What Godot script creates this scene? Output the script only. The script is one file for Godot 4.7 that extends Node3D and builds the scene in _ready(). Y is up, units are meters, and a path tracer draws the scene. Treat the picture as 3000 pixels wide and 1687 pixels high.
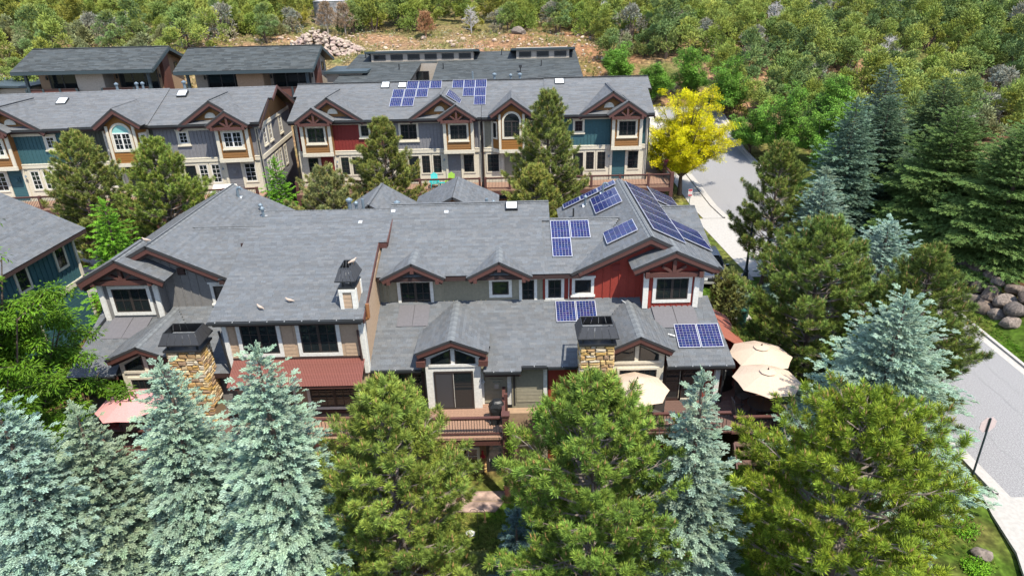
extends Node3D
# A hillside of shingled townhouses among spruces and pines, seen from the air at midday.

var XF := Transform3D.IDENTITY          # frame in which the builders below place their pieces
var rng := RandomNumberGenerator.new()
var used_names := {}
var box_meshes := {}
var M := {}                             # materials by name
var tex := {}
var fn := FastNoiseLite.new()
var fn2 := FastNoiseLite.new()

func _ready():
	# ---- camera
	var cam := Camera3D.new()
	cam.name = "camera"
	cam.fov = 47.71
	cam.near = 0.5
	cam.far = 900.0
	add_child(cam)
	cam.transform = Transform3D(Basis(Vector3(0.999757, -0.021861, 0.002858), Vector3(0.02106, 0.908595, -0.417146), Vector3(0.006522, 0.417105, 0.908835)).orthonormalized(), Vector3(0, 21.3, 0))
	cam.current = true
	# ---- sky and exposure
	var we := WorldEnvironment.new()
	we.name = "environment"
	var env := Environment.new()
	env.background_mode = Environment.BG_SKY
	var sky := Sky.new()
	var sm := ProceduralSkyMaterial.new()
	sm.sky_top_color = Color(0.52, 0.62, 0.78)
	sm.sky_horizon_color = Color(0.85, 0.88, 0.91)
	sm.sky_curve = 0.18
	sm.ground_bottom_color = Color(0.35, 0.36, 0.30)
	sm.ground_horizon_color = Color(0.55, 0.56, 0.52)
	sm.sky_energy_multiplier = 1.0
	var cloud := FastNoiseLite.new()
	cloud.seed = 5
	cloud.frequency = 0.012
	cloud.fractal_octaves = 5
	var ct := NoiseTexture2D.new()
	ct.width = 512
	ct.height = 256
	ct.seamless = true
	ct.noise = cloud
	var cg := Gradient.new()
	cg.offsets = PackedFloat32Array([0.0, 0.52, 0.8])
	cg.colors = PackedColorArray([Color(1, 1, 1, 0), Color(1, 1, 1, 0), Color(1, 1, 1, 0.7)])
	ct.color_ramp = cg
	sm.sky_cover = ct
	sm.sky_cover_modulate = Color(0.8, 0.8, 0.8, 0.8)
	sky.sky_material = sm
	env.sky = sky
	env.background_energy_multiplier = 1.45
	env.tonemap_mode = Environment.TONE_MAPPER_LINEAR
	env.tonemap_exposure = 1.8
	env.sdfgi_enabled = true
	env.ssao_enabled = true
	env.ssil_enabled = true
	we.environment = env
	add_child(we)
	# ---- sun: early summer noon, high, a little to the camera's right
	var sun := DirectionalLight3D.new()
	sun.name = "sun"
	sun.light_energy = 1.6
	sun.light_color = Color(1.0, 0.965, 0.90)
	sun.light_angular_distance = 0.5
	sun.shadow_enabled = true
	add_child(sun)
	sun.look_at_from_position(Vector3.ZERO, -Vector3(0.34, 1.0, 0.42), Vector3(0, 0, -1))
	# ---- the place
	rng.seed = 20240611
	fn.seed = 11
	fn.frequency = 0.09
	fn2.seed = 29
	fn2.frequency = 0.35
	make_materials()
	build_terrain()
	build_front_row()
	build_second_row()
	build_back_row()
	build_teal_house()
	build_street()
	build_trees()
	build_hill()
	build_yard_things()

# =============================================================== helpers
func numbered(called: String) -> String:
	var n: int = used_names.get(called, 0)
	used_names[called] = n + 1
	return called if n == 0 else "%s_%03d" % [called, n]

func tag(o: Node, label: String, category: String, group := "", kind := ""):
	if label: o.set_meta("label", label)
	if category: o.set_meta("category", category)
	if group: o.set_meta("group", group)
	if kind: o.set_meta("kind", kind)

func thing(called: String, label: String, category: String, at: Vector3, group := "") -> Node3D:
	var o := Node3D.new()
	o.name = numbered(called)
	add_child(o)
	o.transform = Transform3D(Basis.IDENTITY, XF * at)
	tag(o, label, category, group)
	return o

func put(parent: Node3D, called: String, mesh: Mesh, mat: Material, xf: Transform3D) -> MeshInstance3D:
	var o := MeshInstance3D.new()
	o.name = numbered(called) if parent == self else called
	o.mesh = mesh
	if mat: o.material_override = mat
	parent.add_child(o, true)
	o.transform = (parent.global_transform.affine_inverse() if parent != self else Transform3D.IDENTITY) * (XF * xf)
	return o

func part(parent: Node3D, called: String, at := Vector3.ZERO) -> Node3D:
	var o := Node3D.new()
	o.name = called
	parent.add_child(o, true)
	o.transform = parent.global_transform.affine_inverse() * Transform3D(Basis.IDENTITY, XF * at)
	return o

func box_mesh(s: Vector3) -> BoxMesh:
	var k := "%.3f_%.3f_%.3f" % [s.x, s.y, s.z]
	if not box_meshes.has(k):
		var b := BoxMesh.new()
		b.size = s
		box_meshes[k] = b
	return box_meshes[k]

func box(parent: Node3D, called: String, c: Vector3, s: Vector3, mat: Material, b := Basis.IDENTITY) -> MeshInstance3D:
	return put(parent, called, box_mesh(s), mat, Transform3D(b, c))

func box2(parent: Node3D, called: String, a: Vector3, b: Vector3, mat: Material) -> MeshInstance3D:
	return box(parent, called, (a + b) / 2.0, (b - a).abs(), mat)

# a straight board from p to q; w across (horizontal), h along the direction nearest to UP
func beam(parent: Node3D, called: String, p: Vector3, q: Vector3, w: float, h: float, mat: Material, up := Vector3.UP) -> MeshInstance3D:
	var d := (q - p).normalized()
	var side := d.cross(up).normalized()
	var u := side.cross(d).normalized()
	return box(parent, called, (p + q) / 2.0, Vector3(w, h, p.distance_to(q)), mat, Basis(side, u, -d))

class MB:
	var v := PackedVector3Array()
	var n := PackedVector3Array()
	var c := PackedColorArray()
	var col := Color(1, 1, 1)
	func tri(p: Vector3, q: Vector3, r: Vector3, out := Vector3.ZERO):
		var nn := (r - p).cross(q - p).normalized()
		if out != Vector3.ZERO and nn.dot(out) < 0.0:
			nn = -nn
			v.append(p); v.append(r); v.append(q)
		else:
			v.append(p); v.append(q); v.append(r)
		n.append(nn); n.append(nn); n.append(nn)
		c.append(col); c.append(col); c.append(col)
	func quad(p: Vector3, q: Vector3, r: Vector3, s: Vector3, out := Vector3.ZERO):
		tri(p, q, r, out)
		tri(p, r, s, out)
	func bx(xf: Transform3D, s: Vector3):
		var h := s / 2.0
		for ax in 3:
			for sg in [-1.0, 1.0]:
				var o := Vector3.ZERO
				o[ax] = sg
				var a := Vector3.ZERO
				a[(ax + 1) % 3] = 1.0
				var b := Vector3.ZERO
				b[(ax + 2) % 3] = 1.0
				quad(xf * ((o - a - b) * h), xf * ((o + a - b) * h), xf * ((o + a + b) * h), xf * ((o - a + b) * h), xf.basis * (o * h))
	# polygon swept along vec
	func prism(pts: PackedVector3Array, vec: Vector3):
		var nrm := Vector3.ZERO
		for i in pts.size():
			nrm += pts[i].cross(pts[(i + 1) % pts.size()])
		nrm = nrm.normalized()
		var ax := (pts[1] - pts[0]).normalized()
		var ay := nrm.cross(ax)
		var flat := PackedVector2Array()
		var mid := Vector3.ZERO
		for p in pts:
			flat.append(Vector2(p.dot(ax), p.dot(ay)))
			mid += p / pts.size()
		var t := Geometry2D.triangulate_polygon(flat)
		for i in range(0, t.size(), 3):
			tri(pts[t[i]], pts[t[i + 1]], pts[t[i + 2]], -vec)
			tri(pts[t[i]] + vec, pts[t[i + 1]] + vec, pts[t[i + 2]] + vec, vec)
		for i in pts.size():
			var p := pts[i]
			var q := pts[(i + 1) % pts.size()]
			quad(p, q, q + vec, p + vec, (q - p).cross(nrm))
	func tube(p: Vector3, q: Vector3, r0: float, r1: float, sides := 6, caps := false):
		var d := (q - p).normalized()
		var a := d.cross(Vector3.UP if absf(d.y) < 0.9 else Vector3.RIGHT).normalized()
		var b := d.cross(a)
		for i in sides:
			var t0 := TAU * i / sides
			var t1 := TAU * (i + 1) / sides
			var u0 := a * cos(t0) + b * sin(t0)
			var u1 := a * cos(t1) + b * sin(t1)
			quad(p + u0 * r0, p + u1 * r0, q + u1 * r1, q + u0 * r1, u0 + u1)
			if caps:
				tri(p, p + u0 * r0, p + u1 * r0, -d)
				tri(q, q + u0 * r1, q + u1 * r1, d)
	# a long lozenge, for needles and shoots
	func spindle(p: Vector3, q: Vector3, w: float, c0: Color, c1: Color, sides := 4, at := 0.45):
		var d := (q - p).normalized()
		var a := d.cross(Vector3.UP if absf(d.y) < 0.9 else Vector3.RIGHT).normalized()
		var b := d.cross(a)
		var m := p.lerp(q, at)
		for i in sides:
			var t0 := TAU * i / sides
			var t1 := TAU * (i + 1) / sides
			var u0 := (a * cos(t0) + b * sin(t0)) * w
			var u1 := (a * cos(t1) + b * sin(t1)) * w
			col = c0
			tri(p, m + u0, m + u1, u0 + u1)
			col = c1
			tri(q, m + u0, m + u1, u0 + u1)
		col = Color(1, 1, 1)
	func mesh(mat: Material = null) -> ArrayMesh:
		var arr := []
		arr.resize(Mesh.ARRAY_MAX)
		arr[Mesh.ARRAY_VERTEX] = v
		arr[Mesh.ARRAY_NORMAL] = n
		arr[Mesh.ARRAY_COLOR] = c
		var m := ArrayMesh.new()
		m.add_surface_from_arrays(Mesh.PRIMITIVE_TRIANGLES, arr)
		if mat: m.surface_set_material(0, mat)
		return m

func prism(parent: Node3D, called: String, pts: Array, vec: Vector3, mat: Material) -> MeshInstance3D:
	var b := MB.new()
	b.prism(PackedVector3Array(pts), vec)
	return put(parent, called, b.mesh(), mat, Transform3D.IDENTITY)

func tube(parent: Node3D, called: String, p: Vector3, q: Vector3, r0: float, r1: float, mat: Material, sides := 10) -> MeshInstance3D:
	var b := MB.new()
	b.tube(Vector3.ZERO, q - p, r0, r1, sides, true)
	return put(parent, called, b.mesh(), mat, Transform3D(Basis.IDENTITY, p))

# a rectangular ring (casing or sash) in the xy plane, from z0 to z1
func ring_mesh(w: float, h: float, t: float, z0: float, z1: float, tb := -1.0) -> ArrayMesh:
	var k := "ring%.3f_%.3f_%.3f_%.3f_%.3f_%.3f" % [w, h, t, z0, z1, tb]
	if box_meshes.has(k): return box_meshes[k]
	if tb < 0.0: tb = t
	var o := [Vector2(-w / 2, -h / 2), Vector2(w / 2, -h / 2), Vector2(w / 2, h / 2), Vector2(-w / 2, h / 2)]
	var i := [Vector2(-w / 2 + t, -h / 2 + tb), Vector2(w / 2 - t, -h / 2 + tb), Vector2(w / 2 - t, h / 2 - t), Vector2(-w / 2 + t, h / 2 - t)]
	var b := MB.new()
	for j in 4:
		var l := (j + 1) % 4
		var out2: Vector2 = (o[j] + o[l]).normalized()
		var out := Vector3(out2.x, out2.y, 0)
		var f := func(p: Vector2, z: float) -> Vector3: return Vector3(p.x, p.y, z)
		b.quad(f.call(o[j], z1), f.call(o[l], z1), f.call(i[l], z1), f.call(i[j], z1), Vector3.BACK)
		b.quad(f.call(o[j], z0), f.call(o[l], z0), f.call(o[l], z1), f.call(o[j], z1), out)
		b.quad(f.call(i[j], z0), f.call(i[l], z0), f.call(i[l], z1), f.call(i[j], z1), -out)
		b.quad(f.call(o[j], z0), f.call(o[l], z0), f.call(i[l], z0), f.call(i[j], z0), Vector3.FORWARD)
	var m := b.mesh()
	box_meshes[k] = m
	return m

const FACE_FRONT := Basis.IDENTITY
# window set on a wall: c = centre of the glass unit on the wall plane, local +z looks out
func win(parent: Node3D, c: Vector3, w: float, h: float, cas: float, sashes: int, cols: int, rows: int, trim: Material, sash: Material, b := Basis.IDENTITY, called := "window", sill := 0.0, sunk := 0.0) -> MeshInstance3D:
	var xf := Transform3D(b, c)
	var o := put(parent, called, ring_mesh(w + 2 * cas, h + 2 * cas, cas, -0.02, 0.055), trim, xf)
	if sill > 0.0:
		box(o, "sill", xf * Vector3(0, -h / 2 - cas - 0.02, 0.05), Vector3(w + 2 * cas + 2 * sill, 0.10, 0.14), trim, b)
		box(o, "head_trim", xf * Vector3(0, h / 2 + cas + 0.02, 0.045), Vector3(w + 2 * cas + 2 * sill, 0.09, 0.13), trim, b)
	var sw := w / sashes
	for s in sashes:
		var cx := -w / 2 + sw * (s + 0.5)
		put(o, "sash", ring_mesh(sw, h, 0.06, -0.01, 0.035), sash, xf * Transform3D(Basis.IDENTITY, Vector3(cx, 0, -sunk)))
		box(o, "pane", xf * Vector3(cx, 0, 0.004 - sunk), Vector3(sw - 0.10, h - 0.10, 0.012), M.glass, b)
		for i in range(1, cols):
			box(o, "muntin", xf * Vector3(cx - sw / 2 + 0.06 + (sw - 0.12) * i / cols, 0, 0.016 - sunk), Vector3(0.026, h - 0.11, 0.018), sash, b)
		for i in range(1, rows):
			box(o, "muntin", xf * Vector3(cx, -h / 2 + 0.06 + (h - 0.12) * i / rows, 0.0165 - sunk), Vector3(sw - 0.11, 0.026, 0.018), sash, b)
	return o

# a roof plane: slab under it and lapped shingle tabs on it (x spans by course, any polygon that one course cuts once)
func roof(parent: Node3D, pts: Array, col: Color, slab: Material, thick := 0.13, expo := 0.15, tab := 0.28, called := "roof", spread := 0.12) -> MeshInstance3D:
	var p := PackedVector3Array(pts)
	var nrm := Vector3.ZERO
	for i in p.size():
		nrm += (p[i] - p[0]).cross(p[(i + 1) % p.size()] - p[0])
	nrm = nrm.normalized()
	if nrm.y < 0: nrm = -nrm
	var o := prism(parent, called, pts, -nrm * thick, slab)
	var s := (Vector3.UP - nrm * nrm.y).normalized()
	var e := s.cross(nrm).normalized()
	var lo := 1e9
	var hi := -1e9
	for q in p:
		lo = minf(lo, q.dot(s))
		hi = maxf(hi, q.dot(s))
	var base := nrm * p[0].dot(nrm)
	var xs: Array[Transform3D] = []
	var cs := PackedColorArray()
	var y := lo - 0.02
	var row := 0
	while y < hi - 0.03:
		var yc := clampf(y + expo * 0.5, lo + 0.01, hi - 0.01)
		var a := 1e9
		var b := -1e9
		for i in p.size():
			var u := p[i]
			var w := p[(i + 1) % p.size()]
			var du := u.dot(s)
			var dw := w.dot(s)
			if (du - yc) * (dw - yc) <= 0.0 and absf(du - dw) > 1e-5:
				var x := lerpf(u.dot(e), w.dot(e), (yc - du) / (dw - du))
				a = minf(a, x)
				b = maxf(b, x)
		if b - a > 0.05:
			var x := a - 0.012 - rng.randf() * tab * 0.8
			var rowt := 1.0 + rng.randf_range(-0.07, 0.07)
			while x < b:
				var tw := tab * rng.randf_range(0.75, 1.3)
				var x0 := maxf(x, a - 0.012)
				var x1 := minf(x + tw, b + 0.012)
				x += tw
				if x1 - x0 < 0.02: continue
				var th := rng.randf_range(0.012, 0.022)
				var len := expo * 1.12
				var tilt := Basis(e, 0.055)
				var bs := Basis(e * (x1 - x0 - 0.004), tilt * nrm * th, tilt * -s * len)
				xs.append(Transform3D(bs, base + e * ((x0 + x1) / 2) + s * (y + len * 0.46) + nrm * (0.012 + th * 0.5)))
				var g := rowt * (1.0 + rng.randf_range(-spread, spread)) * (1.0 + 0.06 * fn.get_noise_3d(x * 3.0, y * 6.0, nrm.x * 20.0))
				var warm := rng.randf_range(-0.03, 0.03)
				cs.append(Color(col.r * g * (1 + warm), col.g * g, col.b * g * (1 - warm)))
		y += expo
		row += 1
	scatter(o, "shingles", box_mesh(Vector3.ONE), M.shingle, xs, cs)
	return o

# many small copies as one part of kind stuff
func scatter(parent: Node3D, called: String, mesh: Mesh, mat: Material, xs: Array, cs: PackedColorArray, kind := "stuff") -> MultiMeshInstance3D:
	var mm := MultiMesh.new()
	mm.transform_format = MultiMesh.TRANSFORM_3D
	mm.use_colors = cs.size() > 0
	mm.mesh = mesh
	mm.instance_count = xs.size()
	for i in xs.size():
		mm.set_instance_transform(i, xs[i])
		if cs.size(): mm.set_instance_color(i, cs[i])
	var o := MultiMeshInstance3D.new()
	o.name = numbered(called) if parent == self else called
	o.multimesh = mm
	o.material_override = mat
	parent.add_child(o, true)
	o.transform = (parent.global_transform.affine_inverse() if parent != self else Transform3D.IDENTITY) * XF
	if kind: o.set_meta("kind", kind)
	return o

# vertical battens on a wall in a plane z = const (or x = const with along_z); top(t) gives the wall's upper edge
func battens(parent: Node3D, from: Vector3, to: Vector3, out: Vector3, top: Callable, mat: Material, step := 0.4, gaps := []):
	var L := from.distance_to(to)
	var d := (to - from) / L
	var b := Basis(d, Vector3.UP, d.cross(Vector3.UP))
	var n := int(L / step)
	for i in n + 1:
		var t := (L - n * step) / 2 + i * step
		if t < 0.03 or t > L - 0.03: continue
		var y0 := from.y
		var spans := [[y0, top.call(t)]]
		for g in gaps:                     # [t0, y0, t1, y1]
			if t > g[0] - 0.03 and t < g[2] + 0.03:
				var nxt := []
				for s in spans:
					if g[1] > s[0] + 0.05: nxt.append([s[0], minf(g[1], s[1])])
					if g[3] < s[1] - 0.05: nxt.append([maxf(g[3], s[0]), s[1]])
				spans = nxt
		for s in spans:
			if s[1] - s[0] > 0.06:
				box(parent, "batten", Vector3(from.x, 0, from.z) + d * t + out * 0.014 + Vector3(0, (s[0] + s[1]) / 2, 0), Vector3(0.06, s[1] - s[0], 0.05), mat, b)

# lapped boards on a wall: rows from y0 to y1; ends(y) -> [t0, t1] along d from the point "from"
func lap_boards(parent: Node3D, from: Vector3, d: Vector3, out: Vector3, y0: float, y1: float, ends: Callable, mat: Material, step := 0.18, gaps := []):
	var y := y0
	var b0 := Basis(d, Vector3.UP, d.cross(Vector3.UP))
	if b0.z.dot(out) < 0: b0 = Basis(-d, Vector3.UP, (-d).cross(Vector3.UP))
	while y < y1 - 0.03:
		var r: Array = ends.call(y + step * 0.5)
		var spans := [[r[0], r[1]]]
		for g in gaps:
			if y + step > g[1] and y < g[3]:
				var nxt := []
				for s in spans:
					if g[0] > s[0]: nxt.append([s[0], minf(g[0], s[1])])
					if g[2] < s[1]: nxt.append([maxf(g[2], s[0]), s[1]])
				spans = nxt
		for s in spans:
			if s[1] - s[0] > 0.05:
				var tilt := Basis(b0.x, deg_to_rad(-3.5)) * b0
				box(parent, "lap_board", Vector3(from.x, y + step * 0.5, from.z) + d * (s[0] + s[1]) / 2 + out * 0.012, Vector3(s[1] - s[0], step + 0.012, 0.018), mat, tilt)
		y += step

# front gable trim: rake boards under the roof edge, either side of an apex
func rakes(parent: Node3D, l: Vector3, apex: Vector3, r: Vector3, h: float, mat: Material, inner: Material, depth := 0.07):
	for e in [l, r]:
		var d: Vector3 = (apex - e).normalized()
		var dn := d.cross(Vector3.BACK).normalized()
		if dn.y > 0: dn = -dn
		var p: Vector3 = e + dn * (h * 0.5 + 0.10)
		var q: Vector3 = apex + dn * (h * 0.5 + 0.10)
		var zo := Vector3(0, 0, 0.0 if e == l else -0.005)
		beam(parent, "rake_board", p + Vector3(0, 0, -depth * 0.5 - 0.02) + zo, q + Vector3(0, 0, -depth * 0.5 - 0.02) + zo, depth, h, mat)
		beam(parent, "rake_trim", p + dn * (h * 0.5 + 0.05) + Vector3(0, 0, -0.16) + zo, q + dn * (h * 0.5 + 0.05) + Vector3(0, 0, -0.16) + zo, 0.06, 0.16, inner)

# overlapping caps along a long ridge, too fine to tell apart
func ridge_line(parent: Node3D, a: Vector3, b: Vector3, slope: float, col: Color, w := 0.17):
	var mb := MB.new()
	for s in [-1.0, 1.0]:
		var o := Vector3(w * s, -w * slope, 0)
		mb.quad(Vector3(0, 0.0, -0.1), Vector3(0, 0.022, 0.1), o + Vector3(0, 0.022, 0.1), o + Vector3(0, 0, -0.1), Vector3(s * slope, 1, 0))
		mb.quad(Vector3(0, 0.022, 0.1), o + Vector3(0, 0.022, 0.1), o + Vector3(0, -0.005, 0.1), Vector3(0, -0.005, 0.1), Vector3.BACK)
	var n := int(a.distance_to(b) / 0.16)
	var xs: Array[Transform3D] = []
	var cs := PackedColorArray()
	var bs := Basis(Vector3.UP, atan2((a - b).x, (a - b).z))
	for i in n:
		xs.append(Transform3D(bs, a.lerp(b, (i + 0.5) / n) + Vector3(0, 0.04, 0)))
		var g := rng.randf_range(0.85, 1.2)
		cs.append(Color(col.r * g, col.g * g, col.b * g))
	scatter(parent, "ridge_caps", mb.mesh(), M.shingle, xs, cs)

func vent(parent: Node3D, at: Vector3, h: float, r: float, kind := 0):
	var o := tube(parent, "roof_vent", at - Vector3(0, 0.15, 0), at + Vector3(0, h, 0), r, r, M.vent)
	box(o, "flashing", at + Vector3(0, 0.03, 0.03), Vector3(r * 5, 0.02, r * 5), M.flashing, Basis(Vector3.RIGHT, 0.4))
	if kind == 1:
		tube(o, "vent_cap", at + Vector3(0, h, 0), at + Vector3(0, h + 0.10, 0), r * 1.7, r * 1.7, M.vent)
		tube(o, "vent_cap", at + Vector3(0, h + 0.10, 0), at + Vector3(0, h + 0.2, 0), r * 1.7, r * 0.3, M.vent)
	elif kind == 2:
		var p := at + Vector3(0, h, 0)
		for i in 4:
			var a0 := PI * i / 4
			var a1 := PI * (i + 1) / 4
			tube(o, "vent_elbow", p + Vector3(0.14 - 0.14 * cos(a0), 0.14 * sin(a0), 0), p + Vector3(0.14 - 0.14 * cos(a1), 0.14 * sin(a1), 0), r, r, M.vent)

func skylight(parent: Node3D, at: Vector3, slope: float, w: float, l: float):
	var b := Basis(Vector3.RIGHT, atan(slope))
	var o := box(parent, "skylight", at + b * Vector3(0, 0.08, 0), Vector3(w, 0.2, l), M.black_metal, b)
	box(o, "pane", at + b * Vector3(0, 0.185, 0), Vector3(w - 0.12, 0.03, l - 0.12), M.milk_glass, b)

# one photovoltaic module on a roof plane: o = lower left corner, ux along the eave, uy up the slope
func solar(parent: Node3D, o: Vector3, ux: Vector3, uy: Vector3, w: float, h: float, cols: int, rows: int, lift := 0.09):
	var nn := ux.cross(uy).normalized()
	var b := Basis(ux, nn, -uy)
	var c := o + ux * w / 2 + uy * h / 2 + nn * lift
	var p := box(parent, "solar_panel", c, Vector3(w - 0.02, 0.045, h - 0.02), M.pv_frame, b)
	var k := "pv%.2f_%.2f_%d_%d" % [w, h, cols, rows]
	if not box_meshes.has(k):
		var mb := MB.new()
		var cw := (w - 0.08) / cols
		var ch := (h - 0.08) / rows
		for i in cols:
			for j in rows:
				var g := rng.randf_range(0.75, 1.3)
				mb.col = Color(0.010 * g * rng.randf_range(0.7, 1.8), 0.017 * g, 0.075 * g)
				mb.bx(Transform3D(Basis.IDENTITY, Vector3(-w / 2 + 0.04 + cw * (i + 0.5), 0.025, h / 2 - 0.04 - ch * (j + 0.5))), Vector3(cw - 0.012, 0.006, ch - 0.012))
		box_meshes[k] = mb.mesh()
	var cells := put(p, "cells", box_meshes[k], M.pv_cell, Transform3D(b, c))
	cells.set_meta("kind", "stuff")

func railing(parent: Node3D, p: Vector3, q: Vector3, h: float, single := true, step := 0.12):
	var o := beam(parent, "railing", p + Vector3(0, h, 0), q + Vector3(0, h, 0), 0.15, 0.06, M.brown)
	beam(o, "lower_rail", p + Vector3(0, 0.12, 0), q + Vector3(0, 0.12, 0), 0.06, 0.07, M.brown)
	beam(o, "upper_rail", p + Vector3(0, h - 0.08, 0), q + Vector3(0, h - 0.08, 0), 0.05, 0.06, M.brown)
	var L := p.distance_to(q)
	var n := int(L / step)
	var mb := MB.new()
	for i in range(1, n):
		var b := p.lerp(q, float(i) / n)
		if single:
			box(o, "baluster", b + Vector3(0, h * 0.5, 0), Vector3(0.022, h - 0.18, 0.022), M.black_metal)
		else:
			mb.bx(Transform3D(Basis.IDENTITY, b + Vector3(0, h * 0.5, 0)), Vector3(0.025, h - 0.18, 0.025))
	if not single and mb.v.size():
		var m := put(o, "balusters", mb.mesh(), M.black_metal, Transform3D.IDENTITY)
		m.set_meta("kind", "stuff")
	return o

# rubble stone facing on a rectangle: from = lower left, d along, up to height H, looking out
func stones(parent: Node3D, from: Vector3, d: Vector3, out: Vector3, W: float, H: float):
	var b := Basis(d, Vector3.UP, d.cross(Vector3.UP))
	if b.z.dot(out) < 0: b = Basis(-d, Vector3.UP, (-d).cross(Vector3.UP))
	var y := 0.0
	while y < H - 0.02:
		var rh := minf(rng.randf_range(0.13, 0.27), H - y)
		var x := 0.0
		while x < W - 0.01:
			var sw := minf(rng.randf_range(0.2, 0.55), W - x)
			if W - x - sw < 0.12: sw = W - x
			var parts := 2 if rh > 0.22 and rng.randf() < 0.35 else 1
			for k in parts:
				var hh := rh / parts
				var c := from + d * (x + sw / 2) + Vector3(0, y + hh * (k + 0.5), 0) + out * rng.randf_range(0.0, 0.035)
				var o := put(parent, "stone", M.stone_meshes[rng.randi() % 5], M.stones[rng.randi() % M.stones.size()], Transform3D((Basis(out, rng.randf_range(-0.06, 0.06)) * b).scaled_local(Vector3(sw - 0.02, hh - 0.02, 0.13)), c))
			x += sw
		y += rh

func shroud(parent: Node3D, c: Vector3, w: float, d: float, h: float, leg: float):
	# a metal chimney shroud: flat flange, four legs, sloping panels with standing seams
	var o := box(parent, "chimney_cap", c + Vector3(0, 0.05, 0), Vector3(w + 0.1, 0.1, d + 0.1), M.black_metal)
	for sx in [-1, 1]:
		for sz in [-1, 1]:
			box(o, "leg", c + Vector3(sx * (w / 2 - 0.15), 0.1 + leg / 2, sz * (d / 2 - 0.12)), Vector3(0.07, leg + 0.05, 0.07), M.black_metal)
	tube(o, "flue", c + Vector3(0, 0.1, 0), c + Vector3(0, 0.1 + leg + 0.1, 0), 0.2, 0.2, M.flashing)
	var y0 := c.y + 0.1 + leg
	var y1 := y0 + h
	var bw := w / 2 + 0.12
	var bd := d / 2 + 0.12
	var tw := w / 2 - 0.1
	var td := d / 2 - 0.1
	var lo := [Vector3(-bw, y0, bd), Vector3(bw, y0, bd), Vector3(bw, y0, -bd), Vector3(-bw, y0, -bd)]
	var hi := [Vector3(-tw, y1, td), Vector3(tw, y1, td), Vector3(tw, y1, -td), Vector3(-tw, y1, -td)]
	for i in 4:
		var j := (i + 1) % 4
		var cc := Vector3(c.x, 0, c.z)
		var n := 5 if i % 2 == 0 else 3
		var outv: Vector3 = (lo[j] - lo[i]).cross(hi[i] - lo[i]).normalized()
		for k in n:
			var a: Vector3 = lo[i].lerp(lo[j], float(k) / n) + cc
			var bq: Vector3 = lo[i].lerp(lo[j], float(k + 1) / n) + cc
			var e: Vector3 = hi[i].lerp(hi[j], float(k) / n) + cc
			var f: Vector3 = hi[i].lerp(hi[j], float(k + 1) / n) + cc
			var gap: Vector3 = (bq - a).normalized() * 0.008
			prism(o, "panel", [a + gap, bq - gap, f - gap, e + gap], outv * 0.02, M.shroud)
		beam(o, "rim", lo[i] + cc, lo[j] + cc, 0.04, 0.05, M.black_metal)
		beam(o, "rim", hi[i] + cc, hi[j] + cc, 0.03, 0.04, M.black_metal)

# =============================================================== materials
func noise_tex(seed_: int, freq: float, lo: float, hi: float, oct := 4, size := 256) -> NoiseTexture2D:
	var f := FastNoiseLite.new()
	f.seed = seed_
	f.frequency = freq
	f.fractal_octaves = oct
	var t := NoiseTexture2D.new()
	t.width = size
	t.height = size
	t.seamless = true
	t.noise = f
	var g := Gradient.new()
	g.offsets = PackedFloat32Array([0.15, 0.85])
	g.colors = PackedColorArray([Color(lo, lo, lo), Color(hi, hi, hi)])
	t.color_ramp = g
	return t

func mat(col: Color, rough := 0.85, grain := "", scale := Vector3.ONE, metal := 0.0) -> StandardMaterial3D:
	var m := StandardMaterial3D.new()
	m.albedo_color = col.linear_to_srgb()
	m.roughness = rough
	m.metallic = metal
	if grain:
		m.albedo_texture = tex[grain]
		m.uv1_triplanar = true
		m.uv1_world_triplanar = true
		m.uv1_scale = scale
	return m

func leaf_mat(back: Color, rough := 0.7) -> StandardMaterial3D:
	var m := StandardMaterial3D.new()
	m.albedo_color = Color(1, 1, 1)
	m.vertex_color_use_as_albedo = true
	m.roughness = rough
	m.metallic_specular = 0.25
	if back != Color.BLACK:
		m.backlight_enabled = true
		m.backlight = back
	return m

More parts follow.
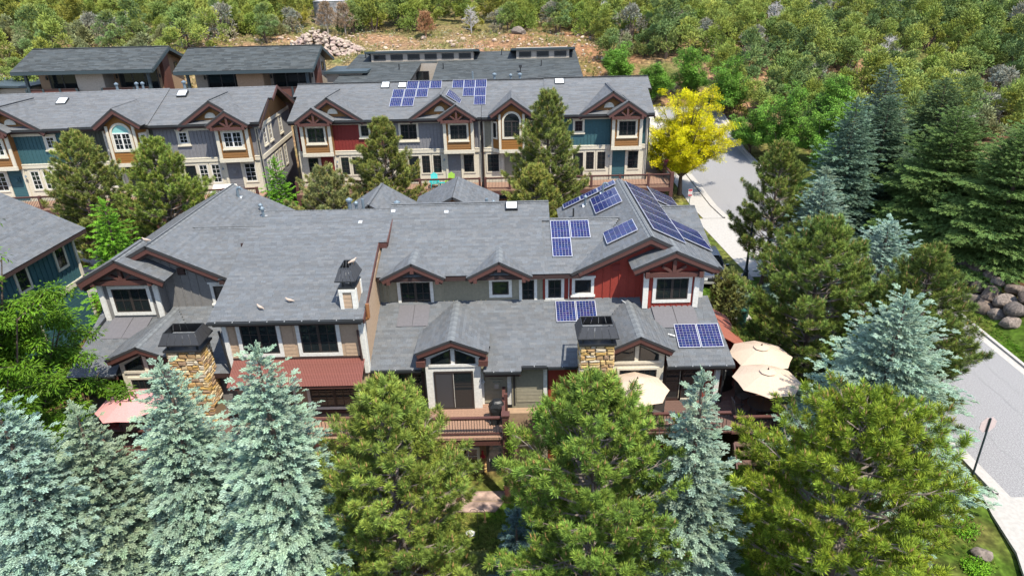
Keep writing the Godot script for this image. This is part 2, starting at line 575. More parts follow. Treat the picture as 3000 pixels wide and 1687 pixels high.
func make_materials():
	tex.soft = noise_tex(1, 0.03, 0.92, 1.0, 5)
	tex.fine = noise_tex(2, 0.06, 0.72, 1.0, 5)
	tex.coarse = noise_tex(3, 0.02, 0.55, 1.0, 5)
	tex.height = noise_tex(4, 0.05, 0.0, 1.0, 5)
	# walls and trim
	M.red = mat(Color(0.230, 0.026, 0.015), 0.75, "soft", Vector3.ONE * 0.6)
	M.deep_red = mat(Color(0.172, 0.016, 0.012), 0.75, "soft", Vector3.ONE * 0.6)
	M.grey = mat(Color(0.168, 0.164, 0.160), 0.8, "soft", Vector3.ONE * 0.6)
	M.cool_grey = mat(Color(0.164, 0.164, 0.176), 0.8, "soft", Vector3.ONE * 0.6)
	M.sage = mat(Color(0.246, 0.226, 0.164), 0.8, "soft", Vector3.ONE * 0.6)
	M.tan = mat(Color(0.377, 0.271, 0.184), 0.8, "soft", Vector3.ONE * 0.6)
	M.teal = mat(Color(0.025, 0.086, 0.102), 0.75, "soft", Vector3.ONE * 0.6)
	M.olive = mat(Color(0.045, 0.051, 0.039), 0.8, "soft", Vector3.ONE * 0.6)
	M.amber = mat(Color(0.295, 0.123, 0.018), 0.75, "fine", Vector3(0.8, 3.0, 0.8))
	M.brown_shake = mat(Color(0.271, 0.127, 0.034), 0.8, "fine", Vector3(0.8, 3.0, 0.8))
	M.cream = mat(Color(0.541, 0.500, 0.402), 0.7, "soft", Vector3.ONE * 0.7)
	M.white = mat(Color(0.607, 0.599, 0.558), 0.7, "soft", Vector3.ONE * 0.7)
	M.brown = mat(Color(0.102, 0.039, 0.031), 0.65, "fine", Vector3(1.2, 1.2, 1.2))
	M.dark_brown = mat(Color(0.045, 0.021, 0.018), 0.7, "fine", Vector3(1.2, 1.2, 1.2))
	M.deck = mat(Color(0.328, 0.197, 0.135), 0.8, "fine", Vector3(0.6, 0.6, 3.0))
	M.dark_deck = mat(Color(0.139, 0.078, 0.061), 0.8, "fine", Vector3(3.0, 0.6, 0.6))
	M.glass = mat(Color(0.012, 0.016, 0.018), 0.04)
	M.glass.metallic_specular = 0.6
	M.sash = mat(Color(0.029, 0.023, 0.021), 0.5)
	M.white_sash = mat(Color(0.590, 0.582, 0.558), 0.55)
	M.screen = mat(Color(0.037, 0.037, 0.041), 0.6)
	M.garage = mat(Color(0.279, 0.123, 0.041), 0.6, "fine", Vector3(0.6, 3.0, 0.6))
	M.shingle = leaf_mat(Color.BLACK, 0.95)
	M.shingle.albedo_texture = tex.fine
	M.shingle.uv1_triplanar = true
	M.shingle.uv1_world_triplanar = true
	M.shingle.uv1_scale = Vector3.ONE * 1.7
	M.slab = mat(Color(0.025, 0.025, 0.027), 0.9)
	M.ridge = mat(Color(0.139, 0.152, 0.164), 0.95, "fine", Vector3.ONE * 2.0)
	M.membrane = mat(Color(0.102, 0.098, 0.108), 0.75, "soft", Vector3.ONE * 0.8)
	M.black_metal = mat(Color(0.018, 0.020, 0.022), 0.5)
	M.shroud = mat(Color(0.049, 0.051, 0.057), 0.45, "soft", Vector3.ONE, 0.3)
	M.vent = mat(Color(0.131, 0.172, 0.205), 0.5, "", Vector3.ONE, 0.3)
	M.flashing = mat(Color(0.451, 0.459, 0.459), 0.45, "", Vector3.ONE, 0.4)
	M.copper = mat(Color(0.246, 0.107, 0.041), 0.5, "", Vector3.ONE, 0.3)
	M.rust = mat(Color(0.185, 0.055, 0.040), 0.6, "fine", Vector3(4.0, 0.7, 0.7))
	M.rust_flat = mat(Color(0.328, 0.107, 0.070), 0.65, "fine", Vector3(0.5, 0.5, 3.0))
	M.milk_glass = mat(Color(0.640, 0.672, 0.689), 0.2)
	M.pv_frame = mat(Color(0.344, 0.353, 0.394), 0.4, "", Vector3.ONE, 0.2)
	M.pv_cell = leaf_mat(Color.BLACK, 0.18)
	M.pv_cell.metallic_specular = 0.3
	M.mortar = mat(Color(0.295, 0.213, 0.123), 0.95, "fine", Vector3.ONE * 2)
	M.stones = []
	for c in [Color(0.60, 0.42, 0.18), Color(0.50, 0.31, 0.12), Color(0.64, 0.49, 0.28), Color(0.42, 0.27, 0.13), Color(0.58, 0.50, 0.38), Color(0.54, 0.35, 0.11), Color(0.36, 0.24, 0.15)]:
		M.stones.append(mat(c, 0.9, "fine", Vector3.ONE * 2.5))
	M.stone_meshes = []
	for i in 5:
		M.stone_meshes.append(rough_block(i))
	# modern houses behind
	M.stucco_tan = mat(Color(0.295, 0.201, 0.127), 0.9, "soft", Vector3.ONE * 0.5)
	M.stucco_grey = mat(Color(0.328, 0.291, 0.246), 0.9, "soft", Vector3.ONE * 0.5)
	M.rust_panel = mat(Color(0.123, 0.045, 0.033), 0.7, "fine", Vector3(2, 0.4, 2))
	M.slate_post = mat(Color(0.025, 0.041, 0.049), 0.6)
	# ground
	M.asphalt = mat(Color(0.262, 0.258, 0.262), 0.9, "fine", Vector3.ONE * 0.8)
	M.slab_tar = mat(Color(0.19, 0.188, 0.19), 0.8)
	M.alley = mat(Color(0.246, 0.238, 0.238), 0.9, "fine", Vector3.ONE * 0.8)
	M.concrete = mat(Color(0.335, 0.318, 0.295), 0.9, "soft", Vector3.ONE * 0.5)
	M.patio = mat(Color(0.459, 0.328, 0.271), 0.85, "coarse", Vector3.ONE * 0.25)
	M.grass = leaf_mat(Color(0.1, 0.16, 0.02), 0.8)
	M.bark = mat(Color(0.12, 0.085, 0.065), 0.95, "fine", Vector3(3, 0.8, 3))
	M.grey_bark = mat(Color(0.24, 0.20, 0.17), 0.95, "fine", Vector3(3, 0.8, 3))
	M.rock = mat(Color(0.246, 0.193, 0.160), 0.95, "coarse", Vector3.ONE * 0.9)
	M.pale_rock = leaf_mat(Color.BLACK, 0.95)
	# foliage: colours come with the leaves
	M.needles = leaf_mat(Color(0.12, 0.14, 0.08), 0.6)
	M.leaves = leaf_mat(Color(0.28, 0.32, 0.12), 0.55)
	M.candle = mat(Color(0.344, 0.213, 0.082), 0.8)
	M.dead = mat(Color(0.295, 0.254, 0.221), 0.95)
	# things
	M.pole = mat(Color(0.015, 0.029, 0.033), 0.5)
	M.sign_red = mat(Color(0.369, 0.012, 0.025), 0.45)
	M.green_post = mat(Color(0.082, 0.180, 0.139), 0.6)
	M.cabinet = mat(Color(0.045, 0.078, 0.045), 0.55, "soft")
	M.cabinet_top = mat(Color(0.131, 0.180, 0.115), 0.55, "soft")
	M.green_dark = mat(Color(0.016, 0.061, 0.041), 0.5)
	M.green_bright = mat(Color(0.041, 0.156, 0.102), 0.5)
	M.car_paint = mat(Color(0.010, 0.013, 0.021), 0.25)
	M.car_paint.clearcoat_enabled = true
	M.beige_cloth = mat(Color(0.48, 0.375, 0.285), 0.9, "soft", Vector3.ONE * 1.5)
	M.beige_cloth.backlight_enabled = true
	M.beige_cloth.backlight = Color(0.35, 0.27, 0.2)
	M.rose_cloth = mat(Color(0.508, 0.254, 0.246), 0.9, "soft", Vector3.ONE * 1.5)
	M.rose_cloth.backlight_enabled = true
	M.rose_cloth.backlight = Color(0.35, 0.12, 0.12)
	M.table_glass = mat(Color(0.041, 0.037, 0.033), 0.08)
	M.sling = mat(Color(0.061, 0.053, 0.048), 0.8)
	M.red_sling = mat(Color(0.197, 0.045, 0.037), 0.8)
	M.grill_cover = mat(Color(0.014, 0.015, 0.016), 0.5, "fine")
	M.turquoise = mat(Color(0.008, 0.344, 0.344), 0.5)
	M.lime = mat(Color(0.213, 0.377, 0.033), 0.5)
	M.lime_pale = mat(Color(0.410, 0.476, 0.098), 0.5)
	M.dove = mat(Color(0.344, 0.279, 0.230), 0.85)
	M.dove_wing = mat(Color(0.279, 0.221, 0.180), 0.85)
	M.verdigris = mat(Color(0.344, 0.426, 0.344), 0.7, "soft")

func rough_block(k: int) -> ArrayMesh:
	# a unit stone: a box with its front corners pulled in unevenly
	var r := RandomNumberGenerator.new()
	r.seed = 900 + k
	var f := []
	var g := []
	for c in [Vector2(-1, -1), Vector2(0, -1), Vector2(1, -1), Vector2(1, 0), Vector2(1, 1), Vector2(0, 1), Vector2(-1, 1), Vector2(-1, 0)]:
		var q: Vector2 = c * Vector2(r.randf_range(0.42, 0.5), r.randf_range(0.40, 0.5))
		g.append(Vector3(q.x, q.y, 0.18))
		f.append(Vector3(q.x * 0.82, q.y * 0.80, r.randf_range(0.36, 0.5)))
	var b := MB.new()
	var m := Vector3(0, 0, 0.5)
	for i in 8:
		var j := (i + 1) % 8
		b.tri(f[i], f[j], m, Vector3.BACK)
		b.quad(g[i], g[j], f[j], f[i], g[i] * Vector3(1, 1, 0))
		b.quad(g[i] * Vector3(1, 1, 0) + Vector3(0, 0, -0.5), g[j] * Vector3(1, 1, 0) + Vector3(0, 0, -0.5), g[j], g[i], g[i] * Vector3(1, 1, 0))
	return b.mesh()

# =============================================================== ground, street surfaces
func pw(z: float, t: Array) -> float:
	for i in range(t.size() - 1):
		if z <= t[i].x and z >= t[i + 1].x:
			return lerpf(t[i].y, t[i + 1].y, (z - t[i].x) / (t[i + 1].x - t[i].x))
	return t[0].y if z > t[0].x else t[-1].y

const PC := [Vector2(-24.5, -0.9), Vector2(-42, 2.35), Vector2(-57, 2.6), Vector2(-70, 5.6), Vector2(-80, 9.5), Vector2(-90, 13.0), Vector2(-100, 14.8), Vector2(-130, 18.6), Vector2(-180, 27.5), Vector2(-260, 48), Vector2(-340, 75)]
const PR := [Vector2(-8, 0.2), Vector2(-20, 0.9), Vector2(-28, 1.5), Vector2(-36, 2.25), Vector2(-45, 2.45), Vector2(-57, 2.95), Vector2(-70, 5.0), Vector2(-80, 8.6), Vector2(-90, 12.4), Vector2(-100, 14.8), Vector2(-130, 18.6), Vector2(-180, 27.5), Vector2(-260, 48), Vector2(-340, 75)]

func road_x(z: float) -> float:                  # west kerb of the street
	return pw(z, [Vector2(10, 22.2), Vector2(-20, 20.7), Vector2(-36, 19.7), Vector2(-50, 18.6), Vector2(-64, 17.4), Vector2(-80, 16.4), Vector2(-100, 15.5)])

func road_y(z: float) -> float:
	return pw(z, PR)

func bank(x: float, z: float) -> float:
	var e := road_x(z) + 9.6
	return smoothstep(e, e + 1.6, x) * 1.6 + maxf(0.0, x - e - 1.6) * 0.10

func gy(x: float, z: float) -> float:
	var t := smoothstep(7.0, 13.5, x)
	var y := lerpf(pw(z, PC), pw(z, PR), t)
	y += bank(x, z) * smoothstep(-78.0, -55.0, z)
	if z < -84:
		y += fn.get_noise_2d(x * 0.9, z * 0.9) * 1.1 * smoothstep(-84.0, -100.0, z)
	if x > 30:
		y += fn.get_noise_2d(x * 1.3, z * 1.3) * 0.5
	var rx := road_x(z)
	if z > -80 and x > rx - 1.0 and x < rx + 8.5:
		y = road_y(z) - 0.07
	return y

func strip(called: String, path: Callable, x0: Callable, x1: Callable, z0: float, z1: float, m: Material, lift: float, label := "", h := 0.0) -> MeshInstance3D:
	# a sheet (or a kerb of height h) that follows the street between two edges
	var b := MB.new()
	var n := int(absf(z1 - z0) / 1.0)
	for i in n:
		var za := lerpf(z0, z1, float(i) / n)
		var zb := lerpf(z0, z1, float(i + 1) / n)
		var a := Vector3(x0.call(za), path.call(za) + lift + h, za)
		var c := Vector3(x1.call(za), path.call(za) + lift + h, za)
		var d := Vector3(x1.call(zb), path.call(zb) + lift + h, zb)
		var e := Vector3(x0.call(zb), path.call(zb) + lift + h, zb)
		b.quad(a, c, d, e, Vector3.UP)
		if h > 0.0:
			var dn := Vector3(0, -h - 0.1, 0)
			b.quad(a, e, e + dn, a + dn, Vector3.LEFT)
			b.quad(c, d, d + dn, c + dn, Vector3.RIGHT)
	var o := put(self, called, b.mesh(), m, Transform3D.IDENTITY)
	o.set_meta("kind", "structure")
	if label: o.set_meta("label", label)
	return o

func build_terrain():
	var st := SurfaceTool.new()
	st.begin(Mesh.PRIMITIVE_TRIANGLES)
	var zs := PackedFloat32Array()
	var z := 8.0
	while z > -335.0:
		zs.append(z)
		z -= 1.0 if z > -125.0 else 4.0
	var xs := PackedFloat32Array()
	var x := -150.0
	while x < 150.0:
		xs.append(x)
		x += 1.25 if x > -70 and x < 75 else 5.0
	var dirt := Color(0.47, 0.285, 0.165)
	var red_dirt := Color(0.45, 0.235, 0.125)
	var straw := Color(0.40, 0.31, 0.15)
	var green := Color(0.13, 0.19, 0.035)
	var lawn := Color(0.10, 0.19, 0.02)
	var dry_lawn := Color(0.30, 0.26, 0.08)
	var mulch := Color(0.20, 0.105, 0.06)
	for zz in zs:
		for xx in xs:
			var n1 := fn.get_noise_2d(xx, zz)
			var n2 := fn2.get_noise_2d(xx, zz)
			var c := lawn.lerp(dry_lawn, clampf(0.35 + n1 * 1.3 + n2 * 0.7, 0, 1))
			if zz > -25:
				c = lawn.lerp(dry_lawn, clampf(0.2 + n1 + n2 * 0.6, 0, 1)).lerp(mulch, clampf((n1 * 2.0 + n2 + 0.1) * 1.5 if absf(xx) > 2.5 else 0.0, 0, 1))
			if xx < 12 and zz < -25 and zz > -70:
				c = mulch.lerp(dry_lawn, 0.3)
			if zz < -66:
				var t := smoothstep(-66.0, -74.0, zz)
				var bare := clampf(0.62 + n1 * 0.9 + n2 * 0.5, 0, 1)
				var h := dirt.lerp(straw, clampf(0.4 + n1 * 1.6 - n2, 0, 1))
				h = h.lerp(red_dirt, smoothstep(-12.0, 6.0, xx) * clampf(0.8 + n2, 0, 1) * (1.0 - smoothstep(14.0, 22.0, xx)))
				h = h.lerp(green, clampf(n1 * 1.8 + n2 * 1.2 + (0.0 if zz > -100 else 0.15), 0, 0.75) * bare)
				if zz < -104: h = h.lerp(straw.lerp(green, 0.45), 0.6)
				c = c.lerp(h, t)
			if xx > 30.5 and zz > -70:
				c = mulch.lerp(straw, clampf(0.3 + n1 * 1.5, 0, 0.8))
			var g := 1.0 + n2 * 0.25
			st.set_color(Color(c.r * g, c.g * g, c.b * g))
			st.set_smooth_group(0)
			st.add_vertex(Vector3(xx, gy(xx, zz), zz))
	var W := xs.size()
	for j in zs.size() - 1:
		for i in W - 1:
			var a := j * W + i
			for k in [a, a + W, a + 1, a + 1, a + W, a + W + 1]:
				st.add_index(k)
	st.generate_normals()
	var gm := leaf_mat(Color.BLACK, 0.95)
	gm.albedo_texture = tex.coarse
	gm.uv1_triplanar = true
	gm.uv1_world_triplanar = true
	gm.uv1_scale = Vector3.ONE * 0.22
	gm.detail_enabled = true
	gm.detail_albedo = tex.fine
	gm.detail_blend_mode = BaseMaterial3D.BLEND_MODE_MUL
	var o := put(self, "ground", st.commit(), gm, Transform3D.IDENTITY)
	o.set_meta("kind", "structure")
	# make sure that normals look up
	# ---- street: asphalt, gutters, kerbs
	strip("road", road_y, func(q): return road_x(q) + 0.45, func(q): return road_x(q) + 7.35, 8.0, -79.0, M.asphalt, 0.012, "pale grey asphalt street running uphill")
	strip("gutter", road_y, func(q): return road_x(q), func(q): return road_x(q) + 0.45, 8.0, -79.0, M.concrete, 0.016)
	strip("gutter", road_y, func(q): return road_x(q) + 7.35, func(q): return road_x(q) + 7.8, 8.0, -79.0, M.concrete, 0.016)
	strip("kerb", road_y, func(q): return road_x(q) - 0.18, func(q): return road_x(q), -21.7, -42.2, M.concrete, 0.0, "", 0.13)
	strip("kerb", road_y, func(q): return road_x(q) - 0.18, func(q): return road_x(q), -53.8, -79.0, M.concrete, 0.0, "", 0.13)
	strip("kerb", road_y, func(q): return road_x(q) + 7.8, func(q): return road_x(q) + 8.0, 8.0, -79.0, M.concrete, 0.0, "", 0.13)
	# the pale apron where the alley meets the street, the alley itself and the parking pad behind the houses
	strip("apron", road_y, func(q): return road_x(q) - 2.6, func(q): return road_x(q) - 0.002, -42.2, -53.8, M.concrete, 0.022, "pale concrete apron across the alley mouth")
	strip("walkway", road_y, func(q): return road_x(q) - 1.9, func(q): return road_x(q) - 0.19, -53.8, -78.0, M.concrete, 0.04)
	var al := MB.new()
	for i in 60:
		var xa := -60.0 + i * 1.3
		var xb := xa + 1.3
		for j in 11:
			var za := -41.6 - j * 1.2
			var zb := za - 1.2
			if xb > road_x(za) - 2.5: continue
			var f := func(px: float, pz: float) -> Vector3: return Vector3(px, gy(px, pz) + 0.05, pz)
			al.quad(f.call(xa, za), f.call(xb, za), f.call(xb, zb), f.call(xa, zb), Vector3.UP)
	var ao := put(self, "alley", al.mesh(), M.alley, Transform3D.IDENTITY)
	ao.set_meta("kind", "structure")
	# sidewalk at the lower corner, and a bark bed's edge
	var sw := MB.new()
	var pts := [Vector2(22.4, -21.9), Vector2(20.0, -22.0), Vector2(19.6, -20.6), Vector2(19.2, -18.6), Vector2(18.4, -16.8), Vector2(17.2, -14.5), Vector2(16.0, -11.0), Vector2(19.5, -9.0), Vector2(21.6, -14.0)]
	var p3 := PackedVector3Array()
	for p in pts: p3.append(Vector3(p.x, 0.9, p.y))
	sw.prism(p3, Vector3(0, 0.13, 0))
	var so := put(self, "sidewalk", sw.mesh(), M.concrete, Transform3D.IDENTITY)
	so.set_meta("kind", "structure")
	# tar-filled cracks and joints in the asphalt
	for q in [[2.2, -18.0, -31.0], [4.9, -20.0, -44.0], [3.4, -46.0, -66.0], [6.0, -28.0, -40.0], [1.5, -52.0, -75.0]]:
		var cb := MB.new()
		var n := 26
		for i in n:
			var za: float = lerpf(q[1], q[2], float(i) / n)
			var zb: float = lerpf(q[1], q[2], float(i + 1) / n)
			var xa: float = road_x(za) + q[0] + fn2.get_noise_1d(za * 3 + q[0] * 50) * 0.35
			var xb: float = road_x(zb) + q[0] + fn2.get_noise_1d(zb * 3 + q[0] * 50) * 0.35
			cb.quad(Vector3(xa, road_y(za) + 0.02, za), Vector3(xa + 0.05, road_y(za) + 0.02, za), Vector3(xb + 0.05, road_y(zb) + 0.02, zb), Vector3(xb, road_y(zb) + 0.02, zb), Vector3.UP)
		var co := put(self, "tar_seam", cb.mesh(), M.slab_tar, Transform3D.IDENTITY)
		co.set_meta("kind", "structure")
	# patio slab at the foot of the front row, with a saw-cut joint
	var pb := MB.new()
	pb.prism(PackedVector3Array([Vector3(-4.3, -1.0, -26.5), Vector3(-4.3, -1.0, -23.4), Vector3(-2.75, -1.0, -23.3), Vector3(-1.2, -1.0, -23.28), Vector3(-0.65, -1.0, -24.15), Vector3(-0.55, -1.0, -26.5)]), Vector3(0, 0.16, 0))
	var po := put(self, "patio", pb.mesh(), M.patio, Transform3D.IDENTITY)
	po.set_meta("kind", "structure")
	po.set_meta("label", "pinkish concrete patio slab below the middle deck")
	box(po, "joint", Vector3(-2.2, -0.839, -23.95), Vector3(3.2, 0.006, 0.03), M.mortar)

# =============================================================== front row of townhouses
const ROOF_C := Color(0.140, 0.149, 0.160)

func ridge_caps(parent: Node3D, a: Vector3, b: Vector3, slope: float, w := 0.17):
	# overlapping caps along a ridge, each a bent piece
	var n := int(a.distance_to(b) / 0.16)
	var k := "cap%.2f" % slope
	if not box_meshes.has(k):
		var mb := MB.new()
		var e := Vector3(w, -w * slope, 0)
		for s in [-1.0, 1.0]:
			var o := Vector3(e.x * s, e.y, 0)
			mb.quad(Vector3(0, 0.0, -0.1), Vector3(0, 0.022, 0.1), o + Vector3(0, 0.022, 0.1), o + Vector3(0, 0, -0.1), Vector3(s * slope, 1, 0))
			mb.quad(Vector3(0, 0.022, 0.1), o + Vector3(0, 0.022, 0.1), o + Vector3(0, -0.005, 0.1), Vector3(0, -0.005, 0.1), Vector3.BACK)
		box_meshes[k] = mb.mesh()
	for i in n:
		var p := a.lerp(b, (i + 0.5) / n) + Vector3(0, 0.035, 0)
		put(parent, "ridge_shingle", box_meshes[k], M.ridge_tones[i % 3], Transform3D(Basis(Vector3.UP, atan2((a - b).x, (a - b).z)), p))

func gutter(parent: Node3D, a: Vector3, b: Vector3):
	var o := beam(parent, "gutter", a + Vector3(0, -0.06, 0.06), b + Vector3(0, -0.06, 0.06), 0.12, 0.12, M.black_metal)
	var n := int(a.distance_to(b) / 0.75)
	for i in n:
		var p := a.lerp(b, (i + 0.5) / n)
		box(o, "bracket", p + Vector3(0, 0.005, 0.03), Vector3(0.03, 0.025, 0.14), M.flashing)

# a small front gable set on a roof: ridge from (x, y, zf) back to zb, half width hw, drop at the eaves
func dormer_roof(parent: Node3D, x: float, y: float, zf: float, zb: float, hw: float, drop: float, zbe: float, col: Color, caps := true, rake_h := 0.20):
	var s := drop / hw
	var o := part(parent, "dormer_roof", Vector3(x, y, zf))
	for sg in [-1.0, 1.0]:
		roof(o, [Vector3(x, y, zf), Vector3(x, y, zb), Vector3(x + sg * hw, y - drop, zbe), Vector3(x + sg * hw, y - drop, zf)], col, M.slab, 0.10, 0.15, 0.30, "roof_plane")
	rakes(o, Vector3(x - hw, y - drop, zf), Vector3(x, y, zf), Vector3(x + hw, y - drop, zf), rake_h, M.brown, M.dark_brown)
	if caps: ridge_caps(o, Vector3(x, y, zb + 0.1), Vector3(x, y, zf), s)
	return o

# gable truss ornament: tie beam, king post, two struts
func truss(parent: Node3D, x: float, y: float, z: float, hw: float, rise: float, m: Material):
	var o := beam(parent, "tie_beam", Vector3(x - hw, y, z), Vector3(x + hw, y, z), 0.16, 0.24, m)
	for s in [-1, 1]:
		box(o, "beam_end", Vector3(x + s * (hw - 0.1), y + 0.04, z + 0.06), Vector3(0.2, 0.3, 0.3), m)
	box(o, "king_post", Vector3(x, y + rise / 2 + 0.1, z), Vector3(0.17, rise, 0.17), m)
	for s in [-1, 1]:
		beam(o, "strut", Vector3(x + s * 0.08, y + 0.13, z), Vector3(x + s * hw * 0.42, y + rise * 0.62, z), 0.12, 0.14, m, Vector3.BACK)

# lower storey front with a sloped roof behind it, as solid walls (z-y profile swept along x)
func lower_body(parent: Node3D, x0: float, x1: float, zf: float, mat_: Material):
	prism(parent, "lower_wall", [Vector3(x0, -1.2, zf), Vector3(x0, 5.05, zf), Vector3(x0, 6.70, -30.0), Vector3(x0, 6.70, -31.0), Vector3(x0, -1.2, -31.0)], Vector3(x1 - x0, 0, 0), mat_)

const LS := 0.4125      # slope of the lower roofs
func ly(z: float) -> float: return 6.85 - LS * (z + 30.0)

func build_front_row():
	M.ridge_tones = [mat(Color(0.150, 0.163, 0.174), 0.95, "fine", Vector3.ONE * 2.0), mat(Color(0.132, 0.143, 0.153), 0.95, "fine", Vector3.ONE * 2.0), mat(Color(0.172, 0.188, 0.198), 0.95, "fine", Vector3.ONE * 2.0)]
	front_red()
	front_sage()
	front_tan()
	front_grey()

func front_red():
	var u := thing("red_townhouse", "red board-and-batten townhouse with solar panels at the street end of the front row", "townhouse", Vector3(5.4, -0.9, -35), "townhouses of the front row")
	# upper body with the gable front
	prism(u, "upper_wall", [Vector3(3.1, 2, -30), Vector3(9.45, 2, -30), Vector3(9.45, 8.78, -30), Vector3(6.6, 10.14, -30), Vector3(3.1, 8.5, -30)], Vector3(0, 0, -9.5), M.red)
	box2(u, "link_wall", Vector3(1.36, 2, -36.9), Vector3(3.1, 8.2, -30.0), M.red)
	lower_body(u, 1.45, 9.5, -26.6, M.red)
	# main gable roof, ridge running back from the front
	var zf := -29.35
	var ap := Vector3(6.55, 10.38, zf)
	var zb := -39.7
	roof(u, [Vector3(3.0, 8.662, zf), ap, Vector3(6.55, 10.38, zb), Vector3(2.7, 8.517, zb), Vector3(2.7, 8.517, zf)], ROOF_C, M.slab)
	roof(u, [ap, Vector3(10.12, 8.652, zf), Vector3(10.12, 8.652, zb - 0.6), Vector3(6.55, 10.38, zb)], ROOF_C, M.slab)
	ridge_caps(u, Vector3(6.55, 10.38, zb), Vector3(6.55, 10.38, zf), 0.484)
	rakes(u, Vector3(3.0, 8.66, zf), ap, Vector3(10.12, 8.652, zf), 0.24, M.brown, M.dark_brown)
	# the low-pitched link toward the sage house, with three panels on it
	roof(u, [Vector3(1.42, 8.53, -29.4), Vector3(3.2, 8.53, -29.4), Vector3(5.6, 10.05, -33.2), Vector3(1.42, 10.05, -33.2)], ROOF_C, M.slab)
	roof(u, [Vector3(1.42, 10.05, -33.2), Vector3(5.6, 10.05, -33.2), Vector3(3.6, 8.53, -37.0), Vector3(1.42, 8.53, -37.0)], ROOF_C, M.slab)
	ridge_line(u, Vector3(1.42, 10.05, -33.2), Vector3(5.4, 10.05, -33.2), 0.4, ROOF_C)
	ridge_line(u, Vector3(8.0, 9.5, -36.6), Vector3(10.55, 9.5, -36.6), 0.5, ROOF_C)
	beam(u, "fascia", Vector3(1.42, 8.36, -29.42), Vector3(3.2, 8.36, -29.42), 0.05, 0.22, M.dark_brown)
	# cross gable at the back
	roof(u, [Vector3(8.0, 8.1, -33.9), Vector3(10.85, 8.1, -33.9), Vector3(10.55, 9.5, -36.6), Vector3(8.0, 9.5, -36.6)], ROOF_C, M.slab)
	roof(u, [Vector3(8.0, 9.5, -36.6), Vector3(10.55, 9.5, -36.6), Vector3(10.85, 8.1, -39.3), Vector3(8.0, 8.1, -39.3)], ROOF_C, M.slab)
	prism(u, "side_wall", [Vector3(10.3, 2, -34.2), Vector3(10.3, 8.0, -34.2), Vector3(10.3, 9.25, -36.6), Vector3(10.3, 8.0, -39.0), Vector3(10.3, 2, -39.0)], Vector3(-1.0, 0, 0), M.red)
	# battens on the red gable wall
	var gaps := [[0.05, 6.8, 1.15, 8.2], [1.42, 6.95, 2.65, 8.2], [4.85, 6.0, 8.0, 9.0]]
	battens(u, Vector3(1.42, 6.85, -30), Vector3(9.4, 6.85, -30), Vector3.BACK, func(t): return minf(8.5 + maxf(0.0, t + 1.42 - 3.1) * 0.47, 8.78 + maxf(0.0, 9.45 - t - 1.42) * 0.47) - 0.22, M.red, 0.4, gaps)
	box(u, "gable_vent", Vector3(5.02, 8.55, -29.96), Vector3(0.34, 0.34, 0.06), M.deep_red)
	win(u, Vector3(1.95, 7.46, -30), 0.66, 1.0, 0.15, 1, 2, 2, M.white, M.sash, FACE_FRONT, "window", 0.06)
	win(u, Vector3(3.38, 7.56, -30), 0.82, 0.72, 0.15, 1, 1, 1, M.white, M.sash, FACE_FRONT, "window", 0.06)
	tube(u, "conduit", Vector3(2.66, 6.85, -29.93), Vector3(2.66, 8.2, -29.93), 0.025, 0.025, M.flashing)
	box(u, "corner_board", Vector3(9.36, 7.6, -29.97), Vector3(0.24, 1.7, 0.12), M.white)
	box(u, "corner_board", Vector3(9.46, 7.6, -30.12), Vector3(0.08, 1.7, 0.24), M.white)
	# bump-out with its own gable, truss and big window
	prism(u, "bump_wall", [Vector3(6.3, 6.3, -29.3), Vector3(9.05, 6.3, -29.3), Vector3(9.05, 8.75, -29.3), Vector3(7.6, 9.55, -29.3), Vector3(6.3, 8.82, -29.3)], Vector3(0, 0, -0.9), M.red)
	dormer_roof(u, 7.66, 9.84, -28.75, -31.2, 2.05, 0.90, -30.3, ROOF_C, true, 0.22)
	truss(u, 7.68, 8.52, -29.02, 1.4, 0.72, M.brown)
	win(u, Vector3(7.73, 7.63, -29.3), 1.58, 1.15, 0.17, 2, 2, 2, M.white, M.sash)
	for s in [6.42, 8.93]:
		box(u, "corner_board", Vector3(s, 7.55, -29.27), Vector3(0.26, 1.9, 0.1), M.white)
	for i in 9:
		box(u, "batten", Vector3(6.62 + i * 0.28, 6.62, -29.275), Vector3(0.05, 0.28, 0.05), M.red)
	# flat membrane skirt under the bump-out
	var sk := prism(u, "membrane", [Vector3(6.75, ly(-29.4) + 0.10, -29.35), Vector3(8.85, ly(-29.4) + 0.10, -29.35), Vector3(8.95, ly(-28.1) + 0.05, -28.05), Vector3(6.85, ly(-28.1) + 0.05, -28.05)], Vector3(0, 0.012, 0), M.membrane)
	beam(sk, "seam", Vector3(7.8, ly(-29.4) + 0.125, -29.33), Vector3(7.9, ly(-28.1) + 0.075, -28.08), 0.02, 0.01, M.slab)
	# lower roof in three pieces round the dormer
	roof(u, [Vector3(1.36, ly(-26.1), -26.1), Vector3(2.8, ly(-26.1), -26.1), Vector3(4.0, ly(-26.3), -26.3), Vector3(5.5, 6.82, -29.9), Vector3(5.5, 6.85, -30), Vector3(1.36, 6.85, -30)], ROOF_C, M.slab)
	roof(u, [Vector3(7.0, ly(-26.0), -26.0), Vector3(10.1, ly(-26.0), -26.0), Vector3(9.75, 6.85, -30.0), Vector3(5.5, 6.85, -30), Vector3(5.5, 6.82, -29.9), Vector3(7.0, ly(-27.4), -27.4)], ROOF_C, M.slab)
	dormer_roof(u, 5.6, 6.88, -25.8, -29.9, 1.6, 0.76, -27.9, ROOF_C)
	gutter(u, Vector3(1.4, ly(-26.1), -26.1), Vector3(2.75, ly(-26.1), -26.1))
	gutter(u, Vector3(6.95, ly(-26.0), -26.0), Vector3(10.1, ly(-26.0), -26.0))
	beam(u, "fascia", Vector3(6.95, ly(-26.0) - 0.22, -26.12), Vector3(10.05, ly(-26.0) - 0.22, -26.12), 0.05, 0.2, M.dark_brown)
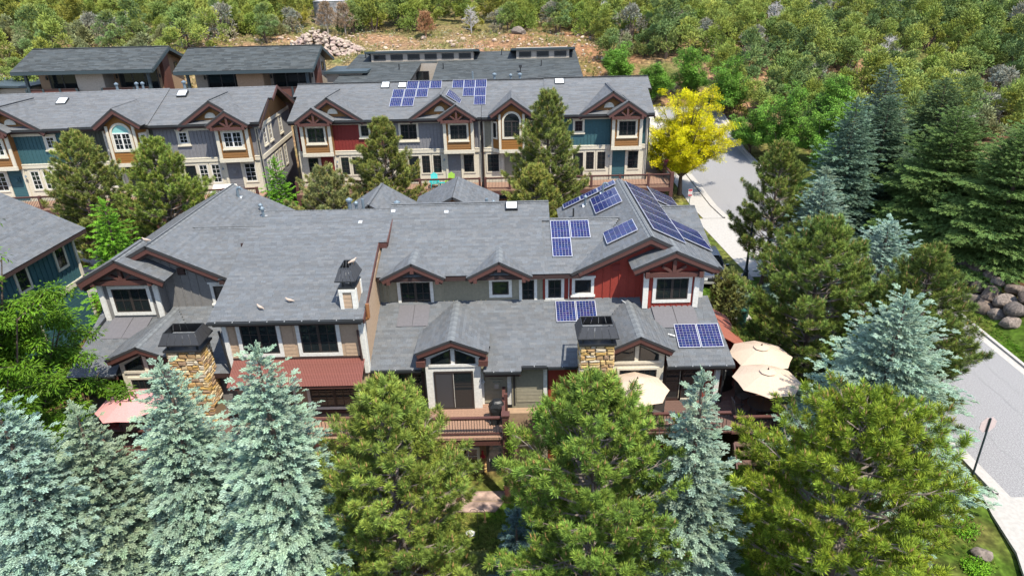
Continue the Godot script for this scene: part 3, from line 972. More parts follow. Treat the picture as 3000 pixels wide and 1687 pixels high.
	beam(u, "rake_board", Vector3(10.06, ly(-26.0) - 0.2, -26.0), Vector3(9.72, 6.65, -30.0), 0.05, 0.24, M.dark_brown)
	# great-room dormer wall
	prism(u, "dormer_wall", [Vector3(4.3, -0.9, -26.2), Vector3(6.85, -0.9, -26.2), Vector3(6.85, 6.0, -26.2), Vector3(5.5, 6.62, -26.2), Vector3(4.3, 6.05, -26.2)], Vector3(0, 0, -1.5), M.cream)
	gable_lights(u, 5.55, -26.2, 5.42, 6.35, 6.0, 1.03, M.cream)
	win(u, Vector3(5.65, 4.28, -26.2), 1.75, 1.3, 0.12, 2, 3, 2, M.cream, M.sash)
	# doors at the right of it
	win(u, Vector3(7.42, 4.0, -26.6), 0.72, 1.95, 0.1, 1, 1, 2, M.dark_brown, M.sash, FACE_FRONT, "door")
	win(u, Vector3(8.25, 4.0, -26.6), 0.78, 1.95, 0.1, 1, 1, 1, M.cream, M.sash, FACE_FRONT, "door")
	box(u, "post", Vector3(9.47, 3.9, -26.4), Vector3(0.22, 2.2, 0.22), M.white)
	tube(u, "downpipe", Vector3(9.75, 5.0, -26.3), Vector3(9.75, 2.95, -26.3), 0.05, 0.05, M.black_metal)
	chimney(u, 2.82, 4.36, -25.35, -26.5, 6.75)
	# panels
	var b := Basis(Vector3.RIGHT, atan(0.4))
	var uy := -b.z
	for c in [[1.86, -30.42], [1.86, -31.7], [2.9, -31.7]]:
		solar(u, Vector3(c[0], 8.53 + (-29.4 - c[1]) * 0.4, c[1]), Vector3.RIGHT, uy, 1.02, 1.40, 6, 9)
	var lb := -Basis(Vector3.RIGHT, atan(LS)).z
	for c in [[1.95, -28.52], [2.98, -28.52], [7.66, -26.9], [8.75, -26.9]]:
		solar(u, Vector3(c[0], ly(c[1]), c[1]), Vector3.RIGHT, lb, 1.02 if c[0] < 5 else 1.08, 1.38 if c[0] < 5 else 1.46, 6, 9)
	var sl := Vector3(1, 0.484, 0).normalized()          # up the left slope
	var sr := Vector3(-1, 0.484, 0).normalized()
	var on_l := func(x: float, z: float) -> Vector3: return Vector3(x, 10.38 - 0.484 * (6.55 - x), z)
	var on_r := func(x: float, z: float) -> Vector3: return Vector3(x, 10.38 - 0.484 * (x - 6.55), z)
	for q in [[4.65, -38.2], [4.65, -36.78]]:
		solar(u, on_l.call(q[0], q[1]), Vector3.BACK, sl, 1.42, 1.68, 9, 6, 0.14)
	solar(u, on_l.call(4.65, -32.2), Vector3.BACK, sl, 1.66, 1.70, 9, 6, 0.14)
	for i in 3:
		solar(u, on_l.call(3.1 + i * 1.06, -39.55), Vector3.BACK, sl, 0.82, 1.18, 5, 6, 0.16)
	for i in 6:
		solar(u, on_r.call(8.5, -30.45 - i * 1.46), Vector3.FORWARD, sr, 1.46, 1.92, 9, 6, 0.14)
	for z in [-31.35, -32.85, -37.95, -39.4]:
		solar(u, on_r.call(10.15, z), Vector3.FORWARD, sr, 1.46, 1.85, 9, 6, 0.14)
	vent(u, on_l.call(5.4, -38.45), 0.55, 0.07, 2)
	vent(u, on_l.call(4.28, -37.84), 0.5, 0.07, 1)
	tube(u, "roof_vent", on_l.call(3.49, -36.95), on_l.call(3.49, -36.95) + Vector3(0, 0.55, 0), 0.05, 0.05, M.black_metal)
	# conduit over the lower dormer
	tube(u, "conduit", Vector3(5.3, 6.93, -29.6), Vector3(7.05, 6.1, -27.6), 0.03, 0.03, M.flashing)
	tube(u, "conduit", Vector3(7.05, 6.1, -27.6), Vector3(7.6, 5.95, -27.5), 0.03, 0.03, M.flashing)
	# deck with rails
	deck(u, [Vector3(3.0, 2.9, -26.5), Vector3(3.0, 2.9, -24.0), Vector3(12.3, 2.9, -24.0), Vector3(12.6, 2.9, -28.2), Vector3(9.5, 2.9, -28.2), Vector3(9.5, 2.9, -26.5)], M.dark_deck)
	railing(u, Vector3(3.0, 2.9, -24.1), Vector3(9.5, 2.9, -24.1), 1.0, true, 0.15)
	railing(u, Vector3(9.5, 2.9, -23.75), Vector3(12.1, 2.9, -23.75), 1.0, true, 0.15)
	railing(u, Vector3(12.2, 2.9, -23.8), Vector3(12.5, 2.9, -28.0), 1.0, true, 0.15)
	for i in 3:
		box(u, "stair_tread", Vector3(10.6, 2.6 - i * 0.3, -23.5 + i * 0.27), Vector3(1.9, 0.06, 0.3), M.dark_deck)
	for s in [9.6, 11.6]:
		beam(u, "stair_stringer", Vector3(s, 2.6, -23.6), Vector3(s, 1.75, -22.85), 0.08, 0.3, M.brown)
	# the tiled lean-to roof over the side entry
	for i in 7:
		var z := -28.6 - i * 0.56
		prism(u, "metal_sheet", [Vector3(10.35, 5.2, z), Vector3(11.75, 4.35, z), Vector3(11.75, 4.35, z - 0.54), Vector3(10.35, 5.2, z - 0.54)], Vector3(0, 0.03, 0), M.rust_flat)
	beam(u, "fascia", Vector3(11.7, 4.2, -28.5), Vector3(11.7, 4.2, -32.5), 0.06, 0.2, M.brown)
	prism(u, "side_wall", [Vector3(10.0, 0.5, -28.9), Vector3(11.5, 0.5, -28.9), Vector3(11.5, 4.3, -28.9), Vector3(10.0, 5.1, -28.9)], Vector3(0, 0, -3.4), M.deep_red)

# the pair of raked panes in a great-room gable
func gable_lights(u: Node3D, x: float, z: float, y0: float, ya: float, ye: float, hw: float, trim: Material):
	for s in [-1.0, 1.0]:
		var pts := [Vector3(x + s * 0.10, y0, z + 0.03), Vector3(x + s * hw, y0, z + 0.03), Vector3(x + s * hw, y0 + (ye - y0) * 0.55, z + 0.03), Vector3(x + s * 0.10, ya - 0.12, z + 0.03)]
		var p := prism(u, "raked_window", pts, Vector3(0, 0, -0.06), M.sash)
		var c: Vector3 = (pts[0] + pts[1] + pts[2] + pts[3]) / 4.0
		var inner := []
		for q in pts: inner.append(c + (q - c) * 0.88 + Vector3(0, 0, 0.006))
		prism(p, "pane", inner, Vector3(0, 0, 0.006), M.glass)
	beam(u, "head_board", Vector3(x - hw - 0.1, y0 - 0.09, z + 0.03), Vector3(x + hw + 0.1, y0 - 0.09, z + 0.03), 0.05, 0.14, trim)

func chimney(u: Node3D, x0: float, x1: float, zf: float, zb: float, top: float):
	var c := box2(u, "chimney", Vector3(x0 + 0.05, -0.9, zb), Vector3(x1 - 0.05, top, zf - 0.05), M.mortar)
	stones(c, Vector3(x0, top - 5.2, zf - 0.06), Vector3.RIGHT, Vector3.BACK, x1 - x0, 5.2)
	stones(c, Vector3(x1 - 0.06, top - 3.0, zf), Vector3.FORWARD, Vector3.RIGHT, zf - zb, 3.0)
	stones(c, Vector3(x0 + 0.06, top - 3.0, zf), Vector3.FORWARD, Vector3.LEFT, zf - zb, 3.0)
	shroud(c, Vector3((x0 + x1) / 2, top, (zf + zb) / 2), x1 - x0 + 0.05, zf - zb + 0.05, 0.5, 0.3)

func deck(u: Node3D, pts: Array, m: Material) -> Node3D:
	# boards laid along x, joined where they are too fine to tell apart
	var o := prism(u, "deck", pts, Vector3(0, -0.06, 0), M.brown)
	var lo := Vector3(1e9, 0, 1e9)
	var hi := Vector3(-1e9, 0, -1e9)
	for p in pts:
		lo = lo.min(p)
		hi = hi.max(p)
	var poly := PackedVector2Array()
	for p in pts: poly.append(Vector2(p.x, p.z))
	var y: float = pts[0].y
	var z := lo.z + 0.07
	while z < hi.z:
		var xs := []
		for i in poly.size():
			var a := poly[i]
			var b := poly[(i + 1) % poly.size()]
			if (a.y - z) * (b.y - z) < 0: xs.append(lerpf(a.x, b.x, (z - a.y) / (b.y - a.y)))
		xs.sort()
		for i in range(0, xs.size() - 1, 2):
			box2(o, "deck_board", Vector3(xs[i], y, z - 0.066), Vector3(xs[i + 1], y + 0.025, z + 0.066), m)
		z += 0.14
	return o

func front_sage():
	var u := thing("sage_townhouse", "sage green board-and-batten townhouse between the red and the tan ones in the front row", "townhouse", Vector3(-2.8, -0.9, -35), "townhouses of the front row")
	prism(u, "upper_wall", [Vector3(-6.95, 2, -30), Vector3(1.34, 2, -30), Vector3(1.34, 8.4, -30), Vector3(-6.95, 8.4, -30)], Vector3(0, 0, -9.6), M.sage)
	prism(u, "attic_wall", [Vector3(1.33, 8.35, -30), Vector3(1.33, 10.45, -34.4), Vector3(1.33, 8.35, -39)], Vector3(-8.2, 0, 0), M.sage)
	lower_body(u, -6.9, 1.42, -26.62, M.sage)
	var zf := -29.4
	roof(u, [Vector3(-6.9, 8.53, zf), Vector3(1.42, 8.53, zf), Vector3(1.42, 10.07, -33.01), Vector3(1.85, 10.07, -33.01), Vector3(1.85, 10.66, -34.4), Vector3(-6.75, 10.66, -34.4)], ROOF_C, M.slab)
	roof(u, [Vector3(-6.75, 10.66, -34.4), Vector3(1.85, 10.66, -34.4), Vector3(1.85, 8.53, -39.4), Vector3(-6.75, 8.53, -39.4)], ROOF_C, M.slab)
	ridge_line(u, Vector3(-6.75, 10.66, -34.4), Vector3(1.85, 10.66, -34.4), 0.43, ROOF_C)
	beam(u, "fascia", Vector3(-6.85, 8.36, -29.42), Vector3(1.4, 8.36, -29.42), 0.05, 0.22, M.dark_brown)
	battens(u, Vector3(-6.8, 6.85, -30), Vector3(1.3, 6.85, -30), Vector3.BACK, func(t): return 8.38, M.sage, 0.235, [[0.55, 6.5, 2.85, 8.35], [5.3, 6.85, 6.8, 8.35], [6.85, 6.7, 7.95, 8.2]])
	# two little gables on the eave
	for x in [-5.1, -0.82]:
		prism(u, "dormer_wall", [Vector3(x - 1.2, 8.25, -29.97), Vector3(x + 1.2, 8.25, -29.97), Vector3(x + 1.2, 8.45, -29.97), Vector3(x, 9.05, -29.97), Vector3(x - 1.2, 8.45, -29.97)], Vector3(0, 0, -0.9), M.sage)
		for i in 6:
			var bx: float = x - 0.9 + i * 0.36
			box(u, "batten", Vector3(bx, 8.42 + (0.9 - absf(bx - x)) * 0.22, -29.95), Vector3(0.05, 0.3 + (0.9 - absf(bx - x)) * 0.45, 0.035), M.sage)
		dormer_roof(u, x, 9.28, -29.2, -31.7, 1.6, 0.80, -29.75, ROOF_C)
		for s in [-1.2, 0.0, 1.2]:
			box(u, "outlooker", Vector3(x + s, 8.86 - absf(s) * 0.48, -29.45), Vector3(0.18, 0.22, 0.5), M.brown)
	win(u, Vector3(-5.12, 7.36, -29.98), 1.5, 1.25, 0.16, 2, 2, 2, M.white, M.sash)
	win(u, Vector3(-0.8, 7.56, -30), 0.84, 0.74, 0.16, 1, 1, 1, M.white, M.sash)
	win(u, Vector3(0.6, 7.42, -30), 0.62, 1.12, 0.15, 1, 2, 2, M.white, M.sash)
	var sk := prism(u, "membrane", [Vector3(-5.95, ly(-29.75) + 0.06, -29.75), Vector3(-4.4, ly(-29.75) + 0.06, -29.75), Vector3(-4.42, ly(-28.45) + 0.06, -28.45), Vector3(-5.97, ly(-28.45) + 0.06, -28.45)], Vector3(0, 0.012, 0), M.membrane)
	beam(sk, "seam", Vector3(-5.17, ly(-29.75) + 0.078, -29.74), Vector3(-5.19, ly(-28.45) + 0.078, -28.46), 0.015, 0.01, M.slab)
	# lower roof round the great-room dormer
	var x := -3.03
	roof(u, [Vector3(-6.95, ly(-26.1), -26.1), Vector3(-4.5, ly(-26.1), -26.1), Vector3(-4.75, ly(-27.2), -27.2), Vector3(x, 6.8, -29.88), Vector3(x, 6.85, -30), Vector3(-6.95, 6.85, -30)], ROOF_C, M.slab)
	roof(u, [Vector3(-1.6, ly(-25.9), -25.9), Vector3(0.15, ly(-25.9), -25.9), Vector3(0.15, ly(-26.15), -26.15), Vector3(1.36, ly(-26.15), -26.15), Vector3(1.36, 6.85, -30), Vector3(x, 6.85, -30), Vector3(x, 6.8, -29.88), Vector3(-1.3, ly(-27.2), -27.2)], ROOF_C, M.slab)
	dormer_roof(u, x, 6.90, -25.8, -30.0, 1.68, 0.66, -27.85, ROOF_C)
	prism(u, "dormer_wall", [Vector3(-4.35, 2.6, -26.2), Vector3(-1.75, 2.6, -26.2), Vector3(-1.75, 6.1, -26.2), Vector3(x, 6.6, -26.2), Vector3(-4.35, 6.1, -26.2)], Vector3(0, 0, -1.5), M.white)
	for s in [-4.5, -1.6]:
		box(u, "bracket_block", Vector3(s, 5.62, -26.05), Vector3(0.42, 0.28, 0.4), M.brown)
	gable_lights(u, x, -26.2, 5.45, 6.33, 6.0, 1.05, M.white)
	gutter(u, Vector3(-6.9, ly(-26.1), -26.1), Vector3(-4.55, ly(-26.1), -26.1))
	gutter(u, Vector3(-1.55, ly(-25.9), -25.9), Vector3(0.13, ly(-25.9), -25.9))
	gutter(u, Vector3(0.17, ly(-26.15), -26.15), Vector3(1.36, ly(-26.15), -26.15))
	beam(u, "fascia", Vector3(-1.55, ly(-25.9) - 0.24, -26.0), Vector3(0.13, ly(-25.9) - 0.24, -26.0), 0.05, 0.2, M.dark_brown)
	# sliding door with a screen leaf
	var d := put(u, "sliding_door", ring_mesh(1.86, 2.12, 0.08, -0.02, 0.05), M.sash, Transform3D(Basis.IDENTITY, Vector3(-3.05, 3.98, -26.2)))
	box(d, "screen", Vector3(-3.52, 3.98, -26.17), Vector3(0.86, 1.98, 0.02), M.screen)
	put(d, "screen_frame", ring_mesh(0.9, 2.02, 0.05, 0.0, 0.03), M.sash, Transform3D(Basis.IDENTITY, Vector3(-3.52, 3.98, -26.17)))
	box(d, "pane", Vector3(-2.62, 3.98, -26.19), Vector3(0.84, 1.96, 0.015), M.glass)
	# wall lights, trims and the panel of lap siding with a vent
	win(u, Vector3(-5.35, 3.95, -26.62), 1.5, 1.5, 0.1, 2, 2, 3, M.dark_brown, M.sash)
	for s in [-1.75, -0.43]:
		box(u, "corner_board", Vector3(s, 3.85, -26.56), Vector3(0.2, 1.95, 0.1), M.white)
	lap_boards(u, Vector3(-1.64, 0, -26.62), Vector3.RIGHT, Vector3.BACK, 2.95, 4.8, func(y): return [0.0, 1.11], M.sage, 0.2)
	lap_boards(u, Vector3(-0.1, 0, -26.62), Vector3.RIGHT, Vector3.BACK, 2.95, 4.9, func(y): return [0.0, 1.5], M.sage, 0.2)
	var v := box(u, "wall_vent", Vector3(-1.07, 4.0, -26.585), Vector3(0.62, 0.62, 0.05), M.sage)
	box(v, "vent_hood", Vector3(-1.05, 3.98, -26.53), Vector3(0.32, 0.36, 0.1), M.sage)
	box(v, "vent_louvre", Vector3(-1.05, 3.95, -26.475), Vector3(0.2, 0.22, 0.02), M.stucco_grey)
	tube(u, "wall_light", Vector3(-1.68, 4.45, -26.35), Vector3(-1.68, 4.3, -26.35), 0.03, 0.1, M.flashing)
	tube(u, "downpipe", Vector3(-0.2, 4.75, -26.4), Vector3(-0.2, 2.9, -26.4), 0.05, 0.05, M.black_metal)
	box(u, "corner_board", Vector3(1.3, 3.85, -26.58), Vector3(0.18, 2.0, 0.08), M.white)
	# deck on brown posts over the patio
	deck(u, [Vector3(-4.3, 2.9, -26.55), Vector3(-4.3, 2.9, -23.95), Vector3(-0.75, 2.9, -23.95), Vector3(-0.75, 2.9, -26.55)], M.deck)
	beam(u, "deck_beam", Vector3(-4.3, 2.62, -24.0), Vector3(-0.75, 2.62, -24.0), 0.1, 0.36, M.brown)
	beam(u, "deck_trim", Vector3(-4.3, 2.84, -23.93), Vector3(-0.7, 2.84, -23.93), 0.06, 0.1, M.deck)
	railing(u, Vector3(-4.25, 2.92, -24.05), Vector3(-0.78, 2.92, -24.05), 0.98)
	railing(u, Vector3(-0.7, 2.92, -24.3), Vector3(-0.7, 2.92, -26.5), 0.98)
	box(u, "deck_post", Vector3(-0.6, 1.6, -24.0), Vector3(0.3, 5.0, 0.3), M.brown)
	box(u, "post_cap", Vector3(-0.6, 4.12, -24.0), Vector3(0.38, 0.06, 0.38), M.brown)
	box(u, "deck_post", Vector3(-2.95, 0.85, -24.05), Vector3(0.24, 3.5, 0.24), M.brown)
	box(u, "rail_post", Vector3(-0.6, 3.5, -25.4), Vector3(0.16, 1.5, 0.16), M.brown)
	# walk-out level below
	box2(u, "basement_wall", Vector3(-5.5, -0.9, -26.3), Vector3(1.0, 2.83, -25.85), M.stucco_tan)
	win(u, Vector3(-2.55, 0.32, -25.85), 1.0, 0.95, 0.08, 1, 2, 2, M.cream, M.white_sash)
	for k in 7:
		box(u, "batten", Vector3(-1.88 + k * 0.07 - 0.1, 0.9, -25.83), Vector3(0.02, 1.9, 0.03), M.amber)
	stones(u, Vector3(-3.4, -0.9, -25.85), Vector3.RIGHT, Vector3.BACK, 1.75, 0.75)
	var bd := win(u, Vector3(-1.2, 0.14, -25.85), 0.72, 1.98, 0.08, 1, 1, 1, M.sash, M.sash, FACE_FRONT, "door")
	box(bd, "handle", Vector3(-1.5, 0.1, -25.79), Vector3(0.03, 0.14, 0.04), M.flashing)
	# roof fittings
	skylight(u, Vector3(-0.16, 10.50, -34.02), 0.426, 0.66, 0.62)
	for q in [[-3.7, -33.76], [-6.6, -33.9]]:
		box(u, "flashing", Vector3(q[0], 8.53 + (zf - q[1]) * 0.426 + 0.04, q[1]), Vector3(0.22, 0.03, 0.2), M.flashing, Basis(Vector3.RIGHT, 0.45))
	vent(u, Vector3(-6.75, 9.7, -36.0), 0.55, 0.11, 1)
	vent(u, Vector3(-1.65, 9.15, -37.3), 0.9, 0.09, 0)
	vent(u, Vector3(-1.25, 9.15, -37.3), 0.6, 0.08, 1)
	# garage-side gables showing over the ridge
	for q in [[-3.56, 10.55, 1.6], [-8.4, 10.2, 1.3]]:
		for sg in [-1.0, 1.0]:
			roof(u, [Vector3(q[0], q[1], -36.0), Vector3(q[0], q[1], -40.5), Vector3(q[0] + sg * q[2] * 1.6, q[1] - 1.25, -40.5), Vector3(q[0] + sg * q[2] * 1.6, q[1] - 1.25, -36.0)], ROOF_C, M.slab)

func front_tan():
	var u := thing("tan_townhouse", "tan lap-sided townhouse with long plain roof and rusty metal awning", "townhouse", Vector3(-10.5, -0.9, -33), "townhouses of the front row")
	# body: tall front, side wall rising with the roof
	prism(u, "wall", [Vector3(-13.35, -1.2, -26.05), Vector3(-13.35, 8.0, -26.05), Vector3(-13.35, 10.2, -34.3), Vector3(-13.35, 8.0, -40), Vector3(-13.35, -1.2, -40)], Vector3(6.37, 0, 0), M.tan)
	var rz := -34.3
	var ry := 10.47
	roof(u, [Vector3(-13.72, 8.2, -25.6), Vector3(-6.82, 8.2, -25.6), Vector3(-7.02, 9.687, -31.3), Vector3(-6.6, 9.687, -31.3), Vector3(-6.6, ry, rz), Vector3(-14.1, ry, rz)], ROOF_C, M.slab, 0.16)
	roof(u, [Vector3(-14.1, ry, rz), Vector3(-6.6, ry, rz), Vector3(-6.6, 8.0, -40), Vector3(-14.1, 8.0, -40)], ROOF_C, M.slab, 0.16)
	ridge_line(u, Vector3(-14.1, ry, rz), Vector3(-6.6, ry, rz), 0.36, ROOF_C)
	gutter(u, Vector3(-13.75, 8.18, -25.6), Vector3(-6.82, 8.18, -25.6))
	beam(u, "fascia", Vector3(-13.6, 7.97, -25.7), Vector3(-6.95, 7.97, -25.7), 0.05, 0.14, M.dark_brown)
	beam(u, "rake_board", Vector3(-6.8, 8.06, -25.62), Vector3(-7.0, 9.55, -31.3), 0.05, 0.24, M.brown)
	beam(u, "rake_board", Vector3(-6.57, 9.55, -31.3), Vector3(-6.57, ry - 0.12, rz), 0.05, 0.26, M.brown)
	beam(u, "rake_board", Vector3(-6.58, ry - 0.1, rz), Vector3(-6.58, 8.0, -39.9), 0.05, 0.26, M.brown)
	box(u, "rake_return", Vector3(-6.8, 9.5, -31.28), Vector3(0.42, 0.28, 0.06), M.brown)
	for z in [-33.9, -33.3]:
		box(u, "outlooker", Vector3(-6.66, ry - 0.25 - (rz - z) * -0.31, z), Vector3(0.2, 0.2, 0.16), M.dark_brown)
	box(u, "rake_return", Vector3(-14.02, 9.55, -31.5), Vector3(0.3, 0.3, 0.06), M.dark_brown)
	# lap siding on the front and the side
	lap_boards(u, Vector3(-13.2, 0, -26.05), Vector3.RIGHT, Vector3.BACK, 6.05, 7.98, func(y): return [0.0, 6.05], M.tan, 0.2, [[0.35, 6.1, 2.5, 7.9], [3.0, 6.1, 5.3, 7.9]])
	lap_boards(u, Vector3(-6.98, 0, -26.2), Vector3.FORWARD, Vector3.RIGHT, 5.0, 9.5, func(y): return [maxf(0.0, (y - 7.9) / 0.265), maxf(0.2, 8.0 if y > 8.6 else (y - 5.05) / LS)], M.tan, 0.2)
	for s in [-13.25, -7.06]:
		box(u, "corner_board", Vector3(s, 6.6, -26.0), Vector3(0.2, 2.8, 0.12), M.white)
	box(u, "corner_board", Vector3(-6.95, 6.4, -26.17), Vector3(0.08, 2.5, 0.24), M.white)
	tube(u, "downpipe", Vector3(-13.45, 7.6, -25.85), Vector3(-13.35, 5.4, -25.95), 0.055, 0.055, M.black_metal)
	tube(u, "downpipe", Vector3(-7.2, 7.5, -25.85), Vector3(-7.15, 5.2, -25.9), 0.05, 0.05, M.dark_brown)
	tube(u, "overflow_pipe", Vector3(-6.72, 7.95, -26.2), Vector3(-6.72, 8.62, -26.25), 0.09, 0.09, M.copper)
	tube(u, "overflow_pipe", Vector3(-6.72, 7.95, -26.2), Vector3(-6.95, 7.85, -26.2), 0.09, 0.09, M.copper)
	win(u, Vector3(-11.75, 7.04, -26.05), 1.66, 1.5, 0.17, 2, 2, 3, M.white, M.sash)
	win(u, Vector3(-9.05, 7.04, -26.05), 1.66, 1.5, 0.17, 2, 2, 3, M.white, M.sash)
	# corrugated awning in sheets
	for i in 7:
		var x0 := -13.15 + i * 0.87
		var mb := MB.new()
		for k in 12:
			var a := x0 + k * 0.0725
			var pk := Vector3(0, 0.03, 0)
			var t0 := Vector3(a, 6.0, -26.02)
			var b0 := Vector3(a, 5.28, -24.75)
			var w := Vector3(0.03625, 0, 0)
			mb.quad(b0, b0 + w + pk, t0 + w + pk, t0, Vector3(-1, 1, 0))
			mb.quad(b0 + w + pk, b0 + w * 2, t0 + w * 2, t0 + w + pk, Vector3(1, 1, 0))
		put(u, "awning_sheet", mb.mesh(), M.rust, Transform3D.IDENTITY)
	beam(u, "awning_beam", Vector3(-13.15, 5.18, -24.85), Vector3(-7.1, 5.18, -24.85), 0.1, 0.14, M.brown)
	for s in [-13.0, -10.1, -7.25]:
		beam(u, "awning_bracket", Vector3(s, 5.1, -24.9), Vector3(s, 4.4, -26.0), 0.1, 0.1, M.brown)
	beam(u, "awning_ledger", Vector3(-13.15, 6.02, -26.0), Vector3(-7.1, 6.02, -26.0), 0.05, 0.14, M.dark_brown)
	# main-floor windows and brown panel below
	win(u, Vector3(-8.75, 4.1, -26.05), 2.3, 1.6, 0.14, 2, 3, 4, M.white, M.sash)
	win(u, Vector3(-11.7, 4.1, -26.05), 2.0, 1.6, 0.14, 2, 3, 4, M.white, M.sash)
	beam(u, "belly_band", Vector3(-13.3, 3.0, -26.0), Vector3(-7.0, 3.0, -26.0), 0.08, 0.22, M.brown)
	deck(u, [Vector3(-13.2, 2.9, -26.0), Vector3(-13.2, 2.9, -24.1), Vector3(-4.4, 2.9, -24.1), Vector3(-4.4, 2.9, -26.0)], M.deck)
	beam(u, "deck_beam", Vector3(-13.2, 2.62, -24.15), Vector3(-4.4, 2.62, -24.15), 0.1, 0.36, M.brown)
	railing(u, Vector3(-13.1, 2.92, -24.2), Vector3(-4.45, 2.92, -24.2), 0.98, true, 0.16)
	# chimney box of lap siding with white corners
	var cz := -26.3
	var c := box2(u, "chimney", Vector3(-7.9, 8.0, cz - 1.15), Vector3(-7.2, 9.35, cz), M.tan)
	lap_boards(c, Vector3(-7.8, 0, cz), Vector3.RIGHT, Vector3.BACK, 8.3, 9.25, func(y): return [0.0, 0.5], M.tan, 0.2)
	lap_boards(c, Vector3(-7.2, 0, cz), Vector3.FORWARD, Vector3.RIGHT, 8.3, 9.25, func(y): return [0.1, clampf((y - 8.3) / 0.265, 0.2, 1.1)], M.tan, 0.2)
	for s in [-7.83, -7.27]:
		box(c, "corner_board", Vector3(s, 8.78, cz + 0.04), Vector3(0.16, 1.12, 0.07), M.white)
	box(c, "corner_board", Vector3(-7.17, 8.78, cz - 0.07), Vector3(0.06, 1.12, 0.18), M.white)
	box(c, "corner_board", Vector3(-7.17, 9.0, cz - 1.06), Vector3(0.06, 0.7, 0.18), M.white)
	box(c, "top_board", Vector3(-7.55, 9.28, cz + 0.05), Vector3(0.74, 0.14, 0.06), M.white)
	shroud(c, Vector3(-7.55, 9.35, cz - 0.57), 0.66, 1.15, 0.55, 0.3)
	vent(u, Vector3(-13.65, 10.3, -33.78), 0.45, 0.07, 1)
	box(u, "flashing", Vector3(-8.25, 10.19, -33.04), Vector3(0.2, 0.03, 0.25), M.flashing, Basis(Vector3.RIGHT, 0.3))
	vent(u, Vector3(-9.45, 9.75, -35.9), 0.75, 0.11, 1)
	vent(u, Vector3(-9.08, 9.75, -35.9), 0.55, 0.08, 1)
	vent(u, Vector3(-8.68, 9.75, -35.9), 0.85, 0.08, 0)

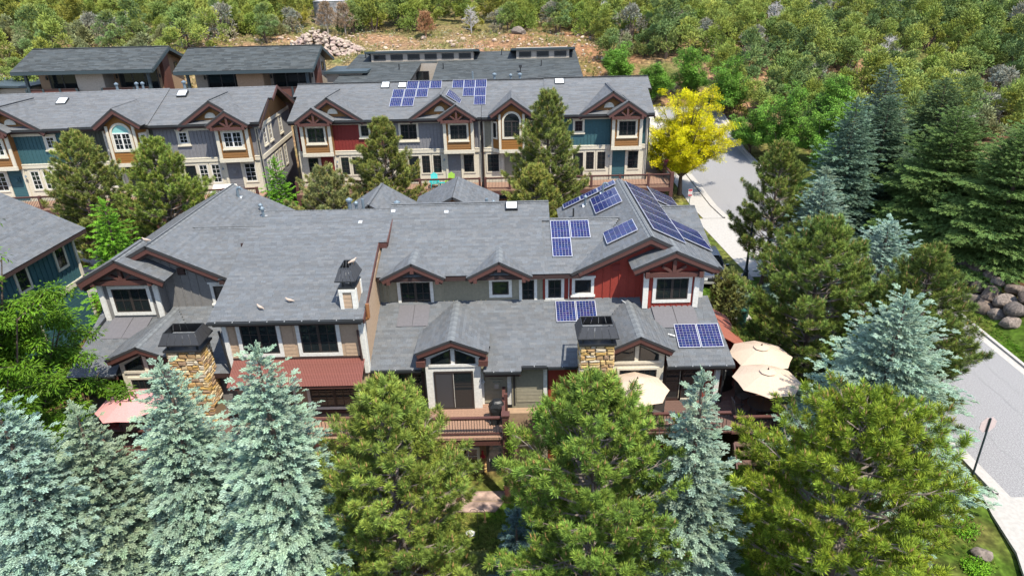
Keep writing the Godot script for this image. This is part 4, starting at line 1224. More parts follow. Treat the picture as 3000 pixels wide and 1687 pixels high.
func front_grey():
	var u := thing("grey_townhouse", "grey board-and-batten townhouse with brown trim at the far end of the front row", "townhouse", Vector3(-17.6, -0.9, -35), "townhouses of the front row")
	var zf := -29.35
	var ap := Vector3(-17.85, 10.44, zf)
	prism(u, "upper_wall", [Vector3(-21.2, 2, -30), Vector3(-13.4, 2, -30), Vector3(-13.4, 8.4, -30), Vector3(-14.6, 8.45, -30), Vector3(-17.85, 10.15, -30), Vector3(-21.2, 8.35, -30)], Vector3(0, 0, -10.2), M.grey)
	lower_body(u, -20.9, -13.36, -26.6, M.grey)
	var zb := -40.3
	roof(u, [Vector3(-21.75, 8.46, zf), ap, Vector3(ap.x, ap.y, zb), Vector3(-21.75, 8.46, zb)], ROOF_C, M.slab)
	roof(u, [ap, Vector3(-14.0, 8.55, zf), Vector3(-14.0, 8.55, zb), Vector3(ap.x, ap.y, zb)], ROOF_C, M.slab)
	ridge_caps(u, Vector3(ap.x, ap.y, zb), ap, 0.53)
	rakes(u, Vector3(-21.75, 8.46, zf), ap, Vector3(-14.6, 8.84, zf), 0.24, M.brown, M.dark_brown)
	# link roof to the tan house
	roof(u, [Vector3(-14.7, 8.60, -29.4), Vector3(-13.3, 8.60, -29.4), Vector3(-13.3, 10.1, -32.9), Vector3(-17.3, 10.1, -32.9)], ROOF_C, M.slab)
	roof(u, [Vector3(-17.3, 10.1, -32.9), Vector3(-13.3, 10.1, -32.9), Vector3(-13.3, 8.60, -36.4), Vector3(-14.7, 8.60, -36.4)], ROOF_C, M.slab)
	ridge_line(u, Vector3(-17.0, 10.1, -32.9), Vector3(-13.3, 10.1, -32.9), 0.43, ROOF_C)
	beam(u, "fascia", Vector3(-14.7, 8.44, -29.42), Vector3(-13.3, 8.44, -29.42), 0.05, 0.22, M.dark_brown)
	battens(u, Vector3(-18.3, 6.85, -30), Vector3(-13.5, 6.85, -30), Vector3.BACK, func(t): return minf(10.0, 10.1 - absf(t - 0.45) * 0.525), M.grey, 0.4, [[2.5, 6.9, 4.0, 8.25]])
	box(u, "gable_vent", Vector3(-16.75, 8.85, -29.95), Vector3(0.36, 0.36, 0.08), M.dark_brown)
	win(u, Vector3(-14.9, 7.58, -30), 0.9, 0.85, 0.15, 1, 2, 2, M.white, M.sash, FACE_FRONT, "window", 0.06)
	prism(u, "bump_wall", [Vector3(-20.75, 6.3, -29.3), Vector3(-17.75, 6.3, -29.3), Vector3(-17.75, 8.9, -29.3), Vector3(-19.2, 9.65, -29.3), Vector3(-20.75, 8.8, -29.3)], Vector3(0, 0, -0.9), M.grey)
	dormer_roof(u, -19.15, 10.0, -28.7, -31.4, 2.15, 1.12, -30.5, ROOF_C, true, 0.26)
	truss(u, -19.2, 8.72, -29.0, 1.5, 0.78, M.brown)
	win(u, Vector3(-19.2, 7.62, -29.3), 1.75, 1.28, 0.17, 2, 2, 2, M.white, M.sash)
	for s in [-20.6, -17.85]:
		box(u, "corner_board", Vector3(s, 7.55, -29.26), Vector3(0.24, 2.0, 0.1), M.white)
	box(u, "corner_board", Vector3(-21.05, 7.4, -29.96), Vector3(0.24, 2.0, 0.1), M.white)
	for i in 3:
		box(u, "batten", Vector3(-18.12 + i * 0.13, 7.5, -29.275), Vector3(0.03, 1.7, 0.05), M.grey)
	var sk := prism(u, "membrane", [Vector3(-20.35, ly(-29.4) + 0.08, -29.35), Vector3(-18.4, ly(-29.4) + 0.08, -29.35), Vector3(-18.55, ly(-28.1) + 0.05, -28.1), Vector3(-20.5, ly(-28.1) + 0.05, -28.1)], Vector3(0, 0.012, 0), M.membrane)
	beam(sk, "seam", Vector3(-19.35, ly(-29.4) + 0.105, -29.34), Vector3(-19.5, ly(-28.1) + 0.07, -28.12), 0.015, 0.01, M.slab)
	beam(u, "flashing", Vector3(-20.7, ly(-29.4) + 0.12, -29.3), Vector3(-21.0, ly(-28.1) + 0.1, -28.1), 0.05, 0.12, M.black_metal)
	var x := -17.4
	roof(u, [Vector3(-21.2, ly(-26.1), -26.1), Vector3(-18.9, ly(-26.1), -26.1), Vector3(-19.05, ly(-27.4), -27.4), Vector3(x, 6.8, -29.88), Vector3(x, 6.85, -30), Vector3(-21.2, 6.85, -30)], ROOF_C, M.slab)
	roof(u, [Vector3(-15.9, ly(-26.1), -26.1), Vector3(-13.2, ly(-26.1), -26.1), Vector3(-13.2, 6.85, -30), Vector3(x, 6.85, -30), Vector3(x, 6.8, -29.88), Vector3(-15.75, ly(-27.4), -27.4)], ROOF_C, M.slab)
	dormer_roof(u, x, 6.88, -25.8, -29.9, 1.6, 0.68, -27.8, ROOF_C)
	prism(u, "dormer_wall", [Vector3(-18.65, 0, -26.2), Vector3(-16.15, 0, -26.2), Vector3(-16.15, 6.0, -26.2), Vector3(x, 6.6, -26.2), Vector3(-18.65, 6.0, -26.2)], Vector3(0, 0, -1.5), M.cream)
	gable_lights(u, x, -26.2, 5.45, 6.35, 6.0, 1.0, M.cream)
	win(u, Vector3(x, 4.2, -26.2), 1.8, 1.5, 0.12, 2, 3, 3, M.cream, M.sash)
	gutter(u, Vector3(-21.2, ly(-26.1), -26.1), Vector3(-18.95, ly(-26.1), -26.1))
	beam(u, "fascia", Vector3(-15.8, ly(-26.1) - 0.12, -26.1), Vector3(-13.2, ly(-26.1) - 0.12, -26.1), 0.06, 0.24, M.dark_brown)
	beam(u, "fascia", Vector3(-21.2, ly(-26.1) - 0.2, -26.2), Vector3(-18.9, ly(-26.1) - 0.2, -26.2), 0.06, 0.2, M.brown)
	lap_boards(u, Vector3(-14.05, 0, -26.6), Vector3.RIGHT, Vector3.BACK, 2.9, 5.0, func(y): return [0.0, 0.7], M.grey, 0.2)
	lap_boards(u, Vector3(-20.85, 0, -26.6), Vector3.RIGHT, Vector3.BACK, 2.9, 5.0, func(y): return [0.0, 1.0], M.grey, 0.2)
	win(u, Vector3(-19.3, 3.95, -26.6), 0.85, 2.0, 0.1, 1, 1, 1, M.cream, M.sash, FACE_FRONT, "door")
	box(u, "post", Vector3(-19.85, 3.9, -26.5), Vector3(0.16, 2.1, 0.16), M.white)
	chimney(u, -15.8, -14.25, -25.35, -26.45, 6.85)
	deck(u, [Vector3(-21.3, 2.9, -26.5), Vector3(-21.3, 2.9, -23.5), Vector3(-13.4, 2.9, -23.5), Vector3(-13.4, 2.9, -26.5)], M.dark_deck)
	beam(u, "deck_beam", Vector3(-21.3, 2.62, -23.55), Vector3(-13.4, 2.62, -23.55), 0.1, 0.36, M.brown)
	railing(u, Vector3(-21.2, 2.92, -23.6), Vector3(-13.5, 2.92, -23.6), 0.98, true, 0.15)
	railing(u, Vector3(-21.25, 2.92, -23.7), Vector3(-21.25, 2.92, -26.5), 0.98, true, 0.15)
	vent(u, Vector3(-17.0, 9.95, -38.8), 0.55, 0.08, 2)
	vent(u, Vector3(-15.5, 9.15, -38.2), 0.45, 0.08, 1)
	for i in 26:
		var t := i / 25.0
		var p := Vector3(lerpf(-18.55, -19.1, t) + rng.randf_range(-0.12, 0.12) + 0.55 * (1 - t), 0, lerpf(-29.0, -27.2, t))
		p.y = ly(p.z) + 0.06
		box(u, "fallen_twig", p, Vector3(rng.randf_range(0.05, 0.14), 0.02, rng.randf_range(0.03, 0.08)), M.candle, Basis(Vector3.UP, rng.randf() * TAU))

# =============================================================== second row
var eave2 := 11.45
var ridge2 := 13.78
const R2 := Color(0.146, 0.153, 0.163)

func arch_mesh(w: float, y0: float, ys: float, t: float, z0: float, z1: float) -> ArrayMesh:
	# an arched casing: straight legs to ys, half circle above
	var o := []
	var i := []
	var r := w / 2.0
	o.append(Vector2(-r, y0)); i.append(Vector2(-r + t, y0 + t))
	for k in 13:
		var a := PI - PI * k / 12.0
		o.append(Vector2(cos(a) * r, ys + sin(a) * r))
		i.append(Vector2(cos(a) * (r - t), ys + sin(a) * (r - t)))
	o.append(Vector2(r, y0)); i.append(Vector2(r - t, y0 + t))
	var b := MB.new()
	var n := o.size()
	for j in n:
		var l := (j + 1) % n
		var out := Vector3((o[j] + o[l]).x, (o[j] + o[l]).y - ys * 2 + 0.01, 0)
		if j == n - 1: out = Vector3.DOWN
		b.quad(Vector3(o[j].x, o[j].y, z1), Vector3(o[l].x, o[l].y, z1), Vector3(i[l].x, i[l].y, z1), Vector3(i[j].x, i[j].y, z1), Vector3.BACK)
		b.quad(Vector3(o[j].x, o[j].y, z0), Vector3(o[l].x, o[l].y, z0), Vector3(o[l].x, o[l].y, z1), Vector3(o[j].x, o[j].y, z1), out)
		b.quad(Vector3(i[j].x, i[j].y, z0), Vector3(i[l].x, i[l].y, z0), Vector3(i[l].x, i[l].y, z1), Vector3(i[j].x, i[j].y, z1), -out)
	return b.mesh()

# shared lower storey: deck, rail, glazing, garage below. a..b = x span
func second_base(u: Node3D, a: float, b: float, wall: Material, sash: Material, order: Array):
	prism(u, "wall", [Vector3(a, 1.6, -57), Vector3(b, 1.6, -57), Vector3(b, 11.2, -57), Vector3(a, 11.2, -57)], Vector3(0, 0, -10.4), wall)
	beam(u, "belly_band", Vector3(a, 8.57, -56.95), Vector3(b, 8.57, -56.95), 0.12, 0.36, M.cream)
	prism(u, "band_flashing", [Vector3(a, 8.76, -56.98), Vector3(a, 8.70, -56.86), Vector3(a, 8.68, -56.98)], Vector3(b - a, 0, 0), M.cream)
	for q in order:                        # [kind, x0, x1]
		var cx: float = (q[1] + q[2]) / 2
		var w: float = q[2] - q[1]
		match q[0]:
			"door":
				win(u, Vector3(cx, 6.95, -57), w, 2.35, 0.12, 1, 1, 1, M.cream, M.sash, FACE_FRONT, "door")
			"win":
				win(u, Vector3(cx, 7.38, -57), w, 1.55, 0.12, 1, 2, 4, M.cream, sash)
			"vent":
				lap_boards(u, Vector3(q[1], 0, -57), Vector3.RIGHT, Vector3.BACK, 5.75, 8.3, func(y): return [0.0, w], wall, 0.2)
				var v := box(u, "wall_vent", Vector3(cx, 7.5, -56.95), Vector3(0.5, 0.5, 0.06), wall)
				box(v, "vent_hood", Vector3(cx, 7.48, -56.89), Vector3(0.26, 0.28, 0.08), wall)
			"trim":
				box(u, "trim_board", Vector3(cx, 7.0, -56.95), Vector3(w, 2.8, 0.08), M.cream)
			"lamp":
				tube(u, "wall_light", Vector3(cx, 7.9, -56.8), Vector3(cx, 7.72, -56.8), 0.04, 0.1, M.vent)
	box2(u, "pale_wall", Vector3(a + 0.1, 5.6, -57.02), Vector3(b - 0.1, 8.4, -56.996), M.cream if order.size() > 3 else wall)
	# deck
	var o := box2(u, "deck", Vector3(a + 0.12, 5.5, -56.9), Vector3(b - 0.12, 5.64, -54.6), M.deck)
	beam(o, "fascia", Vector3(a + 0.1, 5.32, -54.56), Vector3(b - 0.1, 5.32, -54.56), 0.1, 0.34, M.brown)
	beam(o, "deck_edge", Vector3(a + 0.1, 5.56, -54.55), Vector3(b - 0.1, 5.56, -54.55), 0.1, 0.1, M.deck)
	var n := 3
	for i in n + 1:
		var x := lerpf(a + 0.2, b - 0.2, float(i) / n)
		box(o, "rail_post", Vector3(x, 5.95, -54.62), Vector3(0.2, 1.5, 0.2), M.brown)
	for i in n:
		railing(u, Vector3(lerpf(a + 0.3, b - 0.3, float(i) / n), 5.64, -54.62), Vector3(lerpf(a + 0.3, b - 0.3, float(i + 1) / n), 5.64, -54.62), 1.0, false)
	for x in [a + 0.2, b - 0.2]:
		box2(o, "deck_post", Vector3(x - 0.14, 1.8, -54.75), Vector3(x + 0.14, 5.5, -54.5), M.brown)
	# garage level
	box2(u, "garage_wall", Vector3(a + 0.2, 1.8, -57.0), Vector3(b - 0.2, 5.45, -56.3), M.stucco_tan)
	var g := put(u, "garage_door", ring_mesh(5.2, 2.5, 0.16, -0.05, 0.04), M.cream, Transform3D(Basis.IDENTITY, Vector3((a + b) / 2, 3.75, -56.3)))
	for i in 4:
		for j in 3:
			var c := Vector3((a + b) / 2 - 1.82 + i * 1.215, 4.45 - j * 0.72, -56.28)
			box(g, "door_panel", c, Vector3(1.19, 0.70, 0.05), M.garage)
			if j == 0: box(g, "pane", c + Vector3(0, 0.02, 0.028), Vector3(0.95, 0.42, 0.01), M.glass)

# roof over one unit, from x0 to x1, with a step where it meets its neighbour
func second_roof(u: Node3D, x0: float, x1: float, lift: float, x0r: float, x1r: float):
	var ye := eave2 + lift
	var yr := ridge2 + lift
	ridge_line(u, Vector3(x0r, yr, -62.05), Vector3(x1r, yr, -62.05), 0.41, R2)
	roof(u, [Vector3(x0, ye, -56.4), Vector3(x1, ye, -56.4), Vector3(x1, lerpf(ye, yr, 0.655), -60.1), Vector3(x1r, lerpf(ye, yr, 0.655), -60.1), Vector3(x1r, yr, -62.05), Vector3(x0r, yr, -62.05), Vector3(x0r, lerpf(ye, yr, 0.655), -60.1), Vector3(x0, lerpf(ye, yr, 0.655), -60.1)], R2, M.slab, 0.16, 0.16, 0.4)
	roof(u, [Vector3(x0r, yr, -62.05), Vector3(x1r, yr, -62.05), Vector3(x1r, ye, -67.7), Vector3(x0r, ye, -67.7)], R2, M.slab, 0.16, 0.3, 0.6)
	beam(u, "gutter", Vector3(x0, ye - 0.1, -56.36), Vector3(x1, ye - 0.1, -56.36), 0.12, 0.13, M.black_metal)
	beam(u, "fascia", Vector3(x0, ye - 0.24, -56.5), Vector3(x1, ye - 0.24, -56.5), 0.06, 0.2, M.dark_brown)

# a unit with a broad gable and a trussed bump-out. bx = its outer corner, m = +1 when the unit runs toward +x from it
func gable_unit(u: Node3D, bx: float, m: float, len: float, wall: Material, shake: Material, sash: Material, lift: float, wide_win: bool):
	var X := func(q: float) -> float: return bx + m * q
	var a := minf(bx, bx + m * len)
	var b := maxf(bx, bx + m * len)
	var y := lift
	second_base(u, a, b, wall, sash, [["win", minf(X.call(0.75), X.call(1.65)), maxf(X.call(0.75), X.call(1.65))], ["vent", minf(X.call(1.9), X.call(3.05)), maxf(X.call(1.9), X.call(3.05))], ["trim", minf(X.call(1.72), X.call(1.9)), maxf(X.call(1.72), X.call(1.9))], ["trim", minf(X.call(3.05), X.call(3.25)), maxf(X.call(3.05), X.call(3.25))], ["lamp", X.call(3.35), X.call(3.36)], ["win", minf(X.call(3.65), X.call(4.35)), maxf(X.call(3.65), X.call(4.35))], ["win", minf(X.call(4.65), X.call(5.35)), maxf(X.call(4.65), X.call(5.35))], ["door", minf(X.call(5.6), X.call(6.5)), maxf(X.call(5.6), X.call(6.5))]])
	# gable front
	var ax: float = X.call(3.25)
	var g := prism(u, "gable_wall", [Vector3(ax - 2.9, 11.0, -56.9), Vector3(ax + 2.9, 11.0, -56.9), Vector3(ax, 13.05, -56.9)], Vector3(0, 0, -4.0), shake)
	for k in 6:
		var yy := 11.32 + k * 0.26
		var hw := (13.0 - yy - 0.13) / 2.05 * 2.9
		if hw > 0.2: box(g, "shake_course", Vector3(ax, yy, -56.885), Vector3(hw * 2, 0.24, 0.02), shake, Basis(Vector3.RIGHT, -0.05))
	beam(u, "band_board", Vector3(ax - 2.6, 11.13, -56.86), Vector3(ax + 2.6, 11.13, -56.86), 0.07, 0.26, M.cream)
	var hm := MB.new()
	for k in 12:
		var a0 := PI * k / 12
		var a1 := PI * (k + 1) / 12
		hm.tri(Vector3.ZERO, Vector3(cos(a0) * 0.44, sin(a0) * 0.44, 0), Vector3(cos(a1) * 0.44, sin(a1) * 0.44, 0), Vector3.BACK)
		hm.quad(Vector3(cos(a0) * 0.44, sin(a0) * 0.44, 0), Vector3(cos(a1) * 0.44, sin(a1) * 0.44, 0), Vector3(cos(a1) * 0.44, sin(a1) * 0.44, -0.06), Vector3(cos(a0) * 0.44, sin(a0) * 0.44, -0.06), Vector3(cos(a0), sin(a0), 0))
	var hv := put(u, "half_round_vent", hm.mesh(), M.cream, Transform3D(Basis.IDENTITY, Vector3(ax + 0.0 + m * 0.25, 11.95, -56.8)))
	for k in 4:
		box(hv, "slat", Vector3(ax + m * 0.25, 12.02 + k * 0.08, -56.79), Vector3(0.74 - k * 0.14, 0.03, 0.02), M.white)
	box(u, "gable_vent", Vector3(ax + m * 0.05, 11.62, -56.86), Vector3(0.26, 0.24, 0.06), M.dark_brown)
	var dr := part(u, "gable_roof", Vector3(ax, 13.3, -56.4))
	for sg in [-1.0, 1.0]:
		roof(dr, [Vector3(ax, 13.36, -56.35), Vector3(ax, 13.36, -61.1), Vector3(ax + sg * 3.0, 11.38, -56.5), Vector3(ax + sg * 3.0, 11.38, -56.35)], R2, M.slab, 0.12, 0.17, 0.4, "roof_plane")
	ridge_line(dr, Vector3(ax, 13.36, -61.1), Vector3(ax, 13.36, -56.35), 0.66, R2)
	rakes(dr, Vector3(ax - 3.0, 11.38, -56.35), Vector3(ax, 13.36, -56.35), Vector3(ax + 3.0, 11.38, -56.35), 0.24, M.brown, M.dark_brown)
	# bump-out
	ridge_line(dr, Vector3(X.call(2.02), 12.62, -59.0), Vector3(X.call(2.02), 12.62, -55.8), 0.66, R2)
	var b0 := minf(X.call(0.62), X.call(3.25))
	var b1 := maxf(X.call(0.62), X.call(3.25))
	var bc: float = X.call(2.02)
	var bw := prism(u, "bump_wall", [Vector3(b0, 8.42, -56.4), Vector3(b1, 8.42, -56.4), Vector3(b1, 11.5, -56.4), Vector3(bc, 12.35, -56.4), Vector3(b0, 11.5, -56.4)], Vector3(0, 0, -0.6), shake)
	for k in 4:
		box(bw, "shake_course", Vector3((b0 + b1) / 2, 8.9 + k * 0.2, -56.385), Vector3(b1 - b0 - 0.5, 0.19, 0.02), shake, Basis(Vector3.RIGHT, -0.06))
	dormer_roof(u, bc, 12.62, -55.8, -59.0, 1.7, 1.12, -56.9, R2, false, 0.24)
	truss(u, bc, 11.2, -56.0, 1.35, 0.85, M.brown)
	win(u, Vector3((b0 + b1) / 2, 10.25, -56.4), 1.42, 1.22, 0.16, 2, 2, 3, M.cream, sash, FACE_FRONT, "window", 0.05)
	for s in [b0 + 0.13, b1 - 0.13]:
		box(u, "corner_board", Vector3(s, 9.95, -56.36), Vector3(0.26, 2.6, 0.1), M.cream)
	box(u, "bump_band", Vector3((b0 + b1) / 2, 8.56, -56.35), Vector3(b1 - b0 + 0.06, 0.3, 0.14), M.cream)
	# flat wall beside it
	var wx: float = X.call(6.6)
	if wide_win:
		win(u, Vector3(X.call(6.3), 10.25, -57), 1.4, 1.3, 0.17, 2, 2, 2, M.cream, sash, FACE_FRONT, "window", 0.05)
	else:
		win(u, Vector3(X.call(6.05), 10.42, -57), 0.66, 0.9, 0.17, 1, 2, 3, M.cream, sash, FACE_FRONT, "window", 0.05)
	var w0 := minf(X.call(3.3), X.call(len))
	var w1 := maxf(X.call(3.3), X.call(len))
	var wc: float = (X.call(6.3) if wide_win else X.call(6.05)) - w0
	var ww := 0.95 if wide_win else 0.6
	battens(u, Vector3(w0, 8.76, -57), Vector3(w1, 8.76, -57), Vector3.BACK, func(t): return 11.05, wall, 0.3, [[wc - ww, 9.4, wc + ww, 11.2]])
	battens(u, Vector3(minf(bx, X.call(0.6)), 8.76, -57), Vector3(maxf(bx, X.call(0.6)), 8.76, -57), Vector3.BACK, func(t): return 11.05, wall, 0.3)
	box(u, "corner_board", Vector3(bx + m * 0.12, 9.9, -56.96), Vector3(0.22, 2.3, 0.1), M.cream)
	box(u, "corner_board", Vector3(bx + m * 0.12, 7.0, -56.96), Vector3(0.22, 2.8, 0.1), M.cream)
	tube(u, "downpipe", Vector3(bx + m * 0.02, 11.0, -56.7), Vector3(bx + m * 0.02, 5.6, -56.8), 0.05, 0.05, M.black_metal)

func arch_unit(u: Node3D, a: float, b: float, cx: float, wall: Material, shake: Material, sash: Material):
	second_base(u, a, b, wall, sash, [["win", cx - 2.2, cx - 1.2], ["trim", cx - 1.0, cx - 0.78], ["vent", cx - 0.7, cx + 0.6], ["door", cx + 1.2, cx + 2.3]])
	var z := -56.15
	# canted bay with a tall arched window
	var w := prism(u, "bay_wall", [Vector3(cx - 1.05, 8.42, z), Vector3(cx + 1.05, 8.42, z), Vector3(cx + 1.05, 12.0, z), Vector3(cx, 12.72, z), Vector3(cx - 1.05, 12.0, z)], Vector3(0, 0, -0.9), shake)
	for s in [-1.0, 1.0]:
		prism(u, "bay_side", [Vector3(cx + s * 1.05, 8.42, z - 0.02), Vector3(cx + s * 1.75, 8.42, -57), Vector3(cx + s * 1.75, 11.4, -57), Vector3(cx + s * 1.05, 11.9, z - 0.02)], Vector3(-s * 0.1, 0, -0.1), shake)
		var mid := Vector3(cx + s * 1.42, 10.3, -56.58)
		var bb := Basis(Vector3.UP, s * deg_to_rad(50.0))
		win(u, mid + bb.z * 0.03, 0.42, 1.25, 0.12, 1, 1, 1, M.cream, sash, bb)
		box(u, "corner_board", Vector3(cx + s * 1.02, 10.05, z + 0.03), Vector3(0.2, 3.3, 0.1), M.cream)
		box(u, "corner_board", Vector3(cx + s * 1.72, 9.9, -56.93), Vector3(0.16, 2.6, 0.1), M.cream)
		beam(u, "bay_band", Vector3(cx + s * 1.08, 8.56, z), Vector3(cx + s * 1.78, 8.56, -56.93), 0.12, 0.3, M.cream)
	for k in 4:
		box(w, "shake_course", Vector3(cx, 8.82 + k * 0.2, z + 0.012), Vector3(1.86, 0.19, 0.03), shake, Basis(Vector3.RIGHT, -0.09))
	box(u, "bay_band", Vector3(cx, 8.56, z + 0.03), Vector3(2.2, 0.3, 0.14), M.cream)
	var y0 := 9.62
	var ys := 11.1
	var aw := put(u, "arched_window", arch_mesh(1.66, y0, ys, 0.17, 0.0, 0.07), M.cream, Transform3D(Basis.IDENTITY, Vector3(cx, 0, z)))
	for s in [-0.33, 0.33]:
		put(aw, "sash", ring_mesh(0.66, ys - y0 - 0.17, 0.06, 0.0, 0.04), sash, Transform3D(Basis.IDENTITY, Vector3(cx + s, (ys + y0 + 0.17) / 2, z)))
		box(aw, "pane", Vector3(cx + s, (ys + y0 + 0.17) / 2, z + 0.008), Vector3(0.58, ys - y0 - 0.27, 0.012), M.glass)
		box(aw, "muntin", Vector3(cx + s, (ys + y0 + 0.17) / 2, z + 0.02), Vector3(0.028, ys - y0 - 0.3, 0.018), sash)
		for k in [1, 2]:
			box(aw, "muntin", Vector3(cx + s, y0 + 0.17 + (ys - y0 - 0.17) * k / 3.0, z + 0.021), Vector3(0.56, 0.028, 0.018), sash)
	var hb := MB.new()
	for k in 12:
		var a0 := PI * k / 12
		var a1 := PI * (k + 1) / 12
		hb.tri(Vector3(0, 0.04, 0), Vector3(cos(a0) * 0.66, 0.04 + sin(a0) * 0.64, 0), Vector3(cos(a1) * 0.66, 0.04 + sin(a1) * 0.64, 0), Vector3.BACK)
	put(aw, "fanlight", hb.mesh(), M.fan_glass if sash == M.white_sash else M.glass, Transform3D(Basis.IDENTITY, Vector3(cx, ys, z + 0.012)))
	box(aw, "transom", Vector3(cx, ys + 0.0, z + 0.03), Vector3(1.36, 0.09, 0.05), sash)
	dormer_roof(u, cx, 13.1, -55.65, -60.2, 1.9, 1.36, -56.9, R2, false, 0.24)
	battens(u, Vector3(a, 8.76, -57), Vector3(cx - 1.8, 8.76, -57), Vector3.BACK, func(t): return 11.05, wall, 0.3)
	battens(u, Vector3(cx + 1.8, 8.76, -57), Vector3(b, 8.76, -57), Vector3.BACK, func(t): return 11.05, wall, 0.3)
	box(u, "corner_board", Vector3(a + 0.1, 9.9, -56.96), Vector3(0.18, 2.3, 0.1), M.cream)
	tube(u, "downpipe", Vector3(a, 11.1, -56.8), Vector3(a, 3.0, -56.8), 0.05, 0.05, M.dark_brown)

func build_second_row():
	M.fan_glass = mat(Color(0.20, 0.42, 0.40), 0.1)
	var grp := "townhouses of the second row"
	var red := thing("red_townhouse", "deep red two-storey townhouse with brown shake bump-out, next to the gap in the second row", "townhouse", Vector3(-15, 2, -62), grp)
	gable_unit(red, -18.9, 1, 8.0, M.deep_red, M.brown_shake, M.sash, 0, false)
	second_roof(red, -19.25, -10.9, 0, -19.6, -10.9)
	skylight(red, Vector3(-11.5, 13.5, -61.5), 0.45, 0.75, 0.95)
	vent(red, Vector3(-10.95, 12.9, -60.3), 0.15, 0.1)
	var grey := thing("grey_townhouse", "cool grey second-row townhouse with solar panels above and slatted chairs on its deck", "townhouse", Vector3(-6.8, 2, -62), grp)
	gable_unit(grey, -2.75, -1, 8.1, M.cool_grey, M.brown_shake, M.sash, 0, true)
	second_roof(grey, -10.9, -2.7, 0, -10.9, -2.7)
	skylight(grey, Vector3(-9.95, 13.46, -61.45), 0.45, 0.75, 0.85)
	var sb := Basis(Vector3.RIGHT, atan(0.412))
	for c in [[-10.75, 0], [-9.68, 0], [-10.7, 1], [-9.63, 1], [-8.56, 1], [-9.55, 2], [-8.48, 2], [-7.41, 2], [-3.38, 0], [-4.4, 1], [-3.36, 1], [-5.4, 2], [-4.36, 2], [-3.32, 2]]:
		var zz: float = -58.1 - c[1] * 1.33
		solar(grey, Vector3(c[0], 11.45 + (-56.4 - zz) * 0.412, zz), Vector3.RIGHT, -sb.z, 1.04, 1.43, 6, 9)
	for i in 3:
		var gx := -6.0
		var sd := Vector3(-1, 0.66, 0).normalized()
		solar(grey, Vector3(gx + 1.45, 13.36 - 1.45 * 0.66, -57.0 - i * 1.05), Vector3.FORWARD, sd, 1.04, 1.4, 6, 9, 0.14)
	var sage := thing("sage_townhouse", "pale sage second-row townhouse with an arched window in an amber shingled bay", "townhouse", Vector3(0.6, 2, -62), grp)
	arch_unit(sage, -2.65, 3.95, -0.1, M.sage, M.amber, M.sash)
	second_roof(sage, -2.65, 4.0, -0.02, -2.65, 2.9)
	vent(sage, Vector3(-3.6, 13.5, -62.6), 1.0, 0.08, 0)
	vent(sage, Vector3(-1.6, 13.5, -62.6), 0.65, 0.12, 1)
	vent(sage, Vector3(-0.1, 13.5, -62.6), 0.55, 0.09, 1)
	vent(sage, Vector3(0.75, 13.5, -62.6), 0.6, 0.12, 1)
	var teal := thing("teal_townhouse", "teal second-row townhouse by the yellow tree, with a corner deck", "townhouse", Vector3(8, 2, -62), grp)
	gable_unit(teal, 11.75, -1, 7.75, M.teal, M.brown_shake, M.sash, 0, false)
	second_roof(teal, 4.0, 12.1, 0.04, 2.9, 12.4)
	skylight(teal, Vector3(4.3, 13.5, -61.4), 0.45, 0.85, 0.85)
	beam(teal, "rake_board", Vector3(12.14, 11.05, -56.4), Vector3(12.14, 12.8, -60.1), 0.06, 0.26, M.dark_brown)
	beam(teal, "rake_board", Vector3(12.44, 12.8, -60.1), Vector3(12.44, 13.65, -62.05), 0.06, 0.26, M.dark_brown)
	# corner deck running back along the side
	box2(teal, "side_deck", Vector3(11.6, 5.5, -63.5), Vector3(13.6, 5.64, -54.6), M.deck)
	railing(teal, Vector3(11.6, 5.64, -54.62), Vector3(13.5, 5.64, -54.62), 1.0, true)
	railing(teal, Vector3(13.55, 5.64, -54.62), Vector3(13.55, 5.64, -63.4), 1.0, true, 0.16)
	for z in [-54.62, -57.5, -60.4, -63.3]:
		box2(teal, "deck_post", Vector3(13.4, 1.8, z - 0.13), Vector3(13.7, 6.8, z + 0.13), M.brown)
	beam(teal, "fascia", Vector3(11.5, 5.32, -54.55), Vector3(13.7, 5.32, -54.55), 0.1, 0.34, M.brown)
	# the other half of the row, a little uphill
	eave2 = 11.6
	ridge2 = 13.64
	var turn := Basis(Vector3.UP, deg_to_rad(4.0))
	XF = Transform3D(turn, Vector3(-20.95, 0.42, -54.0) - turn * Vector3(-20.65, 0, -57))
	var lt := thing("teal_townhouse", "teal second-row townhouse behind the pine at the far end, cut by the frame", "townhouse", Vector3(-39, 2, -62), grp)
	gable_unit(lt, -43.2, 1, 8.0, M.teal, M.brown_shake, M.white_sash, 0, false)
	second_roof(lt, -47.0, -35.2, 0, -47.0, -34.62)
	skylight(lt, Vector3(-37.3, 13.05, -60.5), 0.45, 0.8, 0.9)
	var ol := thing("olive_townhouse", "dark olive townhouse with white arched window in an amber bay, second row", "townhouse", Vector3(-32, 2, -62), grp)
	arch_unit(ol, -35.15, -29.0, -31.1, M.olive, M.amber, M.white_sash)
	second_roof(ol, -35.15, -29.0, 0.05, -34.6, -29.0)
	for x in [-33.6, -31.9, -31.4]:
		vent(ol, Vector3(x, 13.55, -62.5), 0.55, 0.1, 1)
	var lg := thing("grey_townhouse", "grey second-row townhouse with white window grids, beside the gap", "townhouse", Vector3(-25, 2, -62), grp)
	gable_unit(lg, -20.65, -1, 8.35, M.cool_grey, M.brown_shake, M.white_sash, 0, false)
	second_roof(lg, -29.0, -20.3, -0.02, -29.0, -19.95)
	skylight(lg, Vector3(-27.6, 13.3, -61.0), 0.45, 0.8, 0.9)
	vent(lg, Vector3(-27.9, 13.4, -62.5), 0.7, 0.12, 1)
